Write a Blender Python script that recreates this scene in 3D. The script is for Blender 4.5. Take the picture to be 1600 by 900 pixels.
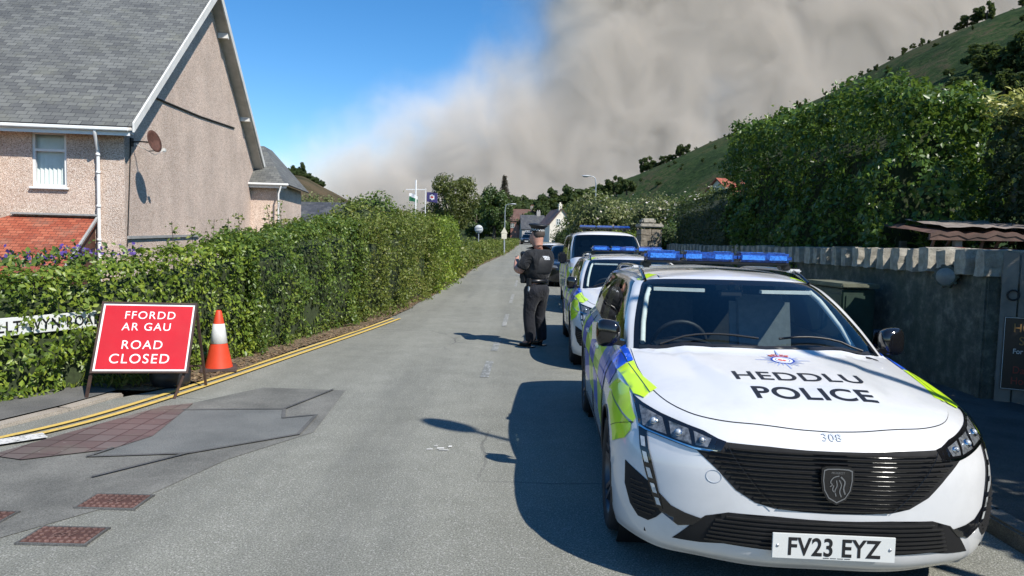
import bpy, bmesh, math, random
from math import sin, cos, pi, radians as R, sqrt, atan2
from mathutils import Vector, Matrix, noise
from mathutils.bvhtree import BVHTree
from mathutils.geometry import delaunay_2d_cdt

for o in list(bpy.data.objects): bpy.data.objects.remove(o)
SC = bpy.context.scene
COL = SC.collection
rng = random.Random(7)

# ------------------------------------------------------------------ camera
F_PX, CAM_H, PITCH, ROLL = 1100.0, 1.61, R(3.81), R(1.4)
cam_d = bpy.data.cameras.new('camera'); cam = bpy.data.objects.new('camera', cam_d); COL.objects.link(cam)
cam_d.sensor_width = 36.0; cam_d.lens = 36.0 * F_PX / 1600.0
cam_d.clip_start = 0.05; cam_d.clip_end = 6000
cam.matrix_world = Matrix.Translation((0, 0, CAM_H)) @ Matrix.Rotation(R(90) - PITCH, 4, 'X') @ Matrix.Rotation(ROLL, 4, 'Z')
SC.camera = cam

# ------------------------------------------------------------------ light
SUN = Vector((0.65, -0.65, 1.0)).normalized()          # direction towards the sun
SUN_EL = math.asin(SUN.z); SUN_AZ = atan2(SUN.x, SUN.y)  # azimuth from +Y clockwise
W = bpy.data.worlds.new('World'); SC.world = W; W.use_nodes = True
nt = W.node_tree; nt.nodes.clear()
wo = nt.nodes.new('ShaderNodeOutputWorld'); bg = nt.nodes.new('ShaderNodeBackground'); sky = nt.nodes.new('ShaderNodeTexSky')
sky.sky_type = 'NISHITA'; sky.sun_disc = False; sky.sun_elevation = SUN_EL; sky.sun_rotation = SUN_AZ
sky.air_density = 1.0; sky.dust_density = 0.05; sky.ozone_density = 4.0; sky.altitude = 500
bg.inputs['Strength'].default_value = 0.105
hs = nt.nodes.new('ShaderNodeHueSaturation'); hs.inputs['Saturation'].default_value = 1.28; nt.links.new(sky.outputs[0], hs.inputs['Color']); nt.links.new(hs.outputs[0], bg.inputs[0]); nt.links.new(bg.outputs[0], wo.inputs[0])
sl = bpy.data.lights.new('sun', 'SUN'); sl.energy = 4.2; sl.angle = R(0.53); sl.color = (1.0, 0.955, 0.88)
so = bpy.data.objects.new('sun', sl); COL.objects.link(so)
so.rotation_euler = SUN.to_track_quat('Z', 'Y').to_euler()
SC.view_settings.view_transform = 'Standard'; SC.view_settings.look = 'None'
SC.view_settings.exposure = 0.68; SC.view_settings.gamma = 1.0; SC.view_settings.use_curve_mapping = False
SC.cycles.use_denoising = True
try: SC.cycles.denoiser = 'OPENIMAGEDENOISE'
except Exception: pass
SC.cycles.max_bounces = 6; SC.cycles.diffuse_bounces = 3; SC.cycles.glossy_bounces = 4
SC.cycles.transmission_bounces = 6; SC.cycles.transparent_max_bounces = 12; SC.cycles.volume_bounces = 2
SC.cycles.sample_clamp_indirect = 6.0; SC.cycles.caustics_reflective = False; SC.cycles.caustics_refractive = False

# ------------------------------------------------------------------ helpers
def tag(o, label=None, cat=None, group=None, kind=None):
    if label: o['label'] = label
    if cat: o['category'] = cat
    if group: o['group'] = group
    if kind: o['kind'] = kind
    return o

def empty(name, loc=(0, 0, 0), rz=0.0, label=None, cat=None, group=None):
    o = bpy.data.objects.new(name, None); COL.objects.link(o)
    o.location = loc; o.rotation_euler = (0, 0, rz)
    o.empty_display_size = 0.1
    return tag(o, label, cat, group)

def link(name, me, mats, parent=None):
    if not isinstance(mats, (list, tuple)): mats = [mats]
    for m in mats: me.materials.append(m)
    o = bpy.data.objects.new(name, me); COL.objects.link(o)
    if parent is not None: o.parent = parent
    return o

def copy_tree(o, parent=None):
    c = o.copy(); COL.objects.link(c); c.parent = parent
    for ch in list(o.children): copy_tree(ch, c)
    return c

class MB:
    """collects shapes of ONE part into one mesh"""
    def __init__(s): s.v = []; s.f = []; s.m = []; s.sm = []
    def add(s, vs, fs, m=0, smooth=False, M=None):
        b = len(s.v)
        for p in vs:
            p = Vector(p)
            s.v.append(M @ p if M is not None else p)
        for f in fs:
            s.f.append(tuple(b + i for i in f)); s.m.append(m); s.sm.append(smooth)
        return s
    def box(s, c, size, m=0, M=None, rz=0.0, bev=0.0):
        x, y, z = size[0] / 2, size[1] / 2, size[2] / 2
        if bev > 0:
            bm = bmesh.new(); bmesh.ops.create_cube(bm, size=1.0)
            for v in bm.verts: v.co = Vector((v.co.x * size[0], v.co.y * size[1], v.co.z * size[2]))
            bmesh.ops.bevel(bm, geom=list(bm.edges), offset=bev, segments=2, affect='EDGES')
            vs = [v.co.copy() for v in bm.verts]; bm.verts.index_update()
            fs = [[v.index for v in f.verts] for f in bm.faces]; bm.free()
        else:
            vs = [Vector((a * x, b * y, c_ * z)) for a, b, c_ in ((-1,-1,-1),(1,-1,-1),(1,1,-1),(-1,1,-1),(-1,-1,1),(1,-1,1),(1,1,1),(-1,1,1))]
            fs = [(0,3,2,1),(4,5,6,7),(0,1,5,4),(1,2,6,5),(2,3,7,6),(3,0,4,7)]
        T = Matrix.Translation(c) @ Matrix.Rotation(rz, 4, 'Z')
        if M is not None: T = M @ T
        return s.add(vs, fs, m, False, T)
    def bar(s, a, b, w, h, m=0, up=(0, 0, 1), M=None):
        a, b = Vector(a), Vector(b); d = (b - a); L = d.length; d.normalize()
        u = Vector(up); sx = d.cross(u)
        if sx.length < 1e-4: sx = d.cross(Vector((1, 0, 0)))
        sx.normalize(); uu = sx.cross(d)
        vs = []
        for e in (a, b):
            for i, j in ((-1, -1), (1, -1), (1, 1), (-1, 1)): vs.append(e + sx * (i * w / 2) + uu * (j * h / 2))
        return s.add(vs, [(0,3,2,1),(4,5,6,7),(0,1,5,4),(1,2,6,5),(2,3,7,6),(3,0,4,7)], m, False, M)
    def tube(s, pts, r, n=8, m=0, M=None, caps=True, smooth=True):
        pts = [Vector(p) for p in pts]; rr = r if isinstance(r, (list, tuple)) else [r] * len(pts)
        vs = []; prev = None
        for i, p in enumerate(pts):
            d = (pts[min(i + 1, len(pts) - 1)] - pts[max(i - 1, 0)]).normalized()
            if prev is None:
                a = d.cross(Vector((0, 0, 1)));
                if a.length < 1e-3: a = d.cross(Vector((1, 0, 0)))
            else: a = prev - d * prev.dot(d)
            a.normalize(); prev = a; b = d.cross(a)
            for k in range(n): vs.append(p + (a * cos(2 * pi * k / n) + b * sin(2 * pi * k / n)) * rr[i])
        fs = []
        for i in range(len(pts) - 1):
            for k in range(n): fs.append((i * n + k, i * n + (k + 1) % n, (i + 1) * n + (k + 1) % n, (i + 1) * n + k))
        s.add(vs, fs, m, smooth, M)
        if caps: s.add(vs[:n], [tuple(range(n))[::-1]], m, False, M); s.add(vs[-n:], [tuple(range(n))], m, False, M)
        return s
    def lathe(s, prof, c=(0, 0, 0), n=24, m=0, axis='Z', M=None, smooth=True):
        vs = []; fs = []
        for (r, z) in prof:
            for k in range(n):
                a = 2 * pi * k / n
                if axis == 'Z': p = (r * cos(a), r * sin(a), z)
                elif axis == 'X': p = (z, r * cos(a), r * sin(a))
                else: p = (r * cos(a), z, r * sin(a))
                vs.append(Vector(p) + Vector(c))
        for i in range(len(prof) - 1):
            for k in range(n): fs.append((i * n + k, i * n + (k + 1) % n, (i + 1) * n + (k + 1) % n, (i + 1) * n + k))
        return s.add(vs, fs, m, smooth, M)
    def poly(s, pts, m=0, M=None): return s.add(pts, [tuple(range(len(pts)))], m, False, M)
    def prism(s, pts, h, m=0, M=None):
        """pts: 3-D outline, h: extrusion vector"""
        n = len(pts); h = Vector(h); vs = [Vector(p) for p in pts] + [Vector(p) + h for p in pts]
        fs = [tuple(range(n))[::-1], tuple(range(n, 2 * n))] + [(i, (i + 1) % n, n + (i + 1) % n, n + i) for i in range(n)]
        return s.add(vs, fs, m, False, M)
    def mesh(s, name):
        me = bpy.data.meshes.new(name); me.from_pydata([tuple(v) for v in s.v], [], s.f)
        me.polygons.foreach_set('material_index', s.m); me.polygons.foreach_set('use_smooth', s.sm); me.update()
        return me
    def build(s, name, mats, parent=None, recalc=False):
        me = s.mesh(name)
        if recalc:
            bm = bmesh.new(); bm.from_mesh(me); bmesh.ops.recalc_face_normals(bm, faces=bm.faces); bm.to_mesh(me); bm.free()
        return link(name, me, mats, parent)

# ------------------------------------------------------------------ materials
class NT:
    def __init__(s, name):
        s.m = bpy.data.materials.new(name); s.m.use_nodes = True; s.t = s.m.node_tree; s.t.nodes.clear()
        s.out = s.n('ShaderNodeOutputMaterial'); s.b = s.n('ShaderNodeBsdfPrincipled'); s.l(s.b.outputs[0], s.out.inputs[0])
    def n(s, t, **k):
        x = s.t.nodes.new(t)
        for a, b in k.items(): setattr(x, a, b)
        return x
    def l(s, a, b): s.t.links.new(a, b)
    def coord(s, kind='Object', scale=None, rot=None):
        c = s.n('ShaderNodeTexCoord').outputs[kind]
        if scale is not None or rot is not None:
            mp = s.n('ShaderNodeMapping'); s.l(c, mp.inputs[0])
            if scale is not None: mp.inputs['Scale'].default_value = scale if isinstance(scale, (tuple, list)) else (scale,) * 3
            if rot is not None: mp.inputs['Rotation'].default_value = rot
            c = mp.outputs[0]
        return c
    def noise(s, sc, det=4, rough=.6, co=None, out='Fac', dist=0):
        x = s.n('ShaderNodeTexNoise'); x.inputs['Scale'].default_value = sc; x.inputs['Detail'].default_value = det
        x.inputs['Roughness'].default_value = rough; x.inputs['Distortion'].default_value = dist
        s.l(co if co is not None else s.coord(), x.inputs['Vector']); return x.outputs[out]
    def voro(s, sc, co=None, feat='F1', out='Distance'):
        x = s.n('ShaderNodeTexVoronoi', feature=feat); x.inputs['Scale'].default_value = sc
        s.l(co if co is not None else s.coord(), x.inputs['Vector']); return x.outputs[out]
    def ramp(s, fac, stops, interp='LINEAR'):
        x = s.n('ShaderNodeValToRGB'); x.color_ramp.interpolation = interp
        e = x.color_ramp.elements
        while len(e) < len(stops): e.new(.5)
        for i, (p, c) in enumerate(stops):
            e[i].position = p; e[i].color = (c if isinstance(c, (tuple, list)) else (c, c, c)) + ((1,) if not isinstance(c, (tuple, list)) or len(c) == 3 else ())
        s.l(fac, x.inputs[0]); return x.outputs[0]
    def mix(s, f, a, b, mode='MIX'):
        x = s.n('ShaderNodeMix', data_type='RGBA', blend_type=mode)
        for v, i in ((f, 0), (a, 6), (b, 7)):
            if isinstance(v, (int, float)): x.inputs[i].default_value = v if i == 0 else (v, v, v, 1)
            elif isinstance(v, tuple): x.inputs[i].default_value = v + (1,)
            else: s.l(v, x.inputs[i])
        return x.outputs[2]
    def math(s, op, a, b=0.0, c=None):
        x = s.n('ShaderNodeMath', operation=op)
        for v, i in ((a, 0), (b, 1), (c, 2)):
            if v is None: continue
            if isinstance(v, (int, float)): x.inputs[i].default_value = v
            else: s.l(v, x.inputs[i])
        return x.outputs[0]
    def bump(s, h, strength=.3, dist=.01):
        x = s.n('ShaderNodeBump'); x.inputs['Strength'].default_value = strength; x.inputs['Distance'].default_value = dist
        s.l(h, x.inputs['Height']); s.l(x.outputs[0], s.b.inputs['Normal']); return s
    def set(s, **k):
        for a, v in k.items():
            i = s.b.inputs[a.replace('_', ' ')]
            if hasattr(v, 'links') or hasattr(v, 'is_linked'): s.l(v, i)
            elif isinstance(v, tuple) and len(v) == 3: i.default_value = v + (1,)
            else: i.default_value = v
        return s

def var(name, c, rough=.6, amt=.15, sc=8, metal=0, bump=0, bsc=60, coat=0, spec=None):
    """a plain colour with procedural wear"""
    n = NT(name); f = n.noise(sc)
    c2 = tuple(x * (1 - amt) for x in c); c3 = tuple(min(1, x * (1 + amt)) for x in c)
    n.set(Base_Color=n.ramp(f, [(.3, c2), (.7, c3)]), Roughness=n.math('MULTIPLY_ADD', n.noise(sc * 2.3), .2, max(0.0, rough - .1)), Metallic=metal)
    if coat: n.set(Coat_Weight=coat, Coat_Roughness=.03)
    if spec is not None: n.set(Specular_IOR_Level=spec)
    if bump: n.bump(n.noise(bsc, 6), bump, .005)
    return n.m

M = {}
import numpy as np
nr = np.random.RandomState(11)
# ------------------------------------------------------------------ ground materials
def asphalt():
    n = NT('asphalt'); co = n.coord()
    big = n.noise(.35, 5, .6, co); mid = n.noise(3.0, 5, .6, co); fine = n.noise(110, 3, .7, co); st = n.voro(150, co, out='Color')
    base = n.ramp(n.mix(.5, big, mid), [(.34, (.158, .159, .134)), (.66, (.222, .222, .190))])
    sp = n.ramp(fine, [(.30, (.35,) * 3), (.50, (1,) * 3), (.74, (1.9,) * 3)])
    c = n.mix(1.0, base, sp, 'MULTIPLY')
    stone = n.n('ShaderNodeSeparateColor'); n.l(st, stone.inputs[0])
    pale_chip = n.math('GREATER_THAN', stone.outputs[0], .93)  # scattered paler aggregate stones
    c = n.mix(n.math('MULTIPLY', pale_chip, .8), c, (.36, .35, .32))
    dk = n.ramp(n.noise(.9, 6, .7, n.coord('Object', (1.0, .12, 1))), [(.52, 0.0), (.70, .35)])
    c = n.mix(dk, c, (.075, .08, .078))
    warp = n.mix(.12, co, n.noise(1.7, 4, .6, co, 'Color'))
    ed = n.voro(.42, warp, 'DISTANCE_TO_EDGE'); gate = n.noise(.33, 3, .5, co)
    ck = n.math('MULTIPLY', n.math('LESS_THAN', ed, .0035), n.ramp(gate, [(.52, 0.0), (.60, .55)]))
    c = n.mix(ck, c, (.05, .05, .048))
    band = n.ramp(n.noise(1.0, 2, .5, n.coord('Object', (1.6, .03, 1))), [(.35, (.90,) * 3), (.65, (1.08,) * 3)]); c = n.mix(1.0, c, band, 'MULTIPLY')
    st2 = n.ramp(n.noise(2.2, 5, .7, co), [(.66, 0.0), (.74, .35)]); c = n.mix(st2, c, (.085, .082, .075))
    n.set(Base_Color=c, Roughness=.86, Specular_IOR_Level=.3); n.bump(n.mix(.5, fine, n.voro(170, co)), .55, .006); return n.m
M['asphalt'] = asphalt()
def patchmat(name, a, b):
    n = NT(name); co = n.coord(); fine = n.noise(140, 3, .7, co)
    c = n.mix(1.0, n.ramp(n.noise(2, 5, .6, co), [(.35, a), (.65, b)]), n.ramp(fine, [(.3, (.5,) * 3), (.5, (1,) * 3), (.75, (1.6,) * 3)]), 'MULTIPLY')
    n.set(Base_Color=c, Roughness=.9, Specular_IOR_Level=.25); n.bump(fine, .5, .005); return n.m
M['patch'] = patchmat('resurfaced_asphalt', (.115, .12, .116), (.155, .16, .152))
M['patch2'] = patchmat('junction_asphalt', (.110, .110, .100), (.175, .173, .155))
M['tar'] = patchmat('tar_joint', (.080, .081, .078), (.12, .12, .116))
M['pave'] = patchmat('pavement_tarmac', (.10, .10, .095), (.155, .15, .14))
M['pavedark'] = patchmat('shade_darkened_tarmac', (.055, .056, .052), (.095, .095, .088))  # tarmac colour lowered to carry the shade on the wall side
M['kerbdark'] = patchmat('shade_darkened_kerb_stone', (.10, .098, .088), (.19, .18, .16))  # kerb colour lowered as well, shade put into the stone
M['rusty'] = patchmat('rust_stained_iron', (.060, .032, .028), (.11, .055, .045))
def worn(name, c, lo=.42, hi=.60, under=(.12, .125, .115)):
    n = NT(name); co = n.coord(); f = n.noise(38, 6, .75, co); g = n.noise(4, 4, .6, co)
    m = n.ramp(n.math('ADD', n.math('MULTIPLY', f, .7), n.math('MULTIPLY', g, .3)), [(lo, 0.0), (hi, 1.0)])
    n.set(Base_Color=n.mix(m, under, n.mix(n.ramp(g, [(.3, 0.0), (.7, .25)]), c, tuple(x * .6 for x in c))), Roughness=.8); return n.m
M['yline'] = worn('worn_yellow_paint', (.62, .43, .10), .34, .46)
M['wline'] = worn('worn_white_paint', (.62, .61, .57), .40, .50)
M['cline'] = worn('faded_centre_line', (.46, .46, .43), .46, .60)
M['ghost'] = worn('faded_road_lettering', (.34, .35, .34), .47, .56, (.12, .125, .115))
M['kerb'] = patchmat('kerb_stone', (.24, .21, .17), (.38, .34, .28))
def soil():
    n = NT('litter_soil'); co = n.coord(); v = n.voro(38, co, out='Color'); s = n.n('ShaderNodeSeparateColor'); n.l(v, s.inputs[0])
    n.set(Base_Color=n.ramp(s.outputs[0], [(0, (.06, .042, .028)), (.5, (.14, .095, .06)), (.85, (.24, .165, .10)), (1, (.10, .12, .04))]), Roughness=.95)
    n.bump(n.voro(38, co), .8, .02); return n.m
M['soil'] = soil()
def field(name, a, b, c, sc=.05):
    n = NT(name); co = n.coord(); f = n.noise(sc, 8, .62, co); g = n.noise(sc * 14, 6, .7, co)
    col = n.ramp(n.math('ADD', n.math('MULTIPLY', f, .5), n.math('MULTIPLY', g, .5)), [(.42, a), (.5, b), (.57, c)])
    n.set(Base_Color=col, Roughness=.95, Specular_IOR_Level=.1); n.bump(g, .8, 1.0); return n.m
M['grass'] = field('rough_grass', (.03, .045, .015), (.05, .075, .022), (.09, .10, .04), 1.2)
M['hill'] = field('hillside_bracken', (.014, .030, .010), (.032, .058, .018), (.066, .062, .032), .03)

# ------------------------------------------------------------------ terrain
def smooth(t): t = max(0., min(1., t)); return t * t * (3 - 2 * t)
def road_z(y): return 0.0 if y < 40 else 1.75 * smooth((y - 40) / 110) + max(0, y - 150) * .02
def strip(name, ys, xa, xb, z, mat, parent=None, kind=None, nx=1):
    mb = MB(); vs = []
    for y in ys:
        a, b = xa(y), xb(y)
        for k in range(nx + 1): vs.append((a + (b - a) * k / nx, y, z + road_z(y)))
    w = nx + 1
    mb.add(vs, [(i * w + k, i * w + k + 1, (i + 1) * w + k + 1, (i + 1) * w + k) for i in range(len(ys) - 1) for k in range(nx)])
    o = mb.build(name, mat, parent)
    if kind: tag(o, kind=kind)
    return o
def interp(tab, y):
    if y <= tab[0][0]: return tab[0][1]
    for (a, b), (c, d) in zip(tab, tab[1:]):
        if y <= c: return b + (d - b) * (y - a) / (c - a)
    return tab[-1][1]
LEFT = [(5.2, -4.2), (6.0, -4.02), (6.85, -3.86), (7.1, -3.50), (7.6, -3.38), (9.5, -3.10), (12, -2.72), (14, -2.46), (20, -2.30), (30, -2.25), (44, -2.15), (60, -1.4), (75, -.5), (110, 1.0), (150, 2.8), (300, 9.5)]
leftx = lambda y: interp(LEFT, y)
KERBX = 2.78
rightx = lambda y: KERBX + .15 * smooth((y - 5) / 30) if y < 44 else leftx(y) + 5.08
YS = [5.2, 5.6, 6, 6.5, 7, 7.6, 8.3, 9, 10, 11, 12, 13, 14, 16, 18, 20, 24, 28, 34, 40, 50, 60, 75, 90, 110, 130, 150, 200, 260, 320]
# the ground, one sheet out to the horizon
g = MB(); gx = [-3000, -900, -300, -120, -60, -30, -15, -8, 8, 15, 30, 60, 120, 300, 900, 3000]; gy = [-300, -60, -20, 0, 20, 40, 60, 80, 100, 125, 150, 200, 300, 600, 1500, 4500]
gv = [(x, y, -.06 + (road_z(min(y, 320)) - (0 if abs(x) < 20 else .5))) for y in gy for x in gx]; nx_ = len(gx)
g.add(gv, [(j * nx_ + i, j * nx_ + i + 1, (j + 1) * nx_ + i + 1, (j + 1) * nx_ + i) for j in range(len(gy) - 1) for i in range(nx_ - 1)])
tag(g.build('ground', M['grass']), kind='structure')
# road: carriageway and the junction mouth in the foreground
road = MB()
vs = []
for y in YS: vs += [(leftx(y), y, road_z(y)), (rightx(y), y, road_z(y))]
road.add(vs, [(2 * i, 2 * i + 1, 2 * i + 3, 2 * i + 2) for i in range(len(YS) - 1)])
JN = [(-14, -8), (KERBX, -8), (KERBX, 5.2), (-4.05, 5.2), (-4.55, 4.75), (-5.4, 4.25), (-7, 3.75), (-14, 2.9)]
road.add([(x, y, 0) for x, y in JN], [tuple(range(len(JN)))])
tag(road.build('road', M['asphalt']), kind='structure')

def kerb_run(name, pts, w, h, mat, seg=.91, kind='structure'):
    mb = MB()
    for a, b in zip(pts, pts[1:]):
        a, b = Vector(a), Vector(b); L = (b - a).length; n = max(1, round(L / seg))
        for k in range(n):
            p, q = a.lerp(b, (k + .006) / n), a.lerp(b, (k + .994) / n); m_ = (p + q) / 2
            mb.box((m_.x, m_.y, road_z(m_.y) + h / 2 - .03), ((q - p).length, w, h + .06), rz=atan2(q.y - p.y, q.x - p.x), bev=.014)
    return tag(mb.build(name, mat), kind=kind)
KL = [(-14, 2.98), (-7, 3.84), (-5.4, 4.35), (-4.6, 4.9), (-4.19, 5.5), (-3.98, 6.2), (-3.86, 6.85)]
kerb_run('kerb', KL, .15, .028, M['kerb'])
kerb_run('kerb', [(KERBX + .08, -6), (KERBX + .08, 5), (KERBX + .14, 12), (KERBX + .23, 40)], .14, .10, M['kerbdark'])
# pavements
pv = MB()
inner = [(x - .06, y + .07, .035) for x, y in KL]; outer = [(-14, 4.6, .04), (-7.4, 5.2, .04), (-6.0, 5.6, .04), (-5.3, 6.1, .04), (-4.95, 6.7, .04), (-4.7, 7.2, .04), (-4.5, 7.6, .03)]
pv.add(inner + outer, [(i, i + 1, 7 + i + 1, 7 + i) for i in range(6)])
tag(pv.build('pavement', M['pave']), kind='structure')
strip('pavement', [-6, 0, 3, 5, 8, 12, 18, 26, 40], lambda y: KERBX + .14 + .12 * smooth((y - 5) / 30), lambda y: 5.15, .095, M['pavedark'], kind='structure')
strip('verge', [y for y in YS if y >= 6.9], lambda y: leftx(y) - 1.3, lambda y: leftx(y) + .04 + .05 * sin(y * 1.7) , .018, M['soil'], kind='structure', nx=6)

# junction resurfacing (each a sheet 4 mm above the one below)
def sheet(name, P, z, mat):
    mb = MB(); mb.add([(x, y, z) for x, y in P], [tuple(range(len(P)))])
    return tag(mb.build(name, mat), kind='structure')
sheet('road_patch', [(-3.55, 4.95), (-4.3, 4.4), (-4.6, 2.9), (-3.3, 2.6), (-2.2, 4.2), (-2.0, 4.95), (-1.6, 5.7), (-1.72, 7.3), (-2.6, 7.35), (-3.0, 6.6)], .004, M['patch2'])
P2 = [(-2.98, 4.91), (-2.33, 5.04), (-1.70, 5.60), (-1.73, 6.23), (-1.98, 6.10), (-2.08, 6.42), (-2.95, 6.30)]
sheet('road_patch', P2, .008, M['patch'])
tj = MB()
for P in ([(-2.98, 4.91), (-2.33, 5.04), (-1.70, 5.60), (-1.73, 6.23), (-1.98, 6.10), (-2.08, 6.42), (-2.95, 6.30)], [(-2.33, 5.04), (-2.7, 4.5)], [(-2.08, 6.42), (-1.85, 7.3)], [(-2.98, 4.91), (-2.92, 5.10)]):
    for a, b in zip(P, P[1:]):
        a, b = Vector(a), Vector(b); d = (b - a).normalized(); n_ = Vector((-d.y, d.x)) * .016; a = a - d * .012; b = b + d * .012
        z = .012
        tj.add([(a + n_).to_3d() + Vector((0, 0, z)), (a - n_).to_3d() + Vector((0, 0, z)), (b - n_).to_3d() + Vector((0, 0, z)), (b + n_).to_3d() + Vector((0, 0, z))], [(0, 1, 2, 3)])
        # joints step up a hair at every corner so no two sheets share a plane
        for q in range(4): tj.v[-1 - q] = tj.v[-1 - q] + Vector((0, 0, .0006 * len(tj.f)))
tag(tj.build('road_joint', M['tar']), kind='structure')

# painted lines
def paint_line(name, pts, w, z, mat):
    mb = MB(); pts = [Vector(p) for p in pts]; vs = []
    for i, p in enumerate(pts):
        d = (pts[min(i + 1, len(pts) - 1)] - pts[max(i - 1, 0)]).normalized(); n_ = Vector((-d.y, d.x)) * w / 2
        vs += [(*(p + n_), z + road_z(p.y)), (*(p - n_), z + road_z(p.y))]
    mb.add(vs, [(2 * i, 2 * i + 1, 2 * i + 3, 2 * i + 2) for i in range(len(pts) - 1)])
    return tag(mb.build(name, mat), kind='structure')
yl = [(-9, 2.85), (-6.5, 3.35), (-5.2, 3.95), (-4.5, 4.55), (-4.08, 5.0), (-3.86, 5.36), (-3.60, 6.02), (-3.34, 7.30), (-3.00, 9.5), (-2.62, 12), (-2.36, 14.0)]
def offs(P, d):
    P = [Vector(p) for p in P]; o = []
    for i, p in enumerate(P):
        t = (P[min(i + 1, len(P) - 1)] - P[max(i - 1, 0)]).normalized(); o.append(p + Vector((t.y, -t.x)) * d)
    return o
def dens(P, n=5): P = [Vector(p) for p in P]; return [crs_(P, k / n) for k in range((len(P) - 1) * n + 1)]
def crs_(P, t):
    n = len(P); i = min(int(t), n - 2); f = t - i
    a = P[i - 1] if i > 0 else P[0] * 2 - P[1]; d = P[i + 2] if i + 2 < n else P[-1] * 2 - P[-2]
    return 0.5 * ((2 * P[i]) + (P[i + 1] - a) * f + (2 * a - 5 * P[i] + 4 * P[i + 1] - d) * f * f + (3 * P[i] - a - 3 * P[i + 1] + d) * f ** 3)
Y1 = dens(yl)
paint_line('yellow_line', Y1, .062, .016, M['yline']); paint_line('yellow_line', offs(Y1, .135), .062, .016, M['yline'])
for y0, y1 in ((13.2, 15.4), (18.2, 21.2), (25, 29), (33, 37), (41, 45), (50, 54), (60, 64)):
    paint_line('centre_line', [(-.14 + .022 * (y - 13) + .012 * max(0, y - 45), y) for y in (y0, y1)], .09, .006, M['cline'])
paint_line('centre_line', [(-.30, 8.2), (-.27, 9.3)], .10, .006, M['ghost']); paint_line('centre_line', [(-.24, 10.2), (-.2, 11.4)], .10, .006, M['ghost'])
paint_line('junction_line', [(-4.35, 4.62), (-3.60, 5.38)], .17, .020, M['wline'])
sw = MB()
for i, (x, y, w_, h_) in enumerate(((-.60,5.30,.05,.03),(-.52,5.33,.06,.04),(-.45,5.38,.03,.05),(-.56,5.38,.03,.02),(-.49,5.28,.08,.02))):
    sw.add([(x - w_ / 2, y - h_ / 2, .006 + i * .0005), (x + w_ / 2, y - h_ / 3, .006 + i * .0005), (x + w_ / 2.5, y + h_ / 2, .006 + i * .0005), (x - w_ / 2.2, y + h_ / 3, .006 + i * .0005)], [(0, 1, 2, 3)])
tag(sw.build('paint_scrap', M['wline']), kind='structure')

# hills -----------------------------------------------------------------
def hor(px): return 376.8 + (px - 800) * math.tan(ROLL)
def wp(px, py, Y):
    """point of the place seen at px, py when it stands Y metres up the road"""
    a = (px - 800) / F_PX; b = -(py - 450) / F_PX
    r = a * cos(ROLL) - b * sin(ROLL); u = b * cos(ROLL) + a * sin(ROLL)
    d = Vector((r, cos(PITCH) + u * sin(PITCH), u * cos(PITCH) - sin(PITCH)))
    return Vector((0, 0, CAM_H)) + d * (Y / d.y)
def gp(px, py, z=0.0):
    d = wp(px, py, 1.0) - Vector((0, 0, CAM_H)); return Vector((0, 0, CAM_H)) + d * ((z - CAM_H) / d.z)
RIDGE = [(2300, -160, 170), (1900, -90, 190), (1700, -30, 215), (1600, 12, 235), (1520, 40, 255), (1440, 72, 275), (1360, 112, 300), (1290, 150, 325), (1220, 180, 350), (1150, 207, 375), (1080, 238, 400), (1010, 270, 430), (950, 292, 460), (890, 306, 500), (840, 316, 540), (780, 325, 600), (700, 330, 700), (600, 340, 800), (480, 345, 900)]
def hill(name, ridge, foot, rows, amp, mat, back=120):
    """ridge, foot: lists of points; a heightfield lofted between them, dropping away behind"""
    n = len(ridge); vs = []; S = 6
    Rg = dens3(ridge, S); Ft = dens3(foot, S); m_ = len(Rg)
    for r in range(rows + 1):
        t = r / rows
        for i in range(m_):
            p = Ft[i].lerp(Rg[i], t); e = smooth(t) * .55 + t * .45
            p.z = Ft[i].z + (Rg[i].z - Ft[i].z) * e
            w = sin(pi * min(1, t * 1.02)); p.z += amp * w * (noise.fractal(Vector((p.x, p.y, 0)) * .012, 1.0, 2.0, 4)) + amp * .12 * noise.noise(Vector((p.x, p.y, 3)) * .08) * (w * .8 + .2)
            vs.append(p)
    for i in range(m_):
        d = (Rg[i] - Ft[i]); d.z = 0; d.normalize(); vs.append(Rg[i] + d * back - Vector((0, 0, max(20, Rg[i].z * .8))))
    R_ = rows + 2
    mb = MB(); mb.add(vs, [(r * m_ + i, r * m_ + i + 1, (r + 1) * m_ + i + 1, (r + 1) * m_ + i) for r in range(R_ - 1) for i in range(m_ - 1)], 0, True)
    o = mb.build(name, mat, recalc=True); tag(o, kind='structure'); return o, Rg, Ft
def dens3(P, n): P = [Vector(p) for p in P]; return [crs_(P, k / n) for k in range((len(P) - 1) * n + 1)]
rp = [wp(a, b, c) for a, b, c in RIDGE]
FOOT = [(95, 30), (80, 45), (66, 58), (58, 70), (52, 82), (48, 95), (44, 108), (41, 122), (38, 140), (35, 160), (31, 180), (28, 205), (25, 235), (22, 270), (18, 310), (8, 360), (-40, 420), (-140, 480), (-260, 560)]
fp = [Vector((x, y, road_z(min(y, 320)) - .6)) for x, y in FOOT]
HILL, HR, HF = hill('hillside', rp, fp, 44, 9.0, M['hill'])
hb = BVHTree.FromObject(HILL, bpy.context.evaluated_depsgraph_get())
LR = [(150, 300, 420), (300, 285, 430), (380, 276, 440), (430, 273, 450), (470, 275, 460), (495, 287, 470), (520, 300, 480), (560, 318, 490), (640, 330, 500)]
lr = [wp(a, b, c) for a, b, c in LR]; lf = [Vector((p.x * .55, p.y * .55, 1.0)) for p in lr]
M['hillbrown'] = field('scorched_hillside', (.030, .036, .016), (.060, .052, .028), (.10, .075, .045), .04)
HILL2, HR2, HF2 = hill('distant_hill', lr, lf, 12, 4.0, M['hillbrown'])

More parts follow.
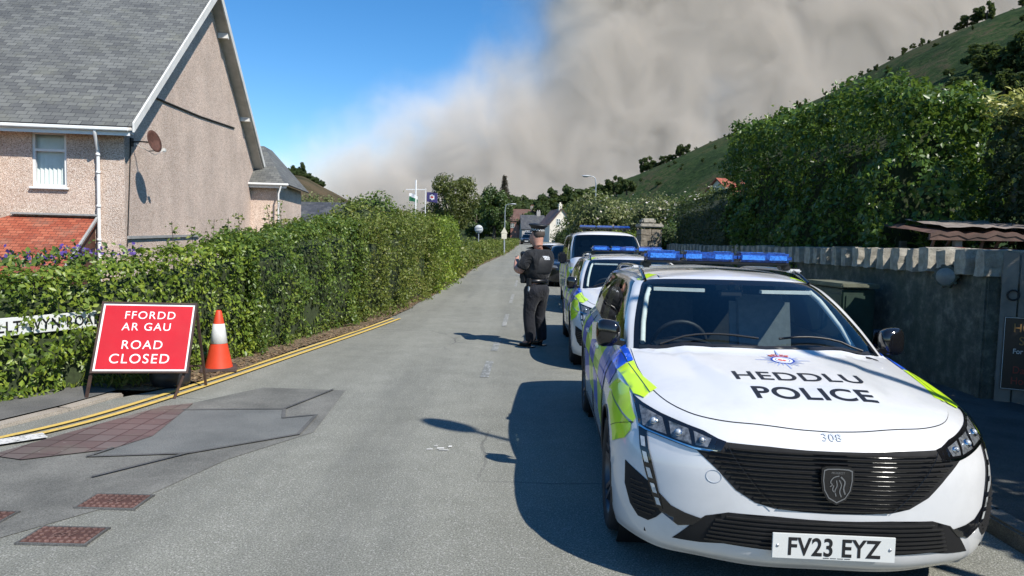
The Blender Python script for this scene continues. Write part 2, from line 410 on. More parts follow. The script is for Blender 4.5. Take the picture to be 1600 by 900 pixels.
# ------------------------------------------------------------------ foliage
def leafmat(name, cols, gloss=.42, trans=.3, spec=.5):
    n = NT(name); geo = n.n('ShaderNodeNewGeometry'); r = geo.outputs['Random Per Island']
    co = n.coord(); big = n.noise(1.1, 3, .5, co)
    f = n.math('ADD', n.math('MULTIPLY', r, .65), n.math('MULTIPLY', n.ramp(big, [(.3, 0.0), (.7, 1.0)]), .35))
    k = len(cols); c = n.ramp(f, [(i / (k - 1) * .9 + .05, cc) for i, cc in enumerate(cols)])
    n.set(Base_Color=c, Roughness=gloss, Specular_IOR_Level=spec)
    tr = n.n('ShaderNodeBsdfTranslucent'); n.l(n.mix(.4, c, (.20, .26, .03)), tr.inputs[0])
    mx_ = n.n('ShaderNodeMixShader'); mx_.inputs[0].default_value = trans; n.l(n.b.outputs[0], mx_.inputs[1]); n.l(tr.outputs[0], mx_.inputs[2]); n.l(mx_.outputs[0], n.out.inputs[0])
    return n.m
M['ivy'] = leafmat('ivy_leaf', [(.060, .100, .016), (.125, .195, .024), (.22, .30, .034), (.40, .44, .06)], .42, .35)
M['ivydark'] = leafmat('dark_ivy_leaf', [(.040, .078, .016), (.078, .135, .022), (.135, .205, .03), (.24, .29, .05)], .42, .35)
M['mixhedge'] = leafmat('mixed_hedge_leaf', [(.060, .080, .018), (.105, .145, .022), (.17, .21, .03), (.25, .22, .07)], .5)
M['laurel'] = leafmat('glossy_hedge_leaf', [(.028, .062, .014), (.055, .112, .020), (.10, .18, .030), (.16, .25, .045)], .38, .42, .5)
M['clipped'] = leafmat('clipped_hedge_leaf', [(.016, .030, .010), (.028, .048, .014), (.045, .070, .02)], .55)
M['pale'] = leafmat('pale_shrub_leaf', [(.060, .085, .022), (.11, .14, .035), (.17, .19, .06), (.32, .31, .17)], .5)
M['lime'] = leafmat('lime_shrub_leaf', [(.06, .10, .012), (.13, .19, .02), (.20, .25, .03)], .5, .35)
M['varieg'] = leafmat('variegated_leaf', [(.20, .22, .05), (.42, .42, .10), (.55, .54, .22)], .45, .3)
M['tree'] = leafmat('tree_leaf', [(.030, .055, .014), (.055, .095, .020), (.09, .14, .03)], .5)
M['treey'] = leafmat('yellowing_tree_leaf', [(.050, .066, .016), (.095, .115, .022), (.15, .16, .034)], .5)
M['far'] = leafmat('far_tree_leaf', [(.036, .060, .024), (.060, .088, .032), (.090, .12, .045)], .8, .4, .2)
M['conif'] = leafmat('conifer_needle', [(.030, .026, .018), (.050, .040, .026), (.07, .055, .035)], .7, .1)
M['dryleaf'] = leafmat('dry_leaf', [(.10, .06, .03), (.20, .13, .07), (.30, .22, .13)], .7, .1)
M['purple'] = leafmat('purple_petal', [(.05, .025, .16), (.10, .05, .28), (.17, .10, .38)], .6, .3)
M['petal'] = leafmat('pale_petal', [(.5, .42, .34), (.7, .62, .55), (.75, .72, .66)], .6, .3)
M['bark'] = var('bark', (.085, .068, .050), .9, .35, 14, bump=.5, bsc=30)
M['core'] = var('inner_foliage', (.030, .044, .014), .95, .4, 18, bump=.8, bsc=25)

def leaf_mesh(P, N, size, jit=.9, asp=.62, droop=0.0, name='leaves'):
    """N points P with normals N -> folded leaf blades, four vertices each"""
    n = len(P); P = np.asarray(P, float); N = np.asarray(N, float)
    N = N + nr.normal(0, jit, (n, 3)); N[:, 2] += .25; N /= np.linalg.norm(N, axis=1)[:, None] + 1e-9
    T = nr.normal(0, 1, (n, 3)); T[:, 2] -= droop; T -= (T * N).sum(1)[:, None] * N; T /= np.linalg.norm(T, axis=1)[:, None] + 1e-9
    B = np.cross(N, T); s = size * nr.uniform(.45, 1.5, n)[:, None]
    a = P - T * s * .55; b = P + B * s * asp * .5 + N * s * .10; c = P + T * s * .6; d = P - B * s * asp * .5 + N * s * .10
    V = np.stack([a, b, c, d], 1).reshape(-1, 3)
    me = bpy.data.meshes.new(name); me.vertices.add(n * 4); me.vertices.foreach_set('co', V.ravel())
    idx = np.arange(n)[:, None] * 4 + np.array([[0, 1, 2, 0, 2, 3]])
    me.loops.add(n * 6); me.loops.foreach_set('vertex_index', idx.ravel().astype(np.int32))
    me.polygons.add(n * 2); me.polygons.foreach_set('loop_start', np.arange(n * 2, dtype=np.int32) * 3)
    me.update(calc_edges=True); me.validate(); return me

def fbm(P, sc, seed=0, o=3):
    return np.array([noise.fractal(Vector((p[0] * sc + seed, p[1] * sc, p[2] * sc)), 1.0, 2.0, o) for p in P])

def ribbon_hedge(name, line, half, top, dens_, size, mat, label, cat, group=None, rough=.16, core=True, sc=1.4, seed=0, holes=None, jit=.9, parts=None, round_=.35, droop=.3, bottom=0.0, wild=.0, frac=None):
    """hedge along a line of (x, y): half(t) half thickness, top(t) height; leaves on its front, top and back"""
    root = empty(name, (line[0][0], line[0][1], 0), 0, label, cat, group)
    L = [Vector(p) for p in line]; seg = [(b - a).length for a, b in zip(L, L[1:])]; tot = sum(seg)
    def at_(s):
        for a, b, l in zip(L, L[1:], seg):
            if s <= l or (a, b) == (L[-2], L[-1]): return a.lerp(b, min(1, s / l)), (b - a).normalized()
            s -= l
    H = max(top(k / 20) for k in range(21)); n = int(tot * (2 * H + 2 * half(.5)) * dens_)
    P = []; N = []
    for _ in range(n):
        s = nr.uniform(0, tot); t = s / tot; c, d = at_(s); q = Vector((d.y, -d.x)); h, w = top(t), half(t)
        u = nr.uniform(0, 1) * (2 * (h - bottom) + 2 * w)
        rr_ = round_ * min(w, h)
        if u < h - bottom: off, z, nn = w, bottom + u, Vector((q.x, q.y, 0))
        elif u < h - bottom + 2 * w: off, z, nn = w - (u - (h - bottom)), h, Vector((0, 0, 1))
        else: off, z, nn = -w, bottom + u - (h - bottom) - 2 * w, Vector((-q.x, -q.y, 0))
        # rounded shoulders
        ax = max(0, abs(off) - (w - rr_)); az = max(0, z - (h - rr_)); 
        if ax > 0 and az > 0:
            l = sqrt(ax * ax + az * az); k = min(1, rr_ / l) if l > rr_ else 1
            off = (w - rr_ + ax * k) * (1 if off > 0 else -1); z = h - rr_ + az * k
            nn = (Vector((q.x, q.y, 0)) * (ax * (1 if off > 0 else -1)) + Vector((0, 0, az))).normalized()
        p = c + q * off; P.append((p.x, p.y, z)); N.append(tuple(nn))
    # end caps
    for s, sg in ((0, -1), (tot, 1)):
        c, d = at_(s); t = s / tot; q = Vector((d.y, -d.x)); h, w = top(t), half(t)
        for _ in range(int(2 * w * h * dens_)):
            o, z = nr.uniform(-w, w), nr.uniform(bottom, h); p = c + q * o; P.append((p.x, p.y, z)); N.append((d.x * sg, d.y * sg, 0))
    P = np.array(P); N = np.array(N)
    f = fbm(P, sc, seed); f2 = fbm(P, sc * 3.3, seed + 9, 2)
    disp = rough * (f * 1.3 + f2 * .6); depth = -np.abs(nr.normal(0, rough * .38, len(P)))
    P = P + N * (disp + depth)[:, None]
    if wild: up = nr.uniform(0, 1, len(P)) < .05; P[up] += np.stack([nr.normal(0, .05, up.sum()), nr.normal(0, .05, up.sum()), nr.uniform(0, wild, up.sum())], 1) * (P[up, 2:3] > .75 * H)
    if holes is not None: k = ~np.array([holes(p) for p in P]); P, N = P[k], N[k]
    P[:, 2] = np.maximum(P[:, 2], .02)
    P -= np.array([line[0][0], line[0][1], 0])
    o = link('leaves', leaf_mesh(P, N, size, jit, droop=droop), mat, root)
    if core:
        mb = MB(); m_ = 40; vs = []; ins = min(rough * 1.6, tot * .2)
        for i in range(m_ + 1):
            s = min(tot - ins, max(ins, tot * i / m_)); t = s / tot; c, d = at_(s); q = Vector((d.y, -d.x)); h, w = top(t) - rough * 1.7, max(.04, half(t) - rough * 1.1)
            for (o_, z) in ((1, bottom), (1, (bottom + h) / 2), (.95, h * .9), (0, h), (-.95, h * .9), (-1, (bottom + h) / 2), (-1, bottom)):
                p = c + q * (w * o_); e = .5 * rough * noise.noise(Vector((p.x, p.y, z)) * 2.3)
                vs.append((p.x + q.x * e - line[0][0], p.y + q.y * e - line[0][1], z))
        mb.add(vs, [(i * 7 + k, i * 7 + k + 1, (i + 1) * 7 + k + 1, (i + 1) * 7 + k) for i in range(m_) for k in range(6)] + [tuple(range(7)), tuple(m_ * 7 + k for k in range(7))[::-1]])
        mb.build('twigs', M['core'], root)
    return root

def blob_points(blobs, n, shell=.45, seed=0, rough=.22):
    """points near the surfaces of ellipsoid clumps (c, radii)"""
    vol = np.array([r[0] * r[1] + r[1] * r[2] + r[0] * r[2] for c, r in blobs]); vol = vol / vol.sum(); P = []; N = []
    for (c, r), v in zip(blobs, vol):
        k = int(n * v); d = nr.normal(0, 1, (k, 3)); d /= np.linalg.norm(d, axis=1)[:, None]
        rad = 1 - np.abs(nr.normal(0, shell * .5, k)); q = d * np.clip(rad, .1, 1.2)[:, None]
        w = 1 + rough * fbm(d * 2.0 + np.array(c) * .3, 1.0, seed, 3) * 1.6
        q = q * w[:, None] * np.array(r) + np.array(c); P.append(q); N.append(d)
    return np.concatenate(P), np.concatenate(N)

def make_tree(name, loc, h, crown, trunk_r, leaves, size, mat, label, cat='tree', group=None, seed=1, limbs=7, clumps=22, base=.35, shell=.5, gaps=.3):
    """crown = (rx, ry, rz): clumps spread through an ellipsoid on a forked, tapered trunk"""
    rs = random.Random(seed); root = empty(name, loc, rs.uniform(0, 6), label, cat, group)
    rx, ry, rz = crown; cz = h - rz; tb = MB()
    tb.tube([(0, 0, -.3), (.02 * h * .3, 0, h * .15), (-.01 * h, .01 * h, h * .35), (0, 0, cz)], [trunk_r * 1.25, trunk_r, trunk_r * .8, trunk_r * .45], 8)
    blobs = []
    for k in range(clumps):
        a = 2.4 * k + rs.uniform(-.4, .4); zz = rs.uniform(-.75, .92); rr = sqrt(max(0, 1 - zz * zz)) * rs.uniform(.45, .86)
        c = (rx * rr * cos(a), ry * rr * sin(a), cz + rz * zz * .82); s = rs.uniform(.24, .42)
        blobs.append((c, (rx * s, ry * s, rz * s * .8)))
        if k < limbs * 2:
            z0 = h * base + (cz - h * base) * rs.uniform(0, .9); m_ = Vector(c) * .5 + Vector((0, 0, z0)) * .5 + Vector((0, 0, -.04 * h))
            tb.tube([(0, 0, z0), m_, c], [trunk_r * .42, trunk_r * .25, trunk_r * .08], 5)
    tb.build('trunk', M['bark'], root)
    P, N = blob_points(blobs, leaves, shell, seed)
    link('crown', leaf_mesh(P, N, size, .8), mat, root)
    return root

def bush(name, loc, blobs, leaves, size, mat, label, cat='bush', group=None, shell=.35, seed=3, core=True, jit=.8, extra=None):
    root = empty(name, loc, 0, label, cat, group)
    P, N = blob_points(blobs, leaves, shell, seed, .25); P[:, 2] = np.maximum(P[:, 2], .02)
    link('leaves', leaf_mesh(P, N, size, jit), mat, root)
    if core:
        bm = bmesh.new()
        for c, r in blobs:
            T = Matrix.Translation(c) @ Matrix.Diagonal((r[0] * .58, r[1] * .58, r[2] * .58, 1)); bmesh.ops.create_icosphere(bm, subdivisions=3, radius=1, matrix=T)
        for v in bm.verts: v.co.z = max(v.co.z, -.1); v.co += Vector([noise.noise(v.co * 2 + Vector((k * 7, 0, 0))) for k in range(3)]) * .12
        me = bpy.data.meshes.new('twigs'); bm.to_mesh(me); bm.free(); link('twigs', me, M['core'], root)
    if extra:
        m_, n_, s_ = extra; P, N = blob_points([(c, tuple(x * 1.03 for x in r)) for c, r in blobs], n_, .05, seed, .25)
        link('flowers', leaf_mesh(P, N, s_, .5, .9), m_, root)
    return root
# ------------------------------------------------------------------ patrol car
def cr(p0, p1, p2, p3, t):
    return 0.5 * ((2 * p1) + (p2 - p0) * t + (2 * p0 - 5 * p1 + 4 * p2 - p3) * t * t + (3 * p1 - p0 - 3 * p2 + p3) * t ** 3)
def crs(P, t):
    """open Catmull-Rom through list P at parameter t in 0..len-1"""
    n = len(P); i = min(int(t), n - 2); f = t - i
    a = P[i - 1] if i > 0 else P[0] * 2 - P[1]
    d = P[i + 2] if i + 2 < n else P[n - 1] * 2 - P[n - 2]
    return cr(a, P[i], P[i + 1], d, f)
def surf(cols, nu, nv):
    """closed loop of half columns (x>=0, first and last on the centre line); returns grid[u][v], u closed"""
    full = cols + [[Vector((-p.x, p.y, p.z)) for p in c] for c in cols[-2:0:-1]]
    n = len(full); m = len(cols[0])
    rows = []
    for c in full: rows.append([crs(c, k / nv) for k in range((m - 1) * nv + 1)])
    G = []
    for i in range(n):
        for s in range(nu):
            t = s / nu
            G.append([cr(rows[(i - 1) % n][k], rows[i][k], rows[(i + 1) % n][k], rows[(i + 2) % n][k], t) for k in range(len(rows[0]))])
    return G
def V3(xs, ys, zs):
    n = max(len(q) if isinstance(q, (list, tuple)) else 1 for q in (xs, ys, zs))
    g = lambda q, k: q[k] if isinstance(q, (list, tuple)) else q
    return [Vector((g(xs, k), g(ys, k), g(zs, k))) for k in range(n)]

ZS = [.18,.24,.36,.54,.68,.79,.86,.92,.965]
BODY = [
 V3(0, [.79,.86,.888,.892,.884,.862,.72,.36,-.10], [.165,.235,.38,.56,.67,.748,.845,.918,.985]),
 V3([.30,.30,.30,.30,.30,.30,.29,.28,.27], [.78,.85,.877,.880,.872,.850,.71,.36,-.11], [.165,.235,.38,.56,.67,.748,.845,.918,.985]),
 V3([.54,.56,.56,.555,.545,.53,.51,.49,.48], [.71,.775,.815,.825,.812,.785,.65,.30,-.16], [.17,.235,.38,.56,.67,.75,.838,.910,.98]),
 V3([.71,.73,.74,.735,.715,.69,.66,.63,.61], [.63,.68,.71,.71,.695,.655,.54,.22,-.21], [.17,.24,.38,.56,.67,.755,.838,.905,.975]),
 V3([.835,.855,.865,.86,.845,.815,.78,.735,.70], [.47,.52,.55,.55,.53,.48,.38,.08,-.28], [.18,.25,.38,.56,.67,.765,.84,.905,.972]),
 V3([.885,.905,.915,.915,.905,.875,.835,.80,.755], [.29,.30,.31,.31,.30,.26,.18,-.08,-.36], [.18,.26,.38,.56,.68,.775,.85,.912,.975]),
 V3([.87,.90,.918,.922,.915,.89,.86,.82,.775], [-.05,-.05,-.05,-.05,-.06,-.07,-.10,-.25,-.45], [.18,.26,.38,.56,.69,.79,.862,.92,.972]),
 V3([.85,.87,.89,.90,.905,.895,.87,.83,.80], [-.6,-.6,-.6,-.6,-.6,-.6,-.61,-.65,-.7], ZS),
 V3([.85,.87,.885,.895,.905,.895,.87,.83,.80], -1.5, [.18,.24,.36,.54,.68,.795,.865,.925,.968]),
 V3([.86,.89,.905,.912,.915,.905,.88,.835,.80], -2.4, [.18,.25,.38,.55,.70,.81,.88,.94,.985]),
 V3([.86,.89,.905,.91,.912,.90,.87,.825,.785], -2.95, [.18,.26,.38,.56,.71,.82,.89,.945,.99]),
 V3([.80,.83,.86,.87,.87,.855,.83,.79,.745], [-3.36,-3.38,-3.4,-3.42,-3.42,-3.41,-3.38,-3.34,-3.3], [.22,.29,.40,.56,.71,.82,.89,.945,.99]),
 V3([.66,.69,.71,.72,.72,.71,.69,.66,.62], [-3.55,-3.6,-3.64,-3.64,-3.62,-3.6,-3.58,-3.54,-3.5], [.25,.32,.42,.56,.71,.82,.89,.945,.99]),
 V3([.38,.39,.40,.40,.40,.39,.38,.36,.34], [-3.62,-3.68,-3.73,-3.73,-3.71,-3.69,-3.66,-3.62,-3.58], [.25,.32,.42,.56,.71,.82,.89,.945,.99]),
 V3(0, [-3.64,-3.7,-3.75,-3.75,-3.73,-3.71,-3.68,-3.64,-3.60], [.25,.32,.42,.56,.71,.82,.89,.945,.99]),
]
ROOF = [
 V3(0, [-.08,-.40,-.75,-1.02,-1.15,-1.3], [.975,1.125,1.275,1.378,1.408,1.43]),
 V3([.35,.34,.32,.30,.20,0], [-.12,-.43,-.77,-1.03,-1.17,-1.32], [.975,1.125,1.275,1.376,1.408,1.432]),
 V3([.62,.60,.555,.50,.33,0], [-.24,-.53,-.84,-1.08,-1.22,-1.36], [.970,1.12,1.27,1.368,1.404,1.434]),
 V3([.735,.70,.640,.570,.38,0], [-.34,-.61,-.90,-1.13,-1.3,-1.46], [.965,1.115,1.265,1.358,1.405,1.437]),
 V3([.775,.745,.685,.615,.42,0], [-.45,-.69,-.96,-1.20,-1.4,-1.6], [.962,1.11,1.262,1.352,1.41,1.44]),
 V3([.80,.765,.70,.63,.42,0], [-.9,-.98,-1.15,-1.42,-1.6,-1.75], [.962,1.11,1.27,1.365,1.42,1.445]),
 V3([.80,.765,.705,.63,.42,0], [-1.6,-1.62,-1.66,-1.75,-1.9,-2.], [.966,1.11,1.27,1.37,1.425,1.448]),
 V3([.80,.765,.70,.625,.42,0], -2.4, [.98,1.12,1.27,1.362,1.418,1.44]),
 V3([.78,.745,.68,.61,.40,0], [-3.15,-3.12,-3.08,-3.05,-3.0,-3.], [.987,1.12,1.26,1.345,1.395,1.41]),
 V3([.70,.67,.61,.55,.36,0], [-3.42,-3.36,-3.28,-3.2,-3.15,-3.1], [.987,1.12,1.255,1.335,1.385,1.40]),
 V3([.36,.35,.33,.30,.20,0], [-3.56,-3.5,-3.4,-3.28,-3.22,-3.18], [.987,1.12,1.255,1.335,1.38,1.395]),
 V3(0, [-3.60,-3.54,-3.43,-3.3,-3.24,-3.2], [.987,1.12,1.255,1.335,1.38,1.395]),
]
WB, WR = -2.73, .335          # wheelbase, arch radius for a .32 m wheel
NU = NV = 8
def arch(p):
    for yc in (0.0, WB):
        d = Vector((p.y - yc, p.z - .325)); 
        if abs(p.x) > .55 and d.length < WR + .03: return yc, d
    return None

def grid_mesh(G, select, name, mats, parent, cut=False, off=0.0):
    """mesh of the grid cells select(u, v) accepts (u, v in control units)"""
    vs = []; idx = {}; fs = []; ms = []
    nu = len(G); nv = len(G[0])
    def vid(i, k):
        i %= nu
        if (i, k) not in idx: idx[(i, k)] = len(vs); vs.append(G[i][k].copy())
        return idx[(i, k)]
    for i in range(nu):
        for k in range(nv - 1):
            r = select((i + .5) / NU, (k + .5) / NV)
            if r is False or r is None: continue
            c = (G[i][k] + G[(i + 1) % nu][k] + G[(i + 1) % nu][k + 1] + G[i][k + 1]) / 4
            if cut and arch(c): continue
            fs.append((vid(i, k), vid(i, k + 1), vid(i + 1, k + 1), vid(i + 1, k))); ms.append(int(r) if r is not True else 0)
    if cut:
        for v in vs:
            for yc in (0.0, WB):
                d = Vector((v.y - yc, v.z - .325))
                if abs(v.x) > .55 and 0 < d.length < WR + .045:
                    d = d.normalized() * (WR + .03); v.y = yc + d.x; v.z = .325 + d.y
    me = bpy.data.meshes.new(name); me.from_pydata([tuple(v) for v in vs], [], fs)
    me.polygons.foreach_set('material_index', ms); me.polygons.foreach_set('use_smooth', [True] * len(fs)); me.update()
    return link(name, me, mats, parent)

def sym(u, n): return min(u, n - u)      # u folded to the half columns
GB = surf(BODY, NU, NV); GR = surf(ROOF, NU, NV)
NB, NR = len(GB) / NU, len(GR) / NU

def bvh_of(Gs):
    vs = []; fs = []
    for G in Gs:
        b = len(vs); nu = len(G); nv = len(G[0])
        for i in range(nu):
            for k in range(nv): vs.append(G[i][k])
        for i in range(nu):
            for k in range(nv - 1): fs.append((b + i * nv + k, b + i * nv + k + 1, b + ((i + 1) % nu) * nv + k + 1, b + ((i + 1) % nu) * nv + k))
    return BVHTree.FromPolygons([tuple(v) for v in vs], fs)
CARB = bvh_of([GB, GR])
# projections on to the body: name -> (origin from 2-D, direction)
PROJ = {
 'front': (lambda a, b: Vector((a, 3, b)), Vector((0, -1, 0))),      # (x, z)
 'top': (lambda a, b: Vector((a, b, 3)), Vector((0, 0, -1))),        # (x, y)
 'sideL': (lambda a, b: Vector((-3, a, b)), Vector((1, 0, 0))),      # (y, z) seen from the side with negative x
 'sideR': (lambda a, b: Vector((3, a, b)), Vector((-1, 0, 0))),
}
def dome(x, y):
    """raised middle of the bonnet between its two creases"""
    if y < -.45 or y > .80: return 0.0
    xc = .54 - .20 * max(0, min(1, (y + .2) / .9)); t = (xc - abs(x)) / .075; t = max(0.0, min(1.0, t)); e = max(0.0, min(1.0, (.74 - y) / .30)); f_ = max(0.0, min(1.0, (y + .42) / .15))
    return .013 * t * t * (3 - 2 * t) * e * f_
def onbody(pr, a, b, off=.003, tree=None):
    fo, d = PROJ[pr]
    h = (tree or CARB).ray_cast(fo(a, b), d)
    if h[0] is None:
        h = (tree or CARB).find_nearest(fo(a, b) + d * 2.1); 
    n = h[1]
    if pr == 'top' and tree is None: h = (h[0] + Vector((0, 0, dome(a, b))), n)
    if n.dot(d) > 0: n = -n
    return h[0] + n * off, n
def fill2d(polys, step):
    """triangulate closed 2-D outlines (first = outer, others = holes) with inner points"""
    pts = []; edges = []
    for P in polys:
        Q = []
        for i in range(len(P)):
            a, b = Vector(P[i]), Vector(P[(i + 1) % len(P)]); n = max(1, int((b - a).length / step))
            for k in range(n): Q.append(a.lerp(b, k / n))
        s = len(pts); pts += Q; edges += [(s + i, s + (i + 1) % len(Q)) for i in range(len(Q))]
    xs = [p.x for p in pts]; ys = [p.y for p in pts]
    def inside(p):
        c = False
        for P in polys:
            for i in range(len(P)):
                a, b = P[i], P[(i + 1) % len(P)]
                if (a[1] > p[1]) != (b[1] > p[1]) and p[0] < (b[0] - a[0]) * (p[1] - a[1]) / (b[1] - a[1]) + a[0]: c = not c
        return c
    x = min(xs) + step / 2; extra = []
    while x < max(xs):
        y = min(ys) + step / 2
        while y < max(ys):
            if inside((x, y)): extra.append(Vector((x, y)))
            y += step
        x += step
    v, e, f, _, _, _ = delaunay_2d_cdt(pts + extra, edges, [], 0, 1e-6)
    out = []
    for t in f:
        c = sum((v[i] for i in t), Vector((0, 0))) / len(t)
        if inside((c.x, c.y)): out.append(tuple(t))
    return v, out
def decal(name, pr, polys, mat, parent, off=.003, step=.03, thick=0.0, mb=None, m=0, tree=None, build=True):
    if not isinstance(polys[0][0], (tuple, list, Vector)): polys = [polys]
    mb = mb or MB()
    v, f = fill2d(polys, step)
    P = [onbody(pr, p.x, p.y, off, tree)[0] for p in v]
    d = PROJ[pr][1]
    g = []
    for t in f:
        n = (P[t[1]] - P[t[0]]).cross(P[t[2]] - P[t[0]])
        g.append(t if n.dot(d) < 0 else t[::-1])
    mb.add(P, g, m, True)
    return mb.build(name, mat, parent) if build else mb
def line2d(pts, w):
    """thin closed strip outline along a 2-D polyline"""
    pts = [Vector(p) for p in pts]; L = []; Rr = []
    for i, p in enumerate(pts):
        d = (pts[min(i + 1, len(pts) - 1)] - pts[max(i - 1, 0)]).normalized(); n = Vector((-d.y, d.x)) * w / 2
        L.append(p + n); Rr.append(p - n)
    return [tuple(p) for p in L + Rr[::-1]]
def smooth2d(pts, n=6):
    P = [Vector(p) for p in pts]
    return [tuple(crs(P, k / n)) for k in range((len(P) - 1) * n + 1)]
def glass_mat(name, tint, refl=1.0):
    n = NT(name); n.t.nodes.remove(n.b)
    geo = n.n('ShaderNodeNewGeometry'); dt = n.n('ShaderNodeVectorMath', operation='DOT_PRODUCT'); n.l(geo.outputs['Normal'], dt.inputs[0]); n.l(geo.outputs['Incoming'], dt.inputs[1])
    fz = n.math('MULTIPLY_ADD', n.math('POWER', n.math('SUBTRACT', 1.0, n.math('MINIMUM', n.math('ABSOLUTE', dt.outputs['Value']), 1.0)), 5.0), .93, .055)
    tr = n.n('ShaderNodeBsdfTransparent'); tr.inputs[0].default_value = tint + (1,)
    gl = n.n('ShaderNodeBsdfGlossy'); gl.inputs['Roughness'].default_value = .015; gl.inputs[0].default_value = (refl,) * 3 + (1,)
    mx = n.n('ShaderNodeMixShader'); n.l(fz, mx.inputs[0]); n.l(tr.outputs[0], mx.inputs[1]); n.l(gl.outputs[0], mx.inputs[2])
    n.l(mx.outputs[0], n.out.inputs[0]); return n.m

def paint(name, c, rough=.22, flake=0.0, dirt=.05):
    n = NT(name)
    co = n.coord('Object'); f = n.noise(3.5, 6, .65, co)
    d = tuple(x * (1 - dirt * 2.5) * .98 for x in c)
    n.set(Base_Color=n.mix(n.ramp(f, [(.45, 0.0), (.8, 1.0)]), c, d), Roughness=n.math('MULTIPLY_ADD', f, .15, rough - .05), Coat_Weight=.7, Coat_Roughness=.03)
    n.set(Specular_IOR_Level=.45)
    return n.m
M['white'] = paint('white_paint', (.63, .635, .64))
M['gloss'] = var('gloss_black', (.008, .008, .009), .10, .2, 5, coat=.6)
M['plastic'] = var('black_plastic', (.014, .014, .015), .45, .2, 12, bump=.1, bsc=400)
M['dark'] = var('painted_dark_void', (.004, .004, .005), .8)  # near-black; also the recess shade on uncut grilles and vents
M['rubber'] = var('tyre_rubber', (.018, .018, .019), .75, .3, 20)
M['alloy'] = var('alloy_rim', (.09, .09, .10), .32, .3, 9, metal=.7)
M['chrome'] = var('chrome', (.72, .74, .78), .10, .1, 9, metal=1)
M['emblem'] = var('dark_satin_emblem', (.20, .205, .21), .3, .1, 9, metal=.4)
M['satin'] = var('satin_badge', (.45, .46, .48), .3, .1, 9, metal=.6)
M['yellow'] = var('battenburg_yellow', (.56, .83, .01), .35, .06, 6, coat=.5)
M['blue'] = var('battenburg_blue', (.01, .09, .62), .35, .08, 6, coat=.5)
M['greyline'] = var('grey_edge', (.38, .42, .48), .35, .05, 6)
M['whitestick'] = var('reflective_white', (.75, .78, .82), .3, .05, 6)
M['ink'] = var('black_lettering', (.012, .012, .014), .4, .1, 30)
M['glass'] = glass_mat('windscreen_glass', (.74, .80, .79))
M['sglass'] = glass_mat('side_glass', (.30, .36, .34))
M['lens'] = glass_mat('lamp_lens', (.92, .93, .94), .55)
M['frit'] = var('black_frit', (.006, .006, .007), .12, .1, 5)
M['fabric'] = var('seat_fabric', (.07, .072, .08), .85, .2, 30, bump=.2, bsc=300)
M['seatgrey'] = var('grey_seat_cover', (.30, .31, .34), .8, .15, 20)
M['trimgrey'] = var('pale_cabin_trim', (.78, .80, .78), .7, .1, 20)
M['dash'] = var('dashboard_plastic', (.02, .021, .022), .55, .15, 20)
def lightbar_mat():
    n = NT('blue_beacon_lens'); co = n.coord('Object', (70, 60, 60)); f = n.noise(1.0, 3, .5, co)
    n.set(Base_Color=n.ramp(f, [(.35, (.004, .035, .22)), (.7, (.015, .12, .55))]), Roughness=.12, Transmission_Weight=.15, Coat_Weight=1.0, Coat_Roughness=.02)
    return n.m
M['beacon'] = lightbar_mat()
M['beaconcell'] = var('pale_beacon_cell', (.04, .20, .72), .25, .5, 90, coat=1)
M['plate'] = var('plate_white', (.62, .63, .61), .35, .03, 6)
M['red'] = var('crest_red', (.62, .10, .06), .4); M['crestblue'] = var('crest_blue', (.02, .05, .33), .4); M['rays'] = var('crest_rays', (.26, .34, .60), .35)

def text_mesh(s, h, bold=.012, wx=1.0, sp=1.0, maxe=None):
    """lettering as flat triangles, baseline centred on x=0, letters h tall, 2-D list"""
    cu = bpy.data.curves.new('lettering', 'FONT'); cu.body = s; cu.align_x = 'CENTER'; cu.size = 1.0; cu.offset = bold; cu.space_character = sp
    ob = bpy.data.objects.new('lettering', cu); COL.objects.link(ob)
    bpy.context.view_layer.update()
    me = bpy.data.meshes.new_from_object(ob.evaluated_get(bpy.context.evaluated_depsgraph_get()))
    bpy.data.objects.remove(ob)
    bm = bmesh.new(); bm.from_mesh(me); bmesh.ops.triangulate(bm, faces=bm.faces)
    k = h / .70
    for v in bm.verts: v.co = Vector((v.co.x * k * wx, v.co.y * k, 0))
    if maxe:
        for _ in range(4):
            L = [e for e in bm.edges if e.calc_length() > maxe]
            if not L: break
            bmesh.ops.subdivide_edges(bm, edges=L, cuts=1); bmesh.ops.triangulate(bm, faces=[f for f in bm.faces if len(f.verts) > 3])
    bm.verts.index_update()
    vs = [v.co.copy() for v in bm.verts]; fs = [tuple(v.index for v in f.verts) for f in bm.faces]
    bm.free(); bpy.data.meshes.remove(me)
    return vs, fs
def text_on(mb, s, h, fn, m=0, bold=.012, wx=1.0, sp=1.0, maxe=None):
    """fn maps lettering (x, y) to 3-D"""
    vs, fs = text_mesh(s, h, bold, wx, sp, maxe)
    mb.add([fn(v.x, v.y) for v in vs], fs, m); return mb

mx = lambda P: [(-a, b) for a, b in P]
HEAD = [(.812,.838),(.775,.822),(.70,.802),(.60,.783),(.54,.772),(.485,.750),(.452,.742),(.483,.694),(.576,.692),(.675,.707),(.771,.720),(.800,.726),(.806,.775)]
DRLP = [(.803,.727),(.802,.650),(.782,.555),(.758,.475),(.730,.395),(.704,.395),(.725,.480),(.745,.565),(.766,.650),(.772,.727)]
VENT = [(.862,.560),(.80,.525),(.769,.505),(.752,.460),(.729,.398),(.700,.388),(.73,.345),(.761,.315),(.803,.318),(.838,.365),(.862,.45)]
BAND = [(.725,.470),(.672,.423),(.616,.404),(.55,.391),(.52,.410),(.58,.352),(.64,.335),(.72,.385)]
LOWER = [(.66,.262),(.594,.346),(.532,.407),(.439,.436),(.25,.438),(.10,.432),(0,.430)]
LOWERB = [(0,.272),(.10,.274),(.30,.280),(.45,.284),(.545,.270)]
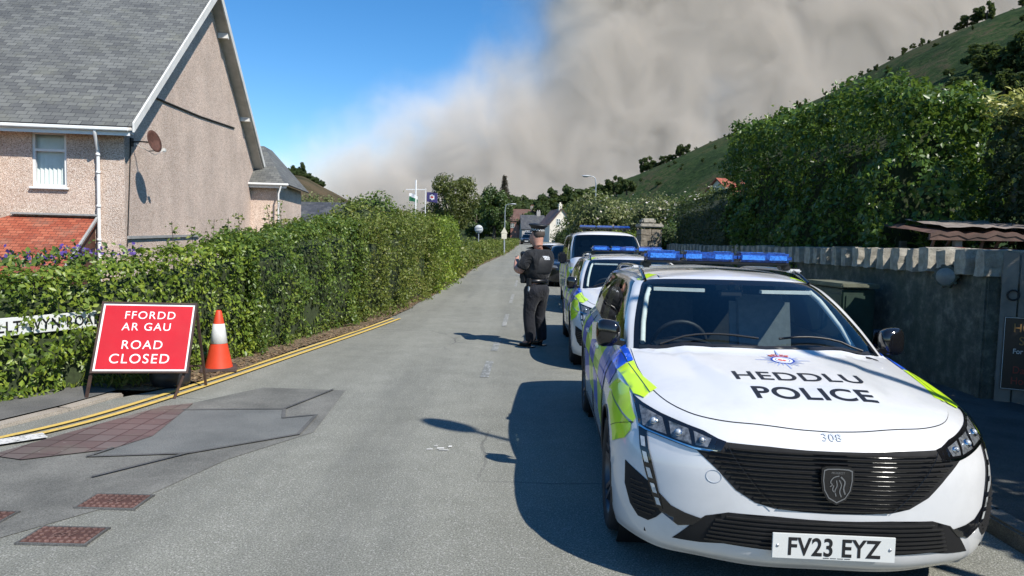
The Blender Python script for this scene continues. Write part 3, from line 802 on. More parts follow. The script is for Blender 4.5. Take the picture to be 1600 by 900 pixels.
LOWPOLY = LOWER + mx(LOWER)[::-1][1:] + mx(LOWERB)[::-1] + LOWERB[1:]
GR1 = [(.575,.692),(.483,.716),(.455,.741),(.281,.739),(.12,.732),(0,.731)]
GR2 = [(0,.462),(.12,.464),(.249,.473),(.33,.492),(.412,.540),(.499,.628)]
GRILLE = GR1 + mx(GR1)[::-1][1:] + mx(GR2[1:])[::-1] + GR2
HOODP = [(.748,-.34),(.748,-.10),(.742,.052),(.725,.23),(.70,.40),(.648,.546),(.56,.665),(.44,.738),(.30,.775),(.15,.800),(0,.808)]

def xrange(P, z):
    X = []
    for i in range(len(P)):
        a, b = P[i], P[(i + 1) % len(P)]
        if (a[1] > z) != (b[1] > z): X.append((b[0] - a[0]) * (z - a[1]) / (b[1] - a[1]) + a[0])
    X.sort(); return X
def slats(name, P, z0, z1, n, mat, parent, r=.006, off=.010, inset=.012, hop=.05):
    mb = MB()
    for k in range(n):
        z = z0 + (z1 - z0) * (k + .5) / n; X = xrange(P, z)
        for a, b in zip(X[::2], X[1::2]):
            a += inset; b -= inset
            if b - a < .03: continue
            q = max(2, int((b - a) / hop)); rows = []
            for j in range(q + 1):
                p, nn = onbody('front', a + (b - a) * j / q, z, 0)
                nn = Vector((nn.x, nn.y, 0)).normalized()
                rows.append((p, nn))
            vs = []; fs = []
            for p, nn in rows:
                vs += [p + nn * .002 + Vector((0, 0, r)), p + nn * off + Vector((0, 0, r * .7)), p + nn * (off - .004) - Vector((0, 0, r)), p - Vector((0, 0, r))]
            for j in range(q):
                for e in range(3): fs.append((j * 4 + e, j * 4 + e + 1, (j + 1) * 4 + e + 1, (j + 1) * 4 + e))
            mb.add(vs, fs)
    return mb.build(name, mat, parent)

def make_wheel(parent, loc, side):
    """side=+1: outer face towards +x"""
    w = MB(); T = Matrix.Translation(loc) @ Matrix.Scale(side, 4, (1, 0, 0))
    w.lathe([(.20, -.095), (.235, -.105), (.295, -.108), (.315, -.095), (.322, -.06), (.324, 0), (.322, .06), (.315, .095), (.295, .108), (.245, .104), (.232, .095)], n=40, axis='X', M=T)
    ty = w.build('wheel', M['rubber'], parent, recalc=True)
    r = MB()
    r.lathe([(.235, .098), (.228, .085), (.215, .05), (.205, -.08)], n=40, axis='X', M=T)
    r.lathe([(.0, .055), (.05, .055), (.06, .04), (.06, -.02)], n=20, axis='X', M=T)
    for k in range(5):
        a = 2 * pi * k / 5 + .3
        for d in (-.16, .16):
            r.bar((.045, .05 * cos(a), .05 * sin(a)), (.085, .222 * cos(a + d), .222 * sin(a + d)), .026, .02, up=(1, 0, 0), M=T)
    r.build('rim', M['alloy'], ty, recalc=True)
    b = MB(); b.lathe([(0, -.02), (.15, -.02), (.15, -.04), (0, -.04)], n=24, axis='X', M=T); b.build('brake_disc', M['satin'], ty)
    return ty

def make_car(loc, rz, label):
    root = empty('police_car', loc, rz, label, 'police car', 'patrol cars parked nose to tail')
    body = grid_mesh(GB, lambda u, v: 0, 'body', [M['white']], root, cut=True)
    # greenhouse cells: 0 paint, 1 black surround
    def sel_roof(u, v):
        s = sym(u, NR)
        if s < 2.62 and .12 < v < 2.62: return None           # windscreen
        if s < 3.0 and v < 2.95: return 1
        if 4.12 < s < 8.7 and v < 2.88:
            if .15 < v < 2.72 and not (6.05 < s < 6.5) and not (7.75 < s < 8.0) and s < 8.5: return None
            return 1
        if s > 9.6 and .3 < v < 2.5: return 1                    # rear window
        return 0
    grid_mesh(GR, sel_roof, 'roof', [M['white'], M['frit']], root)
    grid_mesh(GR, lambda u, v: 0 if sym(u, NR) < 2.62 and .12 < v < 2.62 else None, 'windscreen', [M['glass']], root)
    for nm, lo, hi in (('front_window', 4.12, 6.05), ('rear_window', 6.5, 7.75), ('quarter_window', 8.0, 8.5)):
        for s in (0, 1):
            grid_mesh(GR, lambda u, v: 0 if lo < sym(u, NR) < hi and .15 < v < 2.72 and (u > NR / 2) == bool(s) else None, nm, [M['sglass']], root)
    # inner wings, floor
    fl = MB()
    fl.box((0, -1.45, .30), (1.55, 4.2, .10)); fl.box((0, .25, .42), (1.1, .8, .3)); fl.box((0, -3.2, .45), (1.3, .5, .3))
    for yc in (0, WB):
        for s in (-1, 1):
            fl.lathe([(.385, .0), (.385, -.30), (0, -.30)], (s * 0, 0, 0), 32, axis='X', M=Matrix.Translation((s * .86, yc, .325)) @ Matrix.Scale(s, 4, (1, 0, 0)))
    fl.build('underbody', M['dark'], root)
    for yc in (0, WB):
        for s in (-1, 1):
            al = MB(); pts = []
            for k in range(33):
                a = R(-7) + (pi + R(14)) * k / 32
                y, z = yc + (WR + .03) * cos(a), .325 + (WR + .03) * sin(a)
                p, n = onbody('sideR' if s > 0 else 'sideL', y, max(z, .2), 0); p.y, p.z = y, z; pts.append(p + Vector((-s * .004, 0, 0)))
            al.tube(pts, .010, 6); al.build('wheel_arch', M['plastic'], root)
    for yc in (0, WB):
        for s in (-1, 1): make_wheel(root, (s * .795, yc, .324), s)
    # bonnet: raised skin with a dark shut line below it
    hp = smooth2d(HOODP, 4); full = hp + mx(hp)[::-1][1:]
    full = full + [(-.60, -.26), (-.30, -.17), (0, -.145), (.30, -.17), (.60, -.26)]
    ctr = lambda P, k, g: [(x * (1 + g / .75), y + g * (1 if y > 0 else 0) * min(1, max(0, y) / .6)) for x, y in P]
    decal('bonnet', 'top', full, M['white'], root, .0045, .045)
    sl_ = [ (x + (.002 if x > 0 else -.002) * min(1, abs(x) * 3), y + .0022 * max(0, y) / .8) for x, y in hp + mx(hp)[::-1][1:]] + full[len(hp) * 2 - 1:]
    decal('bonnet_gap', 'top', sl_, M['dark'], root, .0018, .045)
    # cowl under the screen
    cw = [(.655, -.295), (.62, -.27), (.30, -.175), (0, -.15), (-.30, -.175), (-.62, -.27), (-.655, -.295), (-.65, -.325), (-.62, -.30), (-.3, -.20), (0, -.175), (.3, -.20), (.62, -.30), (.65, -.325)]
    decal('cowl_panel', 'top', cw, M['plastic'], root, .006, .04)
    for x0, x1 in ((.58, .02), (-.10, -.60)):
        wp = MB(); pts = []
        for k in range(9):
            x = x0 + (x1 - x0) * k / 8; y = -.235 - .10 * abs(x) ** 1.2 - .03 * sin(k / 8 * pi)
            p, n = onbody('top', x, y, .014); pts.append(p)
        wp.tube(pts, .007, 6); wp.build('wiper', M['plastic'], root)
    # front face
    gr = decal('grille', 'front', GRILLE, M['dark'], root, .002, .03)  # opening is not cut; dark skin paints in the shaded recess
    slats('grille_slats', GRILLE, .468, .728, 13, M['gloss'], gr, .0045, .012, .034)
    for s in (1, -1):
        tr = MB(); pts = [onbody('front', s * x, z, .014)[0] for x, z in ((.448, .730), (.432, .70), (.40, .65), (.36, .60), (.32, .55), (.275, .505), (.25, .483))]
        tr.tube(pts, .0014, 5); tr.build('grille_trim', M['gloss'], gr)
    lo = decal('lower_intake', 'front', LOWPOLY, M['dark'], root, .002, .03)
    slats('intake_slats', [(.55, .27), (.50, .40), (.43, .425), (-.43, .425), (-.50, .40), (-.55, .27)], .285, .425, 7, M['plastic'], lo, .005, .012)
    for s in (1, -1):
        f = (lambda P: P) if s > 0 else mx
        bd = decal('bumper_blade', 'front', f(BAND), M['gloss'], root, .004, .03)
        vt = decal('side_vent', 'front', f(VENT), M['dark'], root, .003, .025)
        slats('vent_slats', f([(.85,.53),(.79,.50),(.745,.44),(.72,.39),(.75,.335),(.80,.33),(.835,.38)]), .34, .52, 8, M['plastic'], vt, .004, .008, .006, .03)
        hl = decal('headlight', 'front', f(HEAD), M['gloss'], root, .004, .02)
        rf = MB()
        for P in ([(.79,.81),(.70,.787),(.69,.727),(.785,.738)], [(.675,.780),(.60,.768),(.592,.712),(.672,.722)], [(.58,.763),(.512,.745),(.53,.712),(.578,.712)]):
            decal('', 'front', f(P), None, None, .006, .02, mb=rf, build=False)
        rf.build('reflector', M['lampin'], hl)
        bl = MB()
        for (x, z, r_) in ((.735, .765, .015), (.640, .745, .015), (.548, .735, .011)):
            p, n = onbody('front', s * x, z, .012); q = n.to_track_quat('X', 'Z').to_matrix().to_4x4()
            bl.lathe([(r_, -.01), (r_ * .9, .006), (r_ * .5, .012), (0, .013)], n=16, axis='X', M=Matrix.Translation(p) @ q)
            bl.lathe([(r_ * 1.25, -.012), (r_ * 1.25, .004), (r_ * 1.1, .004), (r_ * 1.1, -.012)], n=16, axis='X', M=Matrix.Translation(p) @ q, m=1)
        bl.build('projector_lamp', [M['lens2'], M['chrome']], hl)
        ch = MB(); decal('', 'front', f([(.80,.738),(.77,.728),(.675,.716),(.58,.703),(.49,.703),(.492,.697),(.58,.696),(.676,.710),(.772,.722),(.803,.730)]), None, None, .008, .02, mb=ch, build=False); ch.build('chrome_strip', M['chrome'], hl)
        decal('lens_cover', 'front', f([(.80,.83),(.775,.816),(.70,.796),(.60,.777),(.54,.766),(.49,.745),(.50,.705),(.576,.70),(.675,.714),(.771,.727),(.797,.733)]), M['lens'], hl, .018, .02)
        dr = decal('daytime_lamp', 'front', f(DRLP), M['gloss'], root, .006, .02)
        sg = MB()
        cen = [(.788, .70), (.784, .64), (.770, .575), (.752, .51), (.732, .448), (.716, .40)]
        for k in range(5):
            (x0, z0), (x1, z1) = cen[k], cen[k + 1]
            a = (x0 + (x1 - x0) * .12, z0 + (z1 - z0) * .12); b = (x0 + (x1 - x0) * .78, z0 + (z1 - z0) * .78); w_ = .0085
            decal('', 'front', f([(a[0] - w_, a[1]), (a[0] + w_, a[1]), (b[0] + w_, b[1]), (b[0] - w_, b[1])]), None, None, .009, .02, mb=sg, build=False)
        sg.build('lamp_segments', M['drl'], dr)
    # badge shield
    sh = [(0,.672),(.045,.670),(.060,.664),(.062,.62),(.055,.575),(.035,.540),(0,.520)]; SH = sh + mx(sh)[::-1][1:-1]
    scl = lambda P, k, c=.60: [(x * k, (z - c) * k + c) for x, z in P]
    yb = onbody('front', 0, .6, 0)[0].y + .016
    b = MB(); b.prism([(x, yb, z) for x, z in scl(SH, 1.12)], (0, .012, 0))
    bg_ = b.build('badge', M['gloss'], root, recalc=True)
    rim = MB(); n = len(SH); o1, i1 = SH, scl(SH, .93)
    rim.add([(x, yb + .0145, z) for x, z in o1] + [(x, yb + .0145, z) for x, z in i1], [(i, (i + 1) % n, n + (i + 1) % n, n + i) for i in range(n)])
    for k, P in enumerate(([(.005,.640),(-.018,.632),(-.030,.612),(-.022,.600),(-.032,.592)], [(.012,.636),(.030,.615),(.026,.585),(.034,.560)], [(.006,.622),(.016,.60),(.010,.572),(.018,.548)], [(-.006,.620),(-.002,.596),(-.010,.575),(-.004,.55)], [(-.016,.598),(-.020,.578),(-.008,.566)])):
        Q = smooth2d(P, 3); L = line2d(Q, .0045 if k != 1 else .006); m_ = len(L) // 2
        rim.add([(-x, yb + .0145, z) for x, z in L], [(j, j + 1, 2 * m_ - 2 - j, 2 * m_ - 1 - j) for j in range(m_ - 1)])
    text_on(rim, 'PEUGEOT', .009, lambda x, y: Vector((-x, yb + .0146, .648 + y)), bold=.0)
    rim.build('emblem', M['emblem'], bg_)
    nb = MB(); text_on(nb, '308', .026, lambda x, y: onbody('front', -x, .768 + y, .006)[0], bold=.0, wx=1.5, sp=1.1, maxe=.02); nb.build('model_number', M['greyline'], root)
    # number plate
    pb = MB(); pb.box((0, .912, .3205), (.52, .008, .111), bev=.0015)
    pp = pb.build('number_plate', M['plate'], root)
    tx = MB(); text_on(tx, 'FV23 EYZ', .077, lambda x, y: Vector((-x, .9175, .2835 + y)), bold=.021, wx=.84, sp=1.05)
    tx.build('registration_lettering', M['ink'], pp)
    sc = MB()
    for s in (1, -1): sc.lathe([(.007, 0), (.006, .003), (0, .004)], (s * .238, .916, .322), 12, axis='Y')
    for k in range(4): sc.box((.03 - .03 * k, .9168, .2735), (.025, .001, .0022), m=1)
    sc.build('plate_screw', [M['satin'], M['ink']], pp)
    pm = MB(); pm.box((0, .895, .3205), (.44, .03, .09)); pm.build('plate_mount', M['plastic'], root)
    # bonnet markings
    ht = MB()
    text_on(ht, 'HEDDLU', .118, lambda x, y: onbody('top', -.03 - x, .345 - y, .0065)[0], bold=.014, wx=.95, sp=1.08, maxe=.03); ht.build('bonnet_lettering', M['ink'], root); ht = MB()
    text_on(ht, 'POLICE', .128, lambda x, y: onbody('top', -.03 - x, .572 - y, .0065)[0], bold=.02, wx=.92, sp=1.06, maxe=.03)
    ht.build('bonnet_lettering', M['ink'], root)
    cr_ = MB(); cx, cy = -.045, .01
    def ring(r0, r1, m, off, n=40, sy=1.0):
        P = []
        for k in range(n + 1):
            a = 2 * pi * k / n
            P.append([onbody('top', cx + r_ * cos(a), cy + r_ * sin(a) * sy, off)[0] for r_ in (r0, r1)])
        vs = [q for p in P for q in p]; cr_.add(vs, [(2 * k, 2 * k + 1, 2 * k + 3, 2 * k + 2) for k in range(n)], m)
    for k in range(24):
        a0 = 2 * pi * k / 24; L = .15 if k % 6 == 0 else (.115 if k % 2 == 0 else .095)
        cr_.add([onbody('top', cx + r_ * cos(a), cy + r_ * sin(a), .0062)[0] for r_, a in ((.05, a0 - .13), (L, a0 - .015), (L, a0 + .015), (.05, a0 + .13))], [(0, 1, 2, 3)], 1)
    ring(.0, .064, 0, .0068); ring(.053, .064, 2, .0074); ring(.036, .040, 2, .0074)
    for k in range(5): cr_.box(onbody('top', cx + .045 - .0225 * k, cy - .082 - .012 * (k % 2), .0078)[0], (.02, .022, .001), 3)
    cr_.box(onbody('top', cx, cy - .066, .0078)[0], (.10, .010, .001), 3)
    for P in ([(.015,-.02),(.03,.0),(.012,.018),(-.006,.004)], [(-.008,-.01),(-.02,.012),(-.005,.024),(.008,.01)]):
        cr_.add([onbody('top', cx + x, cy + y, .0078)[0] for x, y in P], [(0, 1, 2, 3)], 3)
    cr_.build('crest', [M['whitestick'], M['rays'], M['crestblue'], M['red']], root)
    # chequered livery
    for s in (1, -1):
        lv = MB(); f = (lambda P: P) if s > 0 else mx
        for P, m in (([(.848,-.117),(.792,-.118),(.735,.385),(.763,.416),(.806,.329)], 0), ([(.786,-.117),(.755,-.12),(.752,.0),(.735,.15),(.69,.345),(.729,.378)], 0),
                     ([(.853,-.58),(.807,-.50),(.794,-.124),(.849,-.124)], 1), ([(.800,-.50),(.765,-.44),(.756,-.13),(.788,-.13)], 1)):
            decal('', 'top', f(P), None, None, .0062, .04, mb=lv, m=m, build=False)
        pr = 'sideR' if s > 0 else 'sideL'
        for P, m in (([(-.10,.780),(.02,.858),(.24,.852),(.345,.822),(.50,.756),(.505,.735),(.30,.765),(.0,.79)], 0),
                     ([(-.02,.775),(.0,.785),(.30,.757),(.50,.726),(.52,.70),(.50,.655),(.36,.60),(.33,.64),(.22,.695),(.08,.72),(0,.725)], 0),
                     ([(-.36,.93),(-.115,.87),(-.13,.79),(-.36,.80)], 1)):
            decal('', pr, P, None, None, .0055, .04, mb=lv, m=m, build=False)
        for k in range(6):
            y1 = -.40 - .46 * k; y0 = y1 - .46
            if k < 4 or True:
                hi = [(y1, .70), (y1, .925), (y0, .93), (y0, .71)]; lw = [(y1, .47), (y1, .695), (y0, .705), (y0, .48)]
                if k in (4, 5): lw = None
                decal('', pr, hi, None, None, .0055, .05, mb=lv, m=(k + 1) % 2, build=False)
                if lw: decal('', pr, lw, None, None, .0055, .05, mb=lv, m=k % 2, build=False)
        decal('', pr, [(-2.95,.72),(-2.95,.93),(-3.25,.93),(-3.25,.72)], None, None, .0055, .05, mb=lv, m=1, build=False)
        lv.build('livery_pattern', [M['yellow'], M['blue']], root)
    ry = MB()
    for s in (0, 1):
        pass
    grid_off = lambda u, v: 0 if (3.0 < sym(u, NR) < 4.1 and 2.95 < v < 3.6) else None
    o = grid_mesh(GR, grid_off, 'roof_marking', [M['yellow']], root)
    for v in o.data.vertices: v.co += v.normal * .003 if v.normal.z > 0 else -v.normal * .003
    # seams on the flank
    sm = MB()
    for s, pr in ((1, 'sideR'), (-1, 'sideL')):
        for P in ([(-.52,.93),(-.50,.80),(-.47,.60),(-.46,.42),(-.50,.30)], [(-1.50,.955),(-1.50,.70),(-1.50,.30)], [(-2.36,.97),(-2.33,.80),(-2.42,.66)], [(-.50,.30),(-1.5,.29),(-2.25,.30)],
                  [(.505,.735),(.36,.69),(.28,.66)]):
            pts = [onbody(pr, y, z, .0035)[0] for y, z in smooth2d(P, 5)]; sm.tube(pts, .003, 4)
    sm.build('door_gap', M['dark'], root)
    hd = MB()
    for s, pr in ((1, 'sideR'), (-1, 'sideL')):
        for y in (-1.28, -2.20):
            hd = MB(); p, n = onbody(pr, y, .845, .012); hd.box(p + Vector((0, 0, 0)), (.03, .17, .026), bev=.008); hd.build('door_handle', M['white'], root)
    # mirrors
    for s in (1, -1):
        bm = bmesh.new(); bmesh.ops.create_icosphere(bm, subdivisions=3, radius=1)
        for v in bm.verts:
            c = v.co; q = 3.2
            k = (abs(c.x) ** q + abs(c.y) ** q + abs(c.z) ** q) ** (-1 / q)
            x, y, z = c * k
            z *= .086 * (1 - .10 * (-x)); x *= .076; y *= .062
            v.co = Vector((s * (.875 + x), -.52 + y - .18 * x + (.0), 1.045 + z))
        me = bpy.data.meshes.new('mirror'); bm.to_mesh(me); bm.free()
        for p in me.polygons: p.use_smooth = True
        mo = link('wing_mirror', me, M['gloss'], root)
        MB().bar((s * .77, -.50, .985), (s * .85, -.51, 1.0), .09, .035).build('mirror_arm', M['gloss'], mo)
        g = MB(); g.poly([(s * .80, -.592, .985), (s * .97, -.617, .99), (s * .97, -.617, 1.10), (s * .80, -.592, 1.11)]); g.build('mirror_glass', M['chrome'], mo)
    # roof rails, light bar
    for s in (1, -1):
        pts = []
        for k in range(13):
            y = -1.12 - 1.95 * k / 12; h = onbody('top', s * .575, y, 0)[0].z
            pts.append((s * (.575), y, h + (.004 if k in (0, 12) else .045 if 1 < k < 11 else .032)))
        MB().tube(pts, .014, 8).build('roof_rail', M['gloss'], root)
    lb = MB(); zb = 1.512; yb2 = -1.50
    lb.box((0, yb2, zb - .026), (1.06, .21, .020), bev=.008)
    for s in (1, -1):
        lb.box((s * .52, yb2, zb - .05), (.07, .12, .05), bev=.012)
        lb.box((s * .585, yb2 + .02, zb - .075), (.09, .10, .028), m=1, bev=.01)
    bar = lb.build('light_bar', [M['plastic'], M['white']], root)
    for x0, x1 in ((.545, .26), (.25, -.14), (-.15, -.545)):
        q = MB(); c = (x0 + x1) / 2; w_ = abs(x0 - x1)
        q.box((c, yb2, zb + .018), (w_, .23, .068), bev=.022); q.build('beacon_lens', M['beacon'], bar)
    q = MB()
    for c, w_ in ((.41, .19), (.18, .12), (-.04, .13), (-.26, .17), (-.44, .13)):
        q.box((c, yb2 + .114, zb + .018), (w_, .006, .036), bev=.002)
        q.box((c, yb2, zb + .0565), (w_, .13, .004), bev=.001)
    q.build('beacon_cell', M['beaconcell'], bar)
    # cabin
    d = MB()
    pr_ = [(-.22, .90), (-.30, .955), (-.50, .965), (-.70, .95), (-.80, .90), (-.84, .70), (-.80, .45)]
    d.add([(x, y, z) for y, z in pr_ for x in (-.70, .70)], [(2 * i, 2 * i + 1, 2 * i + 3, 2 * i + 2) for i in range(len(pr_) - 1)])
    hood_ = [(.36 + .20 * cos(a), -.62 + 0 * a, .945 + .055 * sin(a)) for a in [pi * k / 10 for k in range(11)]]
    d.add(hood_ + [(x, -.80, z) for x, _, z in hood_], [(i, i + 1, 12 + i, 11 + i) for i in range(10)])
    d.build('dashboard', M['dash'], root)
    st = MB(); T = Matrix.Translation((.36, -.88, .93)) @ Matrix.Rotation(R(68), 4, 'X')
    st.tube([(.18 * cos(a), .18 * sin(a), 0) for a in [2 * pi * k / 28 for k in range(29)]], .015, 8, M=T)
    st.box((0, 0, -.01), (.17, .12, .04), M=T, bev=.015); st.bar((-.17, 0, 0), (.17, 0, 0), .03, .015, M=T); st.bar((0, 0, 0), (0, -.17, 0), .03, .015, M=T, up=(1, 0, 0))
    st.build('steering_wheel', M['dash'], root)
    for x, mt_ in ((.37, 'fabric'), (-.37, 'seatgrey')):
        b = MB(); b.box((x, -1.25, .60), (.50, .52, .16), bev=.05)
        T = Matrix.Translation((x, -1.52, .95)) @ Matrix.Rotation(R(14), 4, 'X'); b.box((0, 0, 0), (.46, .13, .60), M=T, bev=.055)
        se = b.build('seat', M[mt_], root)
        h_ = MB(); h_.box((x, -1.60, 1.29), (.24, .09, .17), bev=.04); h_.build('headrest', M['fabric'], se)
    b = MB(); b.box((0, -2.45, .60), (1.3, .5, .16), bev=.04); b.box((0, -2.75, .92), (1.3, .14, .55), bev=.05); b.build('rear_seat', M['fabric'], root)
    for s in (.36, -.36): v = MB(); v.bar((s - .17, -.945 - .03 * (abs(s - .17) > .3), 1.305), (s + .17, -.945 - .03 * (abs(s + .17) > .3), 1.305), .05, .022); v.build('sun_visor', M['trimgrey'], root)
    v = MB(); v.box((0, -.98, 1.285), (.16, .03, .05), bev=.012); v.box((0, -.98, 1.33), (.03, .03, .06)); v.build('interior_mirror', M['dash'], root)
    for s in (1, -1):
        pl = MB(); pts = [(s * .655, -.53, .99), (s * .635, -.68, 1.10), (s * .585, -.93, 1.25), (s * .545, -1.06, 1.315)]
        pl.tube(pts, .018, 6); pl.build('pillar_trim', M['trimgrey'], root)
    tw = MB(); tw.tube([onbody('front', .505 + .032 * cos(a), .590 + .028 * sin(a), .001)[0] for a in [2 * pi * k / 20 for k in range(21)]], .0016, 4); tw.build('tow_cover_gap', M['greyline'], root)
    lp = MB(); lp.box((0, -1.9, 1.385), (.95, 1.6, .01)); lp.build('headlining', M['seatgrey'], root)
    return root
M['lampin'] = var('lamp_reflector', (.20, .21, .22), .22, .7, 45, metal=.25)
M['lens2'] = var('projector_glass', (.42, .45, .48), .15, .3, 60, metal=.2, coat=.5)
M['drl'] = var('daytime_lamp_segment', (.50, .52, .52), .25, .2, 60, coat=1)
police_car = make_car((1.464, 3.879, 0), pi + R(-2.93), 'white police car at the head of the parked line, HEDDLU POLICE on its bonnet')
# ------------------------------------------------------------------ the pebbledashed house
def pebble():
    n = NT('pebbledash'); co = n.coord(); v = n.voro(75, co, out='Color'); s = n.n('ShaderNodeSeparateColor'); n.l(v, s.inputs[0])
    c = n.ramp(s.outputs[0], [(0, (.32, .22, .165)), (.35, (.60, .45, .355)), (.7, (.74, .585, .48)), (1, (.86, .77, .68))])
    st = n.ramp(n.noise(.8, 6, .65, co), [(.35, (.82,) * 3), (.65, (1.06,) * 3)])
    n.set(Base_Color=n.mix(1.0, c, st, 'MULTIPLY'), Roughness=.95, Specular_IOR_Level=.2); n.bump(n.voro(75, co), .9, .012); return n.m
M['pebble'] = pebble()
def slates(name, cols, bw, rh, mortar=(.03, .03, .032), moss=.12, off=.5):
    n = NT(name); co = n.coord(); b = n.n('ShaderNodeTexBrick'); n.l(co, b.inputs['Vector'])
    b.offset = off; b.inputs['Scale'].default_value = 1; b.inputs['Brick Width'].default_value = bw; b.inputs['Row Height'].default_value = rh
    b.inputs['Mortar Size'].default_value = .006; b.inputs['Color1'].default_value = (0, 0, 0, 1); b.inputs['Color2'].default_value = (1, 1, 1, 1); b.inputs['Mortar'].default_value = (.5, .5, .5, 1); b.inputs['Bias'].default_value = 0
    bw_ = n.n('ShaderNodeSeparateColor'); n.l(b.outputs['Color'], bw_.inputs[0])
    c = n.ramp(bw_.outputs[0], [(0, cols[0]), (.5, cols[1]), (1, cols[2])])
    c = n.mix(b.outputs['Fac'], c, mortar)
    f = n.noise(1.3, 6, .7, co); c = n.mix(n.ramp(f, [(.52, 0.0), (.68, .45)]), c, (.17, .17, .13))
    f2 = n.noise(.55, 4, .6, co); c = n.mix(1.0, c, n.ramp(f2, [(.3, (.78,) * 3), (.7, (1.15,) * 3)]), 'MULTIPLY')
    sp = n.noise(26, 3, .6, co); c = n.mix(n.ramp(sp, [(.70, 0.0), (.74, .6)]), c, (.42, .42, .38))
    # each course is tilted: height falls along the course
    sx = n.n('ShaderNodeSeparateXYZ'); n.l(co, sx.inputs[0])
    saw = n.math('FRACT', n.math('DIVIDE', sx.outputs[1], rh))
    h = n.math('SUBTRACT', n.math('ADD', n.math('MULTIPLY', n.math('SUBTRACT', 1.0, saw), 1.0), n.math('MULTIPLY', bw_.outputs[0], .25)), n.math('MULTIPLY', b.outputs['Fac'], .5))
    n.set(Base_Color=c, Roughness=.62, Specular_IOR_Level=.4); n.bump(h, .8, .012); return n.m
M['slate'] = slates('roof_slate', [(.095, .096, .092), (.128, .130, .120), (.165, .167, .153)], .26, .17)
M['redtile'] = slates('red_clay_tile', [(.26, .062, .035), (.34, .085, .045), (.40, .13, .075)], .17, .10, (.09, .03, .02))
M['redfar'] = slates('weathered_red_roof', [(.10, .055, .042), (.13, .068, .05), (.16, .085, .065)], .25, .2, (.06, .035, .03))
M['slatefar'] = slates('distant_slate', [(.045, .048, .055), (.06, .063, .07), (.08, .082, .088)], .30, .22)
M['pvc'] = var('white_pvc', (.74, .74, .72), .35, .05, 4)
M['board'] = var('white_painted_board', (.66, .65, .61), .5, .10, 3, bump=.1)
M['soffit'] = var('soffit_board', (.46, .43, .38), .7, .15, 3)
M['wglass'] = var('window_pane', (.05, .065, .07), .06, .2, 3, coat=1)
M['blind'] = var('pale_blind', (.80, .82, .78), .6, .05, 6)
M['leadgrey'] = var('lead_flashing', (.30, .30, .29), .6, .2, 9)
M['cable'] = var('black_cable', (.012, .012, .012), .6)
M['rust'] = var('rusted_dish', (.085, .035, .022), .7, .4, 14)
def ray(px, py): return wp(px, py, 1.0) - Vector((0, 0, CAM_H))
HZ = atan2(.12, .9927); HO = Vector((-9.35, 17.0, 0))
house = empty('house', HO, HZ, 'pebbledashed house with steep slate roof and white bargeboards behind the ivy', 'house')
HI = (Matrix.Translation(HO) @ Matrix.Rotation(HZ, 4, 'Z')).inverted()
def onplane(px, py, axis, val):
    o = HI @ Vector((0, 0, CAM_H)); d = HI.to_3x3() @ ray(px, py); t = (val - o[axis]) / d[axis]; return o + d * t
EZ, RZ, GL = 4.27, 9.45, 13.0; RY = GL / 2
def gab(z): return (z - EZ) / (RZ - EZ) * RY
w = MB()
wx0, wx1 = onplane(50, 250, 1, 0).x, onplane(104, 250, 1, 0).x; wz0, wz1 = onplane(78, 292, 1, 0).z, onplane(78, 206, 1, 0).z
# front wall round the window opening, gable wall as one pentagon
for a, b, c, d in ((-3.3, wx0, -1, EZ), (wx1, 0, -1, EZ), (wx0, wx1, -1, wz0), (wx0, wx1, wz1, EZ)):
    w.add([(a, 0, c), (b, 0, c), (b, 0, d), (a, 0, d)], [(0, 1, 2, 3)])
w.add([(0, 0, -1), (0, GL, -1), (0, GL, EZ), (0, RY, RZ), (0, 0, EZ)], [(0, 1, 2, 3, 4)])
w.add([(-12, GL, -1), (0, GL, -1), (0, GL, EZ), (-12, GL, EZ)], [(3, 2, 1, 0)])
for x, (p, q) in ((wx0, (0, .12)), (wx1, (0, .12))): w.add([(x, 0, wz0), (x, .12, wz0), (x, .12, wz1), (x, 0, wz1)], [(0, 1, 2, 3)])
w.add([(wx0, 0, wz0), (wx1, 0, wz0), (wx1, .12, wz0), (wx0, .12, wz0)], [(0, 1, 2, 3)]); w.add([(wx0, 0, wz1), (wx1, 0, wz1), (wx1, .12, wz1), (wx0, .12, wz1)], [(0, 1, 2, 3)])
# projecting wing on the left
w.add([(-3.3, 0, -1), (-3.3, -1.6, -1), (-3.3, -1.6, EZ), (-3.3, 0, EZ)], [(0, 1, 2, 3)]); w.add([(-3.3, -1.6, -1), (-9, -1.6, -1), (-9, -1.6, EZ), (-3.3, -1.6, EZ)], [(3, 2, 1, 0)])
w.build('wall', M['pebble'], house)
def roof_plane(name, a, b, c, thick, mat, parent, extra=None):
    """a = left eave, b = right eave, c = point up the slope above a (house frame): plane object with its own x along the eave, y up the slope"""
    a, b, c = Vector(a), Vector(b), Vector(c); ex = (b - a).normalized(); n = ex.cross(c - a).normalized(); ey = n.cross(ex)
    T = Matrix((ex, ey, n)).transposed().to_4x4(); T.translation = a; Ti = T.inverted()
    P = [Ti @ Vector(p) for p in (extra or [a, b, b + (c - a), c])]
    mb = MB(); n_ = len(P); mb.add([(p.x, p.y, 0) for p in P] + [(p.x, p.y, -thick) for p in P], [tuple(range(n_)), tuple(range(n_, 2 * n_))[::-1]] + [(i, n_ + i, n_ + (i + 1) % n_, (i + 1) % n_) for i in range(n_)])
    o = mb.build(name, mat, parent); o.matrix_local = T; return o
sl_ = (RZ - EZ) / RY; ov = .38; vx = .36
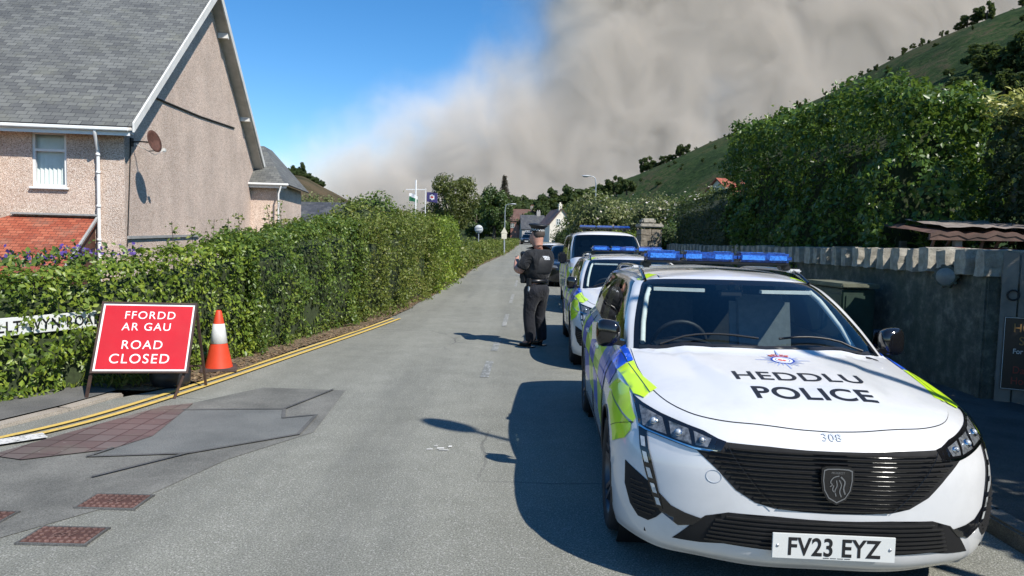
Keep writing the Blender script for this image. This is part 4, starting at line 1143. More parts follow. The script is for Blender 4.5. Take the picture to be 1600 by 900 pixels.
r1 = roof_plane('roof', (-9, -ov, EZ - sl_ * ov + .10), (vx - .02, -ov, EZ - sl_ * ov + .10), (-9, RY, RZ + .10), .06, M['slate'], house,
   [(-4.6, -ov, EZ - sl_ * ov + .10), (vx - .02, -ov, EZ - sl_ * ov + .10), (vx - .02, RY, RZ + .10), (-11, RY, RZ + .10), (-11, 4, EZ + 4 * sl_ + .1)])
roof_plane('roof', (vx - .02, GL + ov, EZ - sl_ * ov + .10), (-11, GL + ov, EZ - sl_ * ov + .10), (vx - .02, RY, RZ + .10), .06, M['slate'], house)
# wing roof, running forward
roof_plane('roof', (-3.1, .6, EZ + .05), (-3.1, -2.2, EZ + .05), (-6.5, .6, EZ + 3.3), .06, M['slate'], house, [(-3.12, -2.2, EZ + .03), (-3.12, -.25, EZ + .03), (-6.6, 3.6, EZ + 3.4), (-6.6, -2.2, EZ + 3.4)][::-1])
v = MB(); v.bar((-3.10, -.36, EZ + .13), (-6.6, 3.66, EZ + 3.56), .13, .05); v.build('valley_flashing', M['board'], house)
for y0, y1 in ((-ov - .05, RY + .03), (GL + ov + .05, RY - .03)):
    z0 = EZ - sl_ * (ov + .05) + .02; z1 = RZ + .04
    b = MB(); b.prism([(vx, y0, z0 - .02), (vx, y0, z0 + .20), (vx, y1, z1 + .20), (vx, y1, z1 - .10)], (.045, 0, 0)); b.build('bargeboard', M['board'], house, recalc=True)
    s_ = MB(); s_.prism([(.004, y0 * .98, z0 + .02), (vx, y0 * .98, z0 + .02), (vx, y1, z1 - .04), (.004, y1, z1 - .04)], (0, 0, .03)); s_.build('soffit', M['soffit'], house, recalc=True)
for py in (68, 76, 154, 243):
    if py == 68: continue
    p = onplane({76: 331, 154: 350, 243: 384}[py], py, 0, .18); yy = p.y; zz = RZ - (yy - RY) * sl_
    b = MB(); b.box((.17, yy, zz - .12), (.33, .16, .17)); b.build('purlin_end', M['board'], house)
# gutters and pipes
g = MB(); g.box((-2.2 + vx / 2 + .25, -ov - .04, EZ - sl_ * ov + .02), (4.1, .11, .09), bev=.02); g.box((-2.2 + vx / 2 + .25, -.19, EZ - sl_ * ov - .03), (4.0, .36, .03)); g.box((-2.2 + vx / 2 + .25, -ov + .01, EZ - sl_ * ov - .04), (4.1, .02, .16)); g.build('gutter', M['pvc'], house)
g = MB(); g.box((-3.02, -1.2, EZ + .02), (.11, 1.7, .09), bev=.02); g.box((-3.14, -1.2, EZ - .06), (.2, 1.7, .12)); g.build('gutter', M['pvc'], house)
px_ = onplane(154, 300, 1, -.08).x; zt = EZ - sl_ * ov
dp = MB(); dp.tube([(px_ + .08, -ov - .03, zt - .02), (px_ + .08, -ov - .03, zt - .10), (px_, -.10, zt - .42), (px_, -.08, zt - .55), (px_, -.08, -1)], .040, 10)
for z in (zt - .55, 3.0, 2.2, 1.4): dp.lathe([(.042, -.03), (.052, -.03), (.052, .03), (.042, .03)], (px_, -.08, z), 10)
dp.build('downpipe', M['pvc'], house)
# window
wf = MB(); cx_, cz_ = (wx0 + wx1) / 2, (wz0 + wz1) / 2; W_, H_ = wx1 - wx0, wz1 - wz0; t = .06
for a, b in (((wx0, wz0 + t / 2), (wx1, wz0 + t / 2)), ((wx0, wz1 - t / 2), (wx1, wz1 - t / 2)), ((wx0, wz1 - H_ * .33), (wx1, wz1 - H_ * .33))): wf.box(((a[0] + b[0]) / 2, .07, a[1]), (W_, .07, t))
for x in (wx0 + t / 2, wx1 - t / 2): wf.box((x, .068, cz_), (t, .074, H_))
win = wf.build('window', M['pvc'], house)
q = MB(); q.add([(wx0, .10, wz0), (wx1, .10, wz0), (wx1, .10, wz1), (wx0, .10, wz1)], [(0, 1, 2, 3)]); q.build('pane', glass_mat('house_window_glass', (.92, .95, .95), .5) if 'glass_mat' in globals() else M['wglass'], win)
q = MB(); n_ = 8
for k in range(n_):
    a = wx0 + W_ * (k + .08) / n_; b = wx0 + W_ * (k + .9) / n_
    q.add([(a, .16, wz0), (b, .20, wz0), (b, .20, wz1), (a, .16, wz1)], [(0, 1, 2, 3)])
q.build('vertical_blind', M['blind'], win)
q = MB(); q.add([(wx0, .5, wz0), (wx1, .5, wz0), (wx1, .5, wz1), (wx0, .5, wz1)], [(0, 1, 2, 3)]); q.build('unlit_room_card', M['cable'], win)  # black sheet, the room's darkness is put into its colour
q = MB(); q.box((cx_, -.03, wz0 - .03), (W_ + .10, .10, .055), bev=.01); q.build('sill', M['pvc'], win)
# lean-to porch roof in red tile
pa, pb = onplane(24, 335, 1, 0), onplane(153, 340, 1, 0); dz = 1.35
pr_ = roof_plane('porch_roof', (pa.x - 3, -1.9, pb.z - dz), (pb.x, -1.9, pb.z - dz), (pa.x - 3, -.02, pb.z), .07, M['redtile'], house,
  [(pa.x - 3, -1.9, pb.z - dz), (pb.x + .02, -1.9, pb.z - dz), (pb.x + .02, -.02, pb.z), (pa.x - .1, -.02, pb.z), (pa.x - 3, -1.6, pb.z - dz * .84)])
q = MB(); q.box(((pa.x + pb.x) / 2, -.07, pb.z + .05), (pb.x - pa.x + .1, .12, .05), bev=.01); q.bar((pb.x + .03, -1.9, pb.z - dz + .03), (pb.x + .03, -.05, pb.z + .03), .05, .05); q.build('porch_flashing', M['leadgrey'], house)
q = MB(); q.prism([(pb.x - .06, -1.8, -1), (pb.x - .06, -.01, -1), (pb.x - .06, -.01, pb.z - .10), (pb.x - .06, -1.8, pb.z - dz - .03)], (-.1, 0, 0)); q.build('porch_side', M['redbrown'] if 'redbrown' in M else M['rust'], house, recalc=True)
# dish, cables, plinth on the gable
da = onplane(206, 222, 0, .02); dm = MB()
dm.tube([da, da + Vector((.20, 0, .02)), da + Vector((.42, -.1, 0))], .02, 6); dm.box(da, (.03, .16, .2))
dk = MB(); T = Matrix.Translation(da + Vector((.52, -.18, 0))) @ Vector((1.0, -.22, .25)).to_track_quat('Z', 'Y').to_matrix().to_4x4()
dk.lathe([(0, .0), (.11, .012), (.20, .04), (.27, .075), (.27, .09), (.20, .055), (.11, .027), (0, .015)], n=24, M=T)
dish = dk.build('satellite_dish', M['rust'], house, recalc=True); dm.build('bracket', M['cable'], dish)
lm = MB(); e = da + Vector((.66, .25, -.14)); lm.tube([da + Vector((.45, -.15, -.22)), e], .012, 5); lm.box(e, (.07, .12, .09), bev=.015); lm.tube([e, e + Vector((-.1, -.3, -.16)), da + Vector((.1, 0, -.05))], .007, 5); lm.build('receiver_arm', M['board'], dish)
cb = MB(); a, b = onplane(236, 150, 0, .02), onplane(366, 200, 0, .02); cb.tube([a, a.lerp(b, .5) - Vector((0, 0, .05)), b], .028, 5); cb.tube([onplane(204, 228, 0, .015), onplane(199, 385, 0, .015)], .016, 5)
cb.build('cable', M['cable'], house)
q = MB(); a, b = onplane(200, 371, 0, .03), onplane(310, 368, 0, .03); q.bar(a, b, .05, .07); q.build('wall_trim', M['leadgrey'], house)
# catslide extension behind
xt = MB(); ex1 = 1.05; y0 = GL - 1.1
xt.box((ex1 / 2 - 1, y0 + 3.0, 1.4), (ex1 + 2, 5.5, 4.75)); xt.build('extension_wall', M['pebble'], house)
roof_plane('extension_roof', (-.8, y0 - .1, 3.74), (ex1 + .35, y0 - .1, 3.74), (-.8, y0 + 2.4, 5.5), .05, M['slate'], house, [(-.8, y0 - .1, 3.74), (ex1 + .35, y0 - .1, 3.74), (.05, y0 + 2.4, 5.5), (-.8, y0 + 2.4, 5.5)])
roof_plane('extension_roof', (ex1 + .35, y0 - .1, 3.74), (ex1 + .35, y0 + 6, 3.74), (.05, y0 + 3, 5.5), .05, M['slate'], house, [(ex1 + .35, y0 - .1, 3.74), (ex1 + .35, y0 + 6, 3.74), (.05, y0 + 4, 5.5), (.05, y0 + 2.4, 5.5)])
q = MB(); q.box((.55, y0 - .15, 3.68), (ex1 + 1.0, .10, .09), bev=.02); q.box((.50, y0 - .05, 3.60), (ex1 + .9, .05, .14)); q.tube([(ex1 + .25, y0 - .15, 3.66), (ex1 + .12, y0 - .09, 3.3), (ex1 + .12, y0 - .09, -1)], .035, 8); q.build('gutter', M['pvc'], house)

# ------------------------------------------------------------------ roofs behind the hedge, far houses
def simple_house(name, c, size, wall_h, roof_h, rz, wallm, roofm, label, wins=(), axis='x', chim=(), over=.25, group=None):
    """size (w, d); ridge along local x; wins = (face, u, z, w, h)"""
    root = empty(name, c, rz, label, 'house', group); w_, d_ = size[0] / 2, size[1] / 2; b = MB()
    b.add([(-w_, -d_, -1), (w_, -d_, -1), (w_, -d_, wall_h), (-w_, -d_, wall_h), (-w_, d_, -1), (w_, d_, -1), (w_, d_, wall_h), (-w_, d_, wall_h), (-w_, 0, wall_h + roof_h), (w_, 0, wall_h + roof_h)],
          [(0, 1, 2, 3), (5, 4, 7, 6), (1, 5, 6, 9, 2), (4, 0, 3, 8, 7)]); b.build('wall', wallm, root)
    s = roof_h / d_; z0 = wall_h - s * over
    rf = roof_plane('roof', (-w_ - over, -d_ - over, z0 + .06), (w_ + over, -d_ - over, z0 + .06), (-w_ - over, 0, wall_h + roof_h + .06), .12, roofm, root)
    roof_plane('roof', (w_ + over, d_ + over, z0 + .06), (-w_ - over, d_ + over, z0 + .06), (w_ + over, 0, wall_h + roof_h + .06), .12, roofm, root)
    for (x, h_) in chim:
        q = MB(); q.box((x, 0, wall_h + roof_h + h_ / 2 - .3), (.9, .6, h_ + .6)); [q.lathe([(.11, 0), (.13, .3), (.09, .3)], (x + e, 0, wall_h + roof_h + h_), 8) for e in (-.22, .22)]; q.build('chimney', wallm, root)
    for (f, u, z, ww, hh) in wins:
        q = MB(); o = .02
        P = {'f': lambda a, e, k: (a, -d_ - k, e), 'r': lambda a, e, k: (w_ + k, a, e), 'l': lambda a, e, k: (-w_ - k, -a, e)}[f]
        q.add([P(u - ww / 2, z, o), P(u + ww / 2, z, o), P(u + ww / 2, z + hh, o), P(u - ww / 2, z + hh, o)], [(0, 1, 2, 3)]); fr = q.build('window', M['wglass'], root)
        q = MB()
        for e in (z, z + hh, z + hh * .6): q.bar(P(u - ww / 2 - .05, e, .05), P(u + ww / 2 + .05, e, .05), .07, .06)
        for e in (-.5, 0, .5): q.bar(P(u + ww * e, z, .052), P(u + ww * e, z + hh, .052), .07, .06)
        q.build('frame', M['pvc'], fr)
    return root
M['cream'] = var('cream_render', (.66, .60, .50), .85, .08, 1.5, bump=.2)
M['render'] = var('grey_render', (.34, .32, .30), .9, .12, 1.5)
M['brickred'] = slates('red_brick', [(.17, .07, .05), (.22, .09, .06), (.26, .12, .09)], .22, .075, (.2, .18, .16))
simple_house('bungalow', (-13.8, 38, -.5), (9, 7), 2.0, 1.9, R(4), M['render'], M['slatefar'], 'low house with dark slate roof showing behind the tall hedge', [('r', 0, 1, .9, 1)])
simple_house('bungalow', (-17.8, 47, -.9), (6, 8), 2.6, 2.6, R(96), M['render'], M['slatefar'], 'grey slate gable roof beside the rear extension of the pebbledashed house', [('f', 0, 1, 1, 1)])
simple_house('white_house', (8.0, 134, road_z(134)), (9, 4.4), 3.4, 2.7, R(100), M['cream'], M['redfar'], 'cream gabled house far down the road beyond the van', [('l', -.6, 3.2, .7, 1.0), ('l', 1.0, .6, .8, 1.1), ('f', 0, 2.4, .9, 1.1)], chim=((-3, .9),))
simple_house('terrace', (4.5, 172, road_z(172) - 2.2), (5.4, 9), 4.6, 3.4, R(3), M['render'], M['slatefar'], 'far grey terrace closing the end of the road under dark trees', [('f', -1.4, 3.0, .9, 1.2), ('f', 1.2, 3.0, .9, 1.2)], chim=((1.5, 1),))
simple_house('terrace', (3, 196, road_z(190) - .5), (7, 8), 5.2, 3.2, R(-4), M['brickred'], M['redfar'], 'red roofed house furthest away at the top of the road', [('f', -3, 3.2, .9, 1.2), ('f', 2, 3.2, .9, 1.2)], chim=((2, 1),))
q = wp(1152, 290, 70); simple_house('hillside_house', (q.x, q.y + 3, 0), (2.6, 5), q.z - .8, 1.7, R(20), M['cream'], M['redtile'], 'house with orange tiled roof peeping over the flowering shrubs', [('f', 0, 4, .8, 1)])

# ------------------------------------------------------------------ right: stone wall, gate, cabinet
def stonemat(name, a, b, c, sc=7, grn=.5):
    n = NT(name); co = n.coord(); f = n.noise(sc, 7, .7, co); g = n.noise(sc * .22, 5, .65, co)
    col = n.ramp(f, [(.32, a), (.52, b), (.68, c)]); col = n.mix(n.ramp(g, [(.42, 0.0), (.62, grn)]), col, (.045, .062, .040))
    sp = n.noise(sc * 9, 3, .7, co); col = n.mix(n.ramp(sp, [(.66, 0.0), (.72, .55)]), col, (.33, .32, .26))
    n.set(Base_Color=col, Roughness=.92); n.bump(n.mix(.4, f, sp), .8, .03); return n.m
M['wallrender'] = stonemat('weathered_render', (.034, .038, .030), (.095, .098, .076), (.22, .21, .165), 6)
M['coping'] = stonemat('coping_stone', (.22, .20, .16), (.36, .33, .27), (.50, .46, .38), 9, .12)
M['pierstone'] = stonemat('rough_pier_stone', (.12, .10, .075), (.24, .20, .15), (.36, .32, .25), 6, .2)
WX = 4.92
swl = empty('stone_wall', (WX, 7.3, 0), 0, 'grey rendered garden wall topped with upright coping stones beside the pavement', 'wall')
b = MB(); ny = 60; nz = 8; Y0_, Y1_ = 0.0, 15.0; vs = []
for i in range(ny + 1):
    for k in range(nz + 1):
        y = Y0_ + (Y1_ - Y0_) * i / ny; z = 1.38 * k / nz; vs.append((.018 * noise.noise(Vector((y * 1.5, z * 1.5, 0))) + .01 * noise.noise(Vector((y * 6, z * 6, 0))), y, z))
b.add(vs, [(i * (nz + 1) + k, i * (nz + 1) + k + 1, (i + 1) * (nz + 1) + k + 1, (i + 1) * (nz + 1) + k) for i in range(ny) for k in range(nz)], 0, True)
b.box((.20, 7.5, .69), (.36, 14.98, 1.376)); b.box((.17, -.02, .69), (.42, .10, 1.38), bev=.02)
b.build('wall_body', M['wallrender'], swl, recalc=False)
cs = MB(); y = -.1; rs = random.Random(3); i = 0
while y < 15:
    w_ = rs.uniform(.14, .20) if i % 2 == 0 else rs.uniform(.10, .15); tall = i % 2 == 0; h_ = (.27 if tall else .17) * rs.uniform(.94, 1.06); xo = (-.055 if tall else .06) + rs.uniform(-.012, .012)
    bm = bmesh.new(); bmesh.ops.create_cube(bm, size=1); bmesh.ops.subdivide_edges(bm, edges=bm.edges[:], cuts=2, use_grid_fill=True)
    for v_ in bm.verts:
        c = v_.co; c.x *= .42 - xo; c.y *= w_ * .94; c.z *= h_; s0 = Vector((i * 3.1, 0, 0)); c += .020 * Vector([noise.noise(c * 9 + s0 + Vector((k * 9, 0, 0))) for k in range(3)])
        if c.z > 0 and c.x < -.1: c.z -= rs.uniform(0, .012)
    bm.verts.index_update(); cs.add([v_.co + Vector((.17 + xo / 2, y + w_ / 2, 1.37 + h_ / 2)) for v_ in bm.verts], [tuple(v_.index for v_ in f.verts) for f in bm.faces], 0, False); bm.free()
    y += w_ + .016; i += 1
cs.build('coping', M['coping'], swl)
M['lampglass'] = var('frosted_lamp_glass', (.15, .165, .16), .35, .12, 30)
lf = empty('wall_lamp', (WX - .10, 7.80, 1.34), R(44), 'round bulkhead lamp fixed near the end of the rendered wall', 'lamp')
b = MB(); b.lathe([(.0, -.02), (.118, -.02), (.118, .07), (.10, .085), (.095, .08)], (0, 0, 0), 28, axis='X', M=Matrix.Scale(-1, 4, (1, 0, 0)))
for k in range(10): a = 2 * pi * k / 10; b.box((-.03, .118 * cos(a), .118 * sin(a)), (.09, .035, .035), bev=.008)
b.build('lamp_body', M['wallrender'], lf); b = MB(); b.lathe([(.095, -.082), (.06, -.098), (0, -.104)], (0, 0, 0), 24, axis='X'); b.build('lamp_glass', M['lampglass'], lf, recalc=True)
M['cabgreen'] = var('dark_green_paint', (.022, .045, .032), .5, .3, 4); M['cablid'] = var('lichened_lid', (.12, .125, .085), .85, .3, 9, bump=.4)
cab = empty('street_cabinet', (4.46, 9.55, .095), R(4), 'dark green roadside cabinet with lichened lid against the wall', 'cabinet')
b = MB(); b.box((0, 0, .50), (.44, .92, 1.0), bev=.012); b.build('cabinet_body', M['cabgreen'], cab)
b = MB(); b.box((0, 0, 1.045), (.52, 1.02, .06), bev=.015); b.build('lid', M['cablid'], cab)
for y_ in (-.23, .23):
    b = MB(); b.box((-.228, y_, .50), (.018, .42, .86), bev=.004); d_ = b.build('door', M['cabgreen'], cab)
    b = MB(); b.box((-.245, y_ + .15 * (1 if y_ < 0 else -1), .62), (.016, .02, .12), bev=.004); b.build('handle', M['leadgrey'], d_)
b = MB(); b.box((0, -.467, .5), (.36, .016, .84), bev=.004); b.build('side_panel', M['cabgreen'], cab)
# boarded gate with the notice
M['greywood'] = var('grey_weathered_wood', (.20, .185, .16), .85, .22, 6, bump=.4, bsc=22)
M['signblack'] = var('notice_black', (.014, .012, .012), .35, .2, 6); M['signred'] = var('notice_red', (.22, .03, .02), .5); M['signgold'] = var('notice_gold', (.30, .16, .05), .5); M['signwhite'] = var('notice_white', (.60, .60, .58), .5)
GT = Vector((4.98, 7.16, 0)); GZ = R(-27)
gt = empty('board_gate', GT, GZ, 'grey wooden board gate standing open at the end of the stone wall', 'gate')
for k in range(9):
    b = MB(); hh = 1.56 - .012 * k + .02 * sin(k * 2.3); b.box((.07 + .152 * k, 0, .12 + hh / 2 - .06), (.136, .022, hh), bev=.004); b.build('board', M['greywood'], gt)
for z in (.35, 1.35): b = MB(); b.box((.70, .035, z), (1.4, .04, .10), bev=.006); b.build('rail', M['greywood'], gt)
b = MB(); b.tube([(.10 + .05 * cos(a), -.03, 1.19 + .05 * sin(a)) for a in [2 * pi * k / 14 for k in range(15)]], .009, 6); b.build('latch_ring', M['cable'], gt)
nt_ = empty('notice', GT + Matrix.Rotation(GZ, 3, 'Z') @ Vector((.62, -.03, .60)), GZ, 'black advertising notice with gold and white lettering hung on the board gate', 'sign')
b = MB(); b.box((0, 0, 0), (1.16, .012, .74), bev=.003); b.build('notice_board', M['signblack'], nt_)
tx = MB()
for s, h_, z, m_, x_ in (('HONEST SERVICE', .085, .20, 2, -.05), ('SERVICES', .085, .07, 0, -.12), ('For All Your Plumbing', .048, -.03, 1, -.02), ('Local Work', .048, -.12, 1, -.05), ('Dave: 01407', .075, -.24, 0, -.08), ('Home:', .06, -.33, 0, -.30)):
    vs_, fs_ = text_mesh(s, h_, .012, .85) if 'text_mesh' in globals() else ([], [])
    tx.add([(v_.x + x_ + (max(q.x for q in vs_) - .45 if False else 0), -.0095, z + v_.y) for v_ in vs_], fs_, m_)
NOTICE = (nt_, tx)

# rubble pier with plaque
pier = empty('gate_pier', (4.30, 22.4, 0), R(3), 'rough stone gate pier with a dark plaque behind the patrol cars', 'pillar')
b = MB(); rs = random.Random(5); z = 0
while z < 2.0:
    h_ = rs.uniform(.16, .26); x = -.33
    while x < .30:
        w_ = min(rs.uniform(.18, .34), .33 - x)
        for yy in (-.16, .16):
            bm = bmesh.new(); bmesh.ops.create_cube(bm, size=1); bmesh.ops.subdivide_edges(bm, edges=bm.edges[:], cuts=1, use_grid_fill=True)
            for v_ in bm.verts: v_.co = Vector((v_.co.x * w_ * .97, v_.co.y * .33, v_.co.z * h_ * .95)) + .02 * Vector([noise.noise(v_.co * 5 + Vector((x * 9 + k * 3, z * 7, yy))) for k in range(3)])
            bm.verts.index_update(); b.add([v_.co + Vector((x + w_ / 2, yy, z + h_ / 2)) for v_ in bm.verts], [tuple(v_.index for v_ in f.verts) for f in bm.faces]); bm.free()
        x += w_ + .004
    z += h_
b.build('pier_stones', M['pierstone'], pier)
b = MB(); b.box((0, 0, 2.20), (.74, .72, .12), bev=.03); b.box((-.06, 0, 2.34), (.44, .46, .17), bev=.05); b.build('cap', M['coping'], pier)
b = MB(); b.box((.05, -.345, 1.45), (.34, .02, .16), bev=.006); b.build('plaque', M['signblack'], pier)
# white pickets and low wall beyond the clipped hedge
pf = empty('picket_fence', (5.0, 15.5, 0), 0, 'short run of pale garden railings between the pier and the clipped hedge', 'fence')
for k in range(14): b = MB(); b.box((.1 + .004 * k, .13 + .46 * k, .95), (.03, .07, 1.5), bev=.004); b.build('picket', M['board'], pf)
for z in (.6, 1.3): b = MB(); b.box((.14, 3.2, z), (.03, 6.4, .06)); b.build('rail', M['board'], pf)
# bin store roof behind the wall
M['sheet'] = var('pale_glare_sheet', (.30, .25, .22), .35, .3, 8)
M['shedbrown'] = var('brown_felt', (.115, .065, .048), .7, .4, 5, bump=.5, bsc=18); M['shedred'] = var('rusty_red_drum', (.13, .028, .018), .5, .3, 6)
sh = empty('lean_to_roof', (5.80, 9.05, .14), R(-6), 'sagging brown felt roof on posts just behind the stone wall', 'shed')
b = MB(); N_ = 14; vs = []
for j in (0, 1, 2, 3):
    for i in range(N_ + 1):
        x = -.66 + 1.52 * i / N_; vs.append((x, -.5 + .55 * j, 1.70 + .05 * j + .035 * noise.noise(Vector((x * 3, j * 1.3, 0))) + (.02 if i % 2 else -.01)))
b.add(vs + [p + Vector((0, 0, -.045)) for p in map(Vector, vs)], [(j * (N_ + 1) + i, j * (N_ + 1) + i + 1, (j + 1) * (N_ + 1) + i + 1, (j + 1) * (N_ + 1) + i) for j in range(3) for i in range(N_)] + [((N_ + 1) * 4 + i, i, i + 1, (N_ + 1) * 4 + i + 1)[::-1] for i in range(N_)])
b.build('felt_roof', M['shedbrown'], sh)
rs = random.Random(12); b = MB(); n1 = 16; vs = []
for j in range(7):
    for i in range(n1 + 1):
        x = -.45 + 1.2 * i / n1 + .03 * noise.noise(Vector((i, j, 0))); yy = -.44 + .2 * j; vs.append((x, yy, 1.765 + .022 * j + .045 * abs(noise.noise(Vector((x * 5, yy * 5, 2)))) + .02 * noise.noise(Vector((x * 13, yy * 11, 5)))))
b.add(vs, [(j * (n1 + 1) + i, j * (n1 + 1) + i + 1, (j + 1) * (n1 + 1) + i + 1, (j + 1) * (n1 + 1) + i) for j in range(6) for i in range(n1)]); b.build('glare_sheet', M['sheet'], sh)  # added pale skin standing in for patches of glare on the felt
for k in range(8): b = MB(); b.bar((-.58 + .19 * k, -.43, 1.64), (-.58 + .19 * k, -.30, 1.40 + .1 * (k % 3)), .03, .02); b.build('bracket', M['shedbrown'], sh)
b = MB(); b.bar((-.66, -.47, 1.645), (.86, -.47, 1.655), .04, .07); b.build('fascia', M['shedbrown'], sh)
for x, y_ in ((-.30, -.4), (.8, -.4), (-.30, 1.1), (.8, 1.1)): b = MB(); b.box((x, y_, .8), (.08, .08, 1.62)); b.build('post', M['greywood'], sh)
for x in (-.25, .32):
    t = empty('drum', (5.72 + x, 8.88, .1), 0, 'rusty red drum under the %s of the felt roof' % ('middle' if x < 0 else 'end nearest the gate'), 'drum')
    b = MB(); b.lathe([(0, 0), (.26, 0), (.26, .5), (.27, .52), (.26, .54), (.26, 1.05), (.27, 1.07), (.26, 1.09), (.26, 1.56), (.24, 1.57), (0, 1.57)], n=24); b.build('drum_body', M['shedred'], t, recalc=True)
    b = MB(); b.lathe([(.03, 1.57), (.03, 1.59), (0, 1.59)], (.15, 0, 0), 10); b.build('bung', M['leadgrey'], t)

# ------------------------------------------------------------------ hedges and shrubs
lerp = lambda a, b, t: a + (b - a) * t
def tabf(tab): return lambda t: interp(tab, t)
plate_hole = lambda p: (-5.0 < p[0] < -3.9 and p[1] < 7.3 and .62 < p[2] < .84 and nr.uniform() < (.50 if p[0] > -4.5 else .22))
ribbon_hedge('ivy_hedge', [(-12.5, 4.5), (-8.5, 4.75), (-6.4, 5.15), (-5.40, 5.65), (-4.92, 6.25), (-4.62, 6.95), (-4.15, 7.8), (-3.85, 8.7), (-3.68, 9.6)][::-1], lambda t: .28, tabf([(0, 1.55), (.12, 1.38), (.3, 1.14), (1, 1.1)]), 1050, .050, M['ivy'],
    'bright ivy smothering the low wall behind the road closed sign', 'hedge', rough=.12, sc=2.0, seed=1, jit=.55, droop=.9, holes=plate_hole)
ribbon_hedge('ivy_hedge', [(-3.80, 9.3), (-3.50, 11.5), (-3.18, 13.6)][::-1], lambda t: .42, tabf([(0, 1.95), (1, 1.60)]), 900, .048, M['ivydark'],
    'darker ivy hedge beside the verge between the bright ivy and the leafy hedge', 'hedge', rough=.16, sc=1.7, seed=5, jit=.6, droop=.7)
ribbon_hedge('mixed_hedge', [(-3.25, 13.2), (-2.92, 17), (-2.75, 21)][::-1], lambda t: .50, tabf([(0, 2.2), (.5, 2.1), (1, 1.9)]), 800, .050, M['mixhedge'],
    'loose mixed hedge with browning stems halfway along the verge', 'hedge', rough=.30, sc=1.0, seed=8, wild=.3)
ribbon_hedge('mixed_hedge', [(-2.78, 20.6), (-2.72, 25), (-2.75, 28.5)][::-1], lambda t: .55, tabf([(0, 2.25), (1, 2.2)]), 420, .070, M['ivy'],
    'yellow green end of the tall hedge before it drops to the low verge growth', 'hedge', rough=.28, sc=.9, seed=12, wild=.2)
ribbon_hedge('low_hedge', [(-2.9, 28.8), (-2.85, 44), (-2.2, 58), (-1.2, 74), (.3, 108)][::-1], lambda t: .6, tabf([(0, 1.9), (.3, 1.6), (.8, 1.4), (1, 1.2)]), 110, .12, M['mixhedge'],
    'low scrubby hedge following the distant road edge past the round sign', 'hedge', rough=.3, sc=.8, seed=15)
for i, (px, Y, top, mt, lab, wd) in enumerate(((598, 17.5, 2.8, 'ivydark', 'dark leafy bush standing proud of the roadside hedge', 1.1), (560, 15.5, 2.4, 'mixhedge', 'broad green bush behind the darker ivy hedge', 1.0), (480, 13.5, 2.1, 'mixhedge', 'low rounded bush behind the ivy below the slate roofs', 1.0), (665, 24, 2.5, 'mixhedge', 'leafy bush at the foot of the flagpole', 1.2), (395, 12.2, 1.62, 'tree', 'straggly bush with thin upright shoots against the house gable', .9))):
    x = (px - 800) / 1100 * Y
    P = [((rng.uniform(-.5, .5) * wd, rng.uniform(-.3, .3), top - .65 + rng.uniform(-.15, .1)), (.55 * wd, .5, .6)) for _ in range(4)] + [((0, 0, (top - .5) / 2), (.7 * wd, .6, (top - .4) / 2))]
    bush('bush', (x, Y, 0), P, 5200, .065, M[mt], lab, seed=20 + i)
ORD = ['first', 'second', 'third', 'fourth', 'fifth', 'sixth', 'seventh', 'eighth']
# sprays of thin shoots above the ivy
for i, (px, py, Y) in enumerate(((268, 352, 9), (330, 348, 10), (352, 345, 10.3), (372, 338, 11), (420, 325, 12), (438, 318, 12.4), (300, 358, 9.6))):
    p = wp(px, py, Y); root = empty('shoot', (p.x, p.y, p.z - .55), 0, None, None)
    tag(root, '%s thin shoot above the ivy, counted from the downpipe along the gable' % ORD[(0, 2, 3, 4, 5, 6, 1)[i]], 'plant', 'thin shoots above the ivy')
    s = MB(); s.tube([(0, 0, -.4), (.03, 0, .2), (.0 + .05 * sin(i), 0, .6)], [.008, .006, .003], 4); s.build('stem', M['bark'], root)
    P = np.array([(rng.uniform(-.07, .07), rng.uniform(-.06, .06), rng.uniform(-.1, .6)) for _ in range(60)]); link('leaves', leaf_mesh(P, np.tile([0, -1, .3], (60, 1)), .05, .9), M['mixhedge'], root)
for i, px in enumerate((8, 30, 62, 95, 112, 128, 165, 205)):
    p = wp(px, 400 - (px > 100) * 8, 7.3 + px * .006); root = empty('clematis', (p.x, p.y, p.z), 0); tag(root, '%s tuft of purple clematis on the ivy top, counted from the porch outward' % ORD[i], 'flower', 'purple clematis along the ivy top')
    P = np.array([(nr.normal(0, .09), nr.normal(0, .07), nr.normal(0, .045)) for _ in range(20)]); link('petals', leaf_mesh(P, np.tile([0, -1, .5], (20, 1)), .038, .8, .9), M['purple'], root)
    P = np.array([(nr.normal(0, .12), nr.normal(0, .10), nr.normal(-.06, .06)) for _ in range(60)]); link('leaves', leaf_mesh(P, np.tile([0, -1, .5], (60, 1)), .06, .8), M['ivydark'], root)

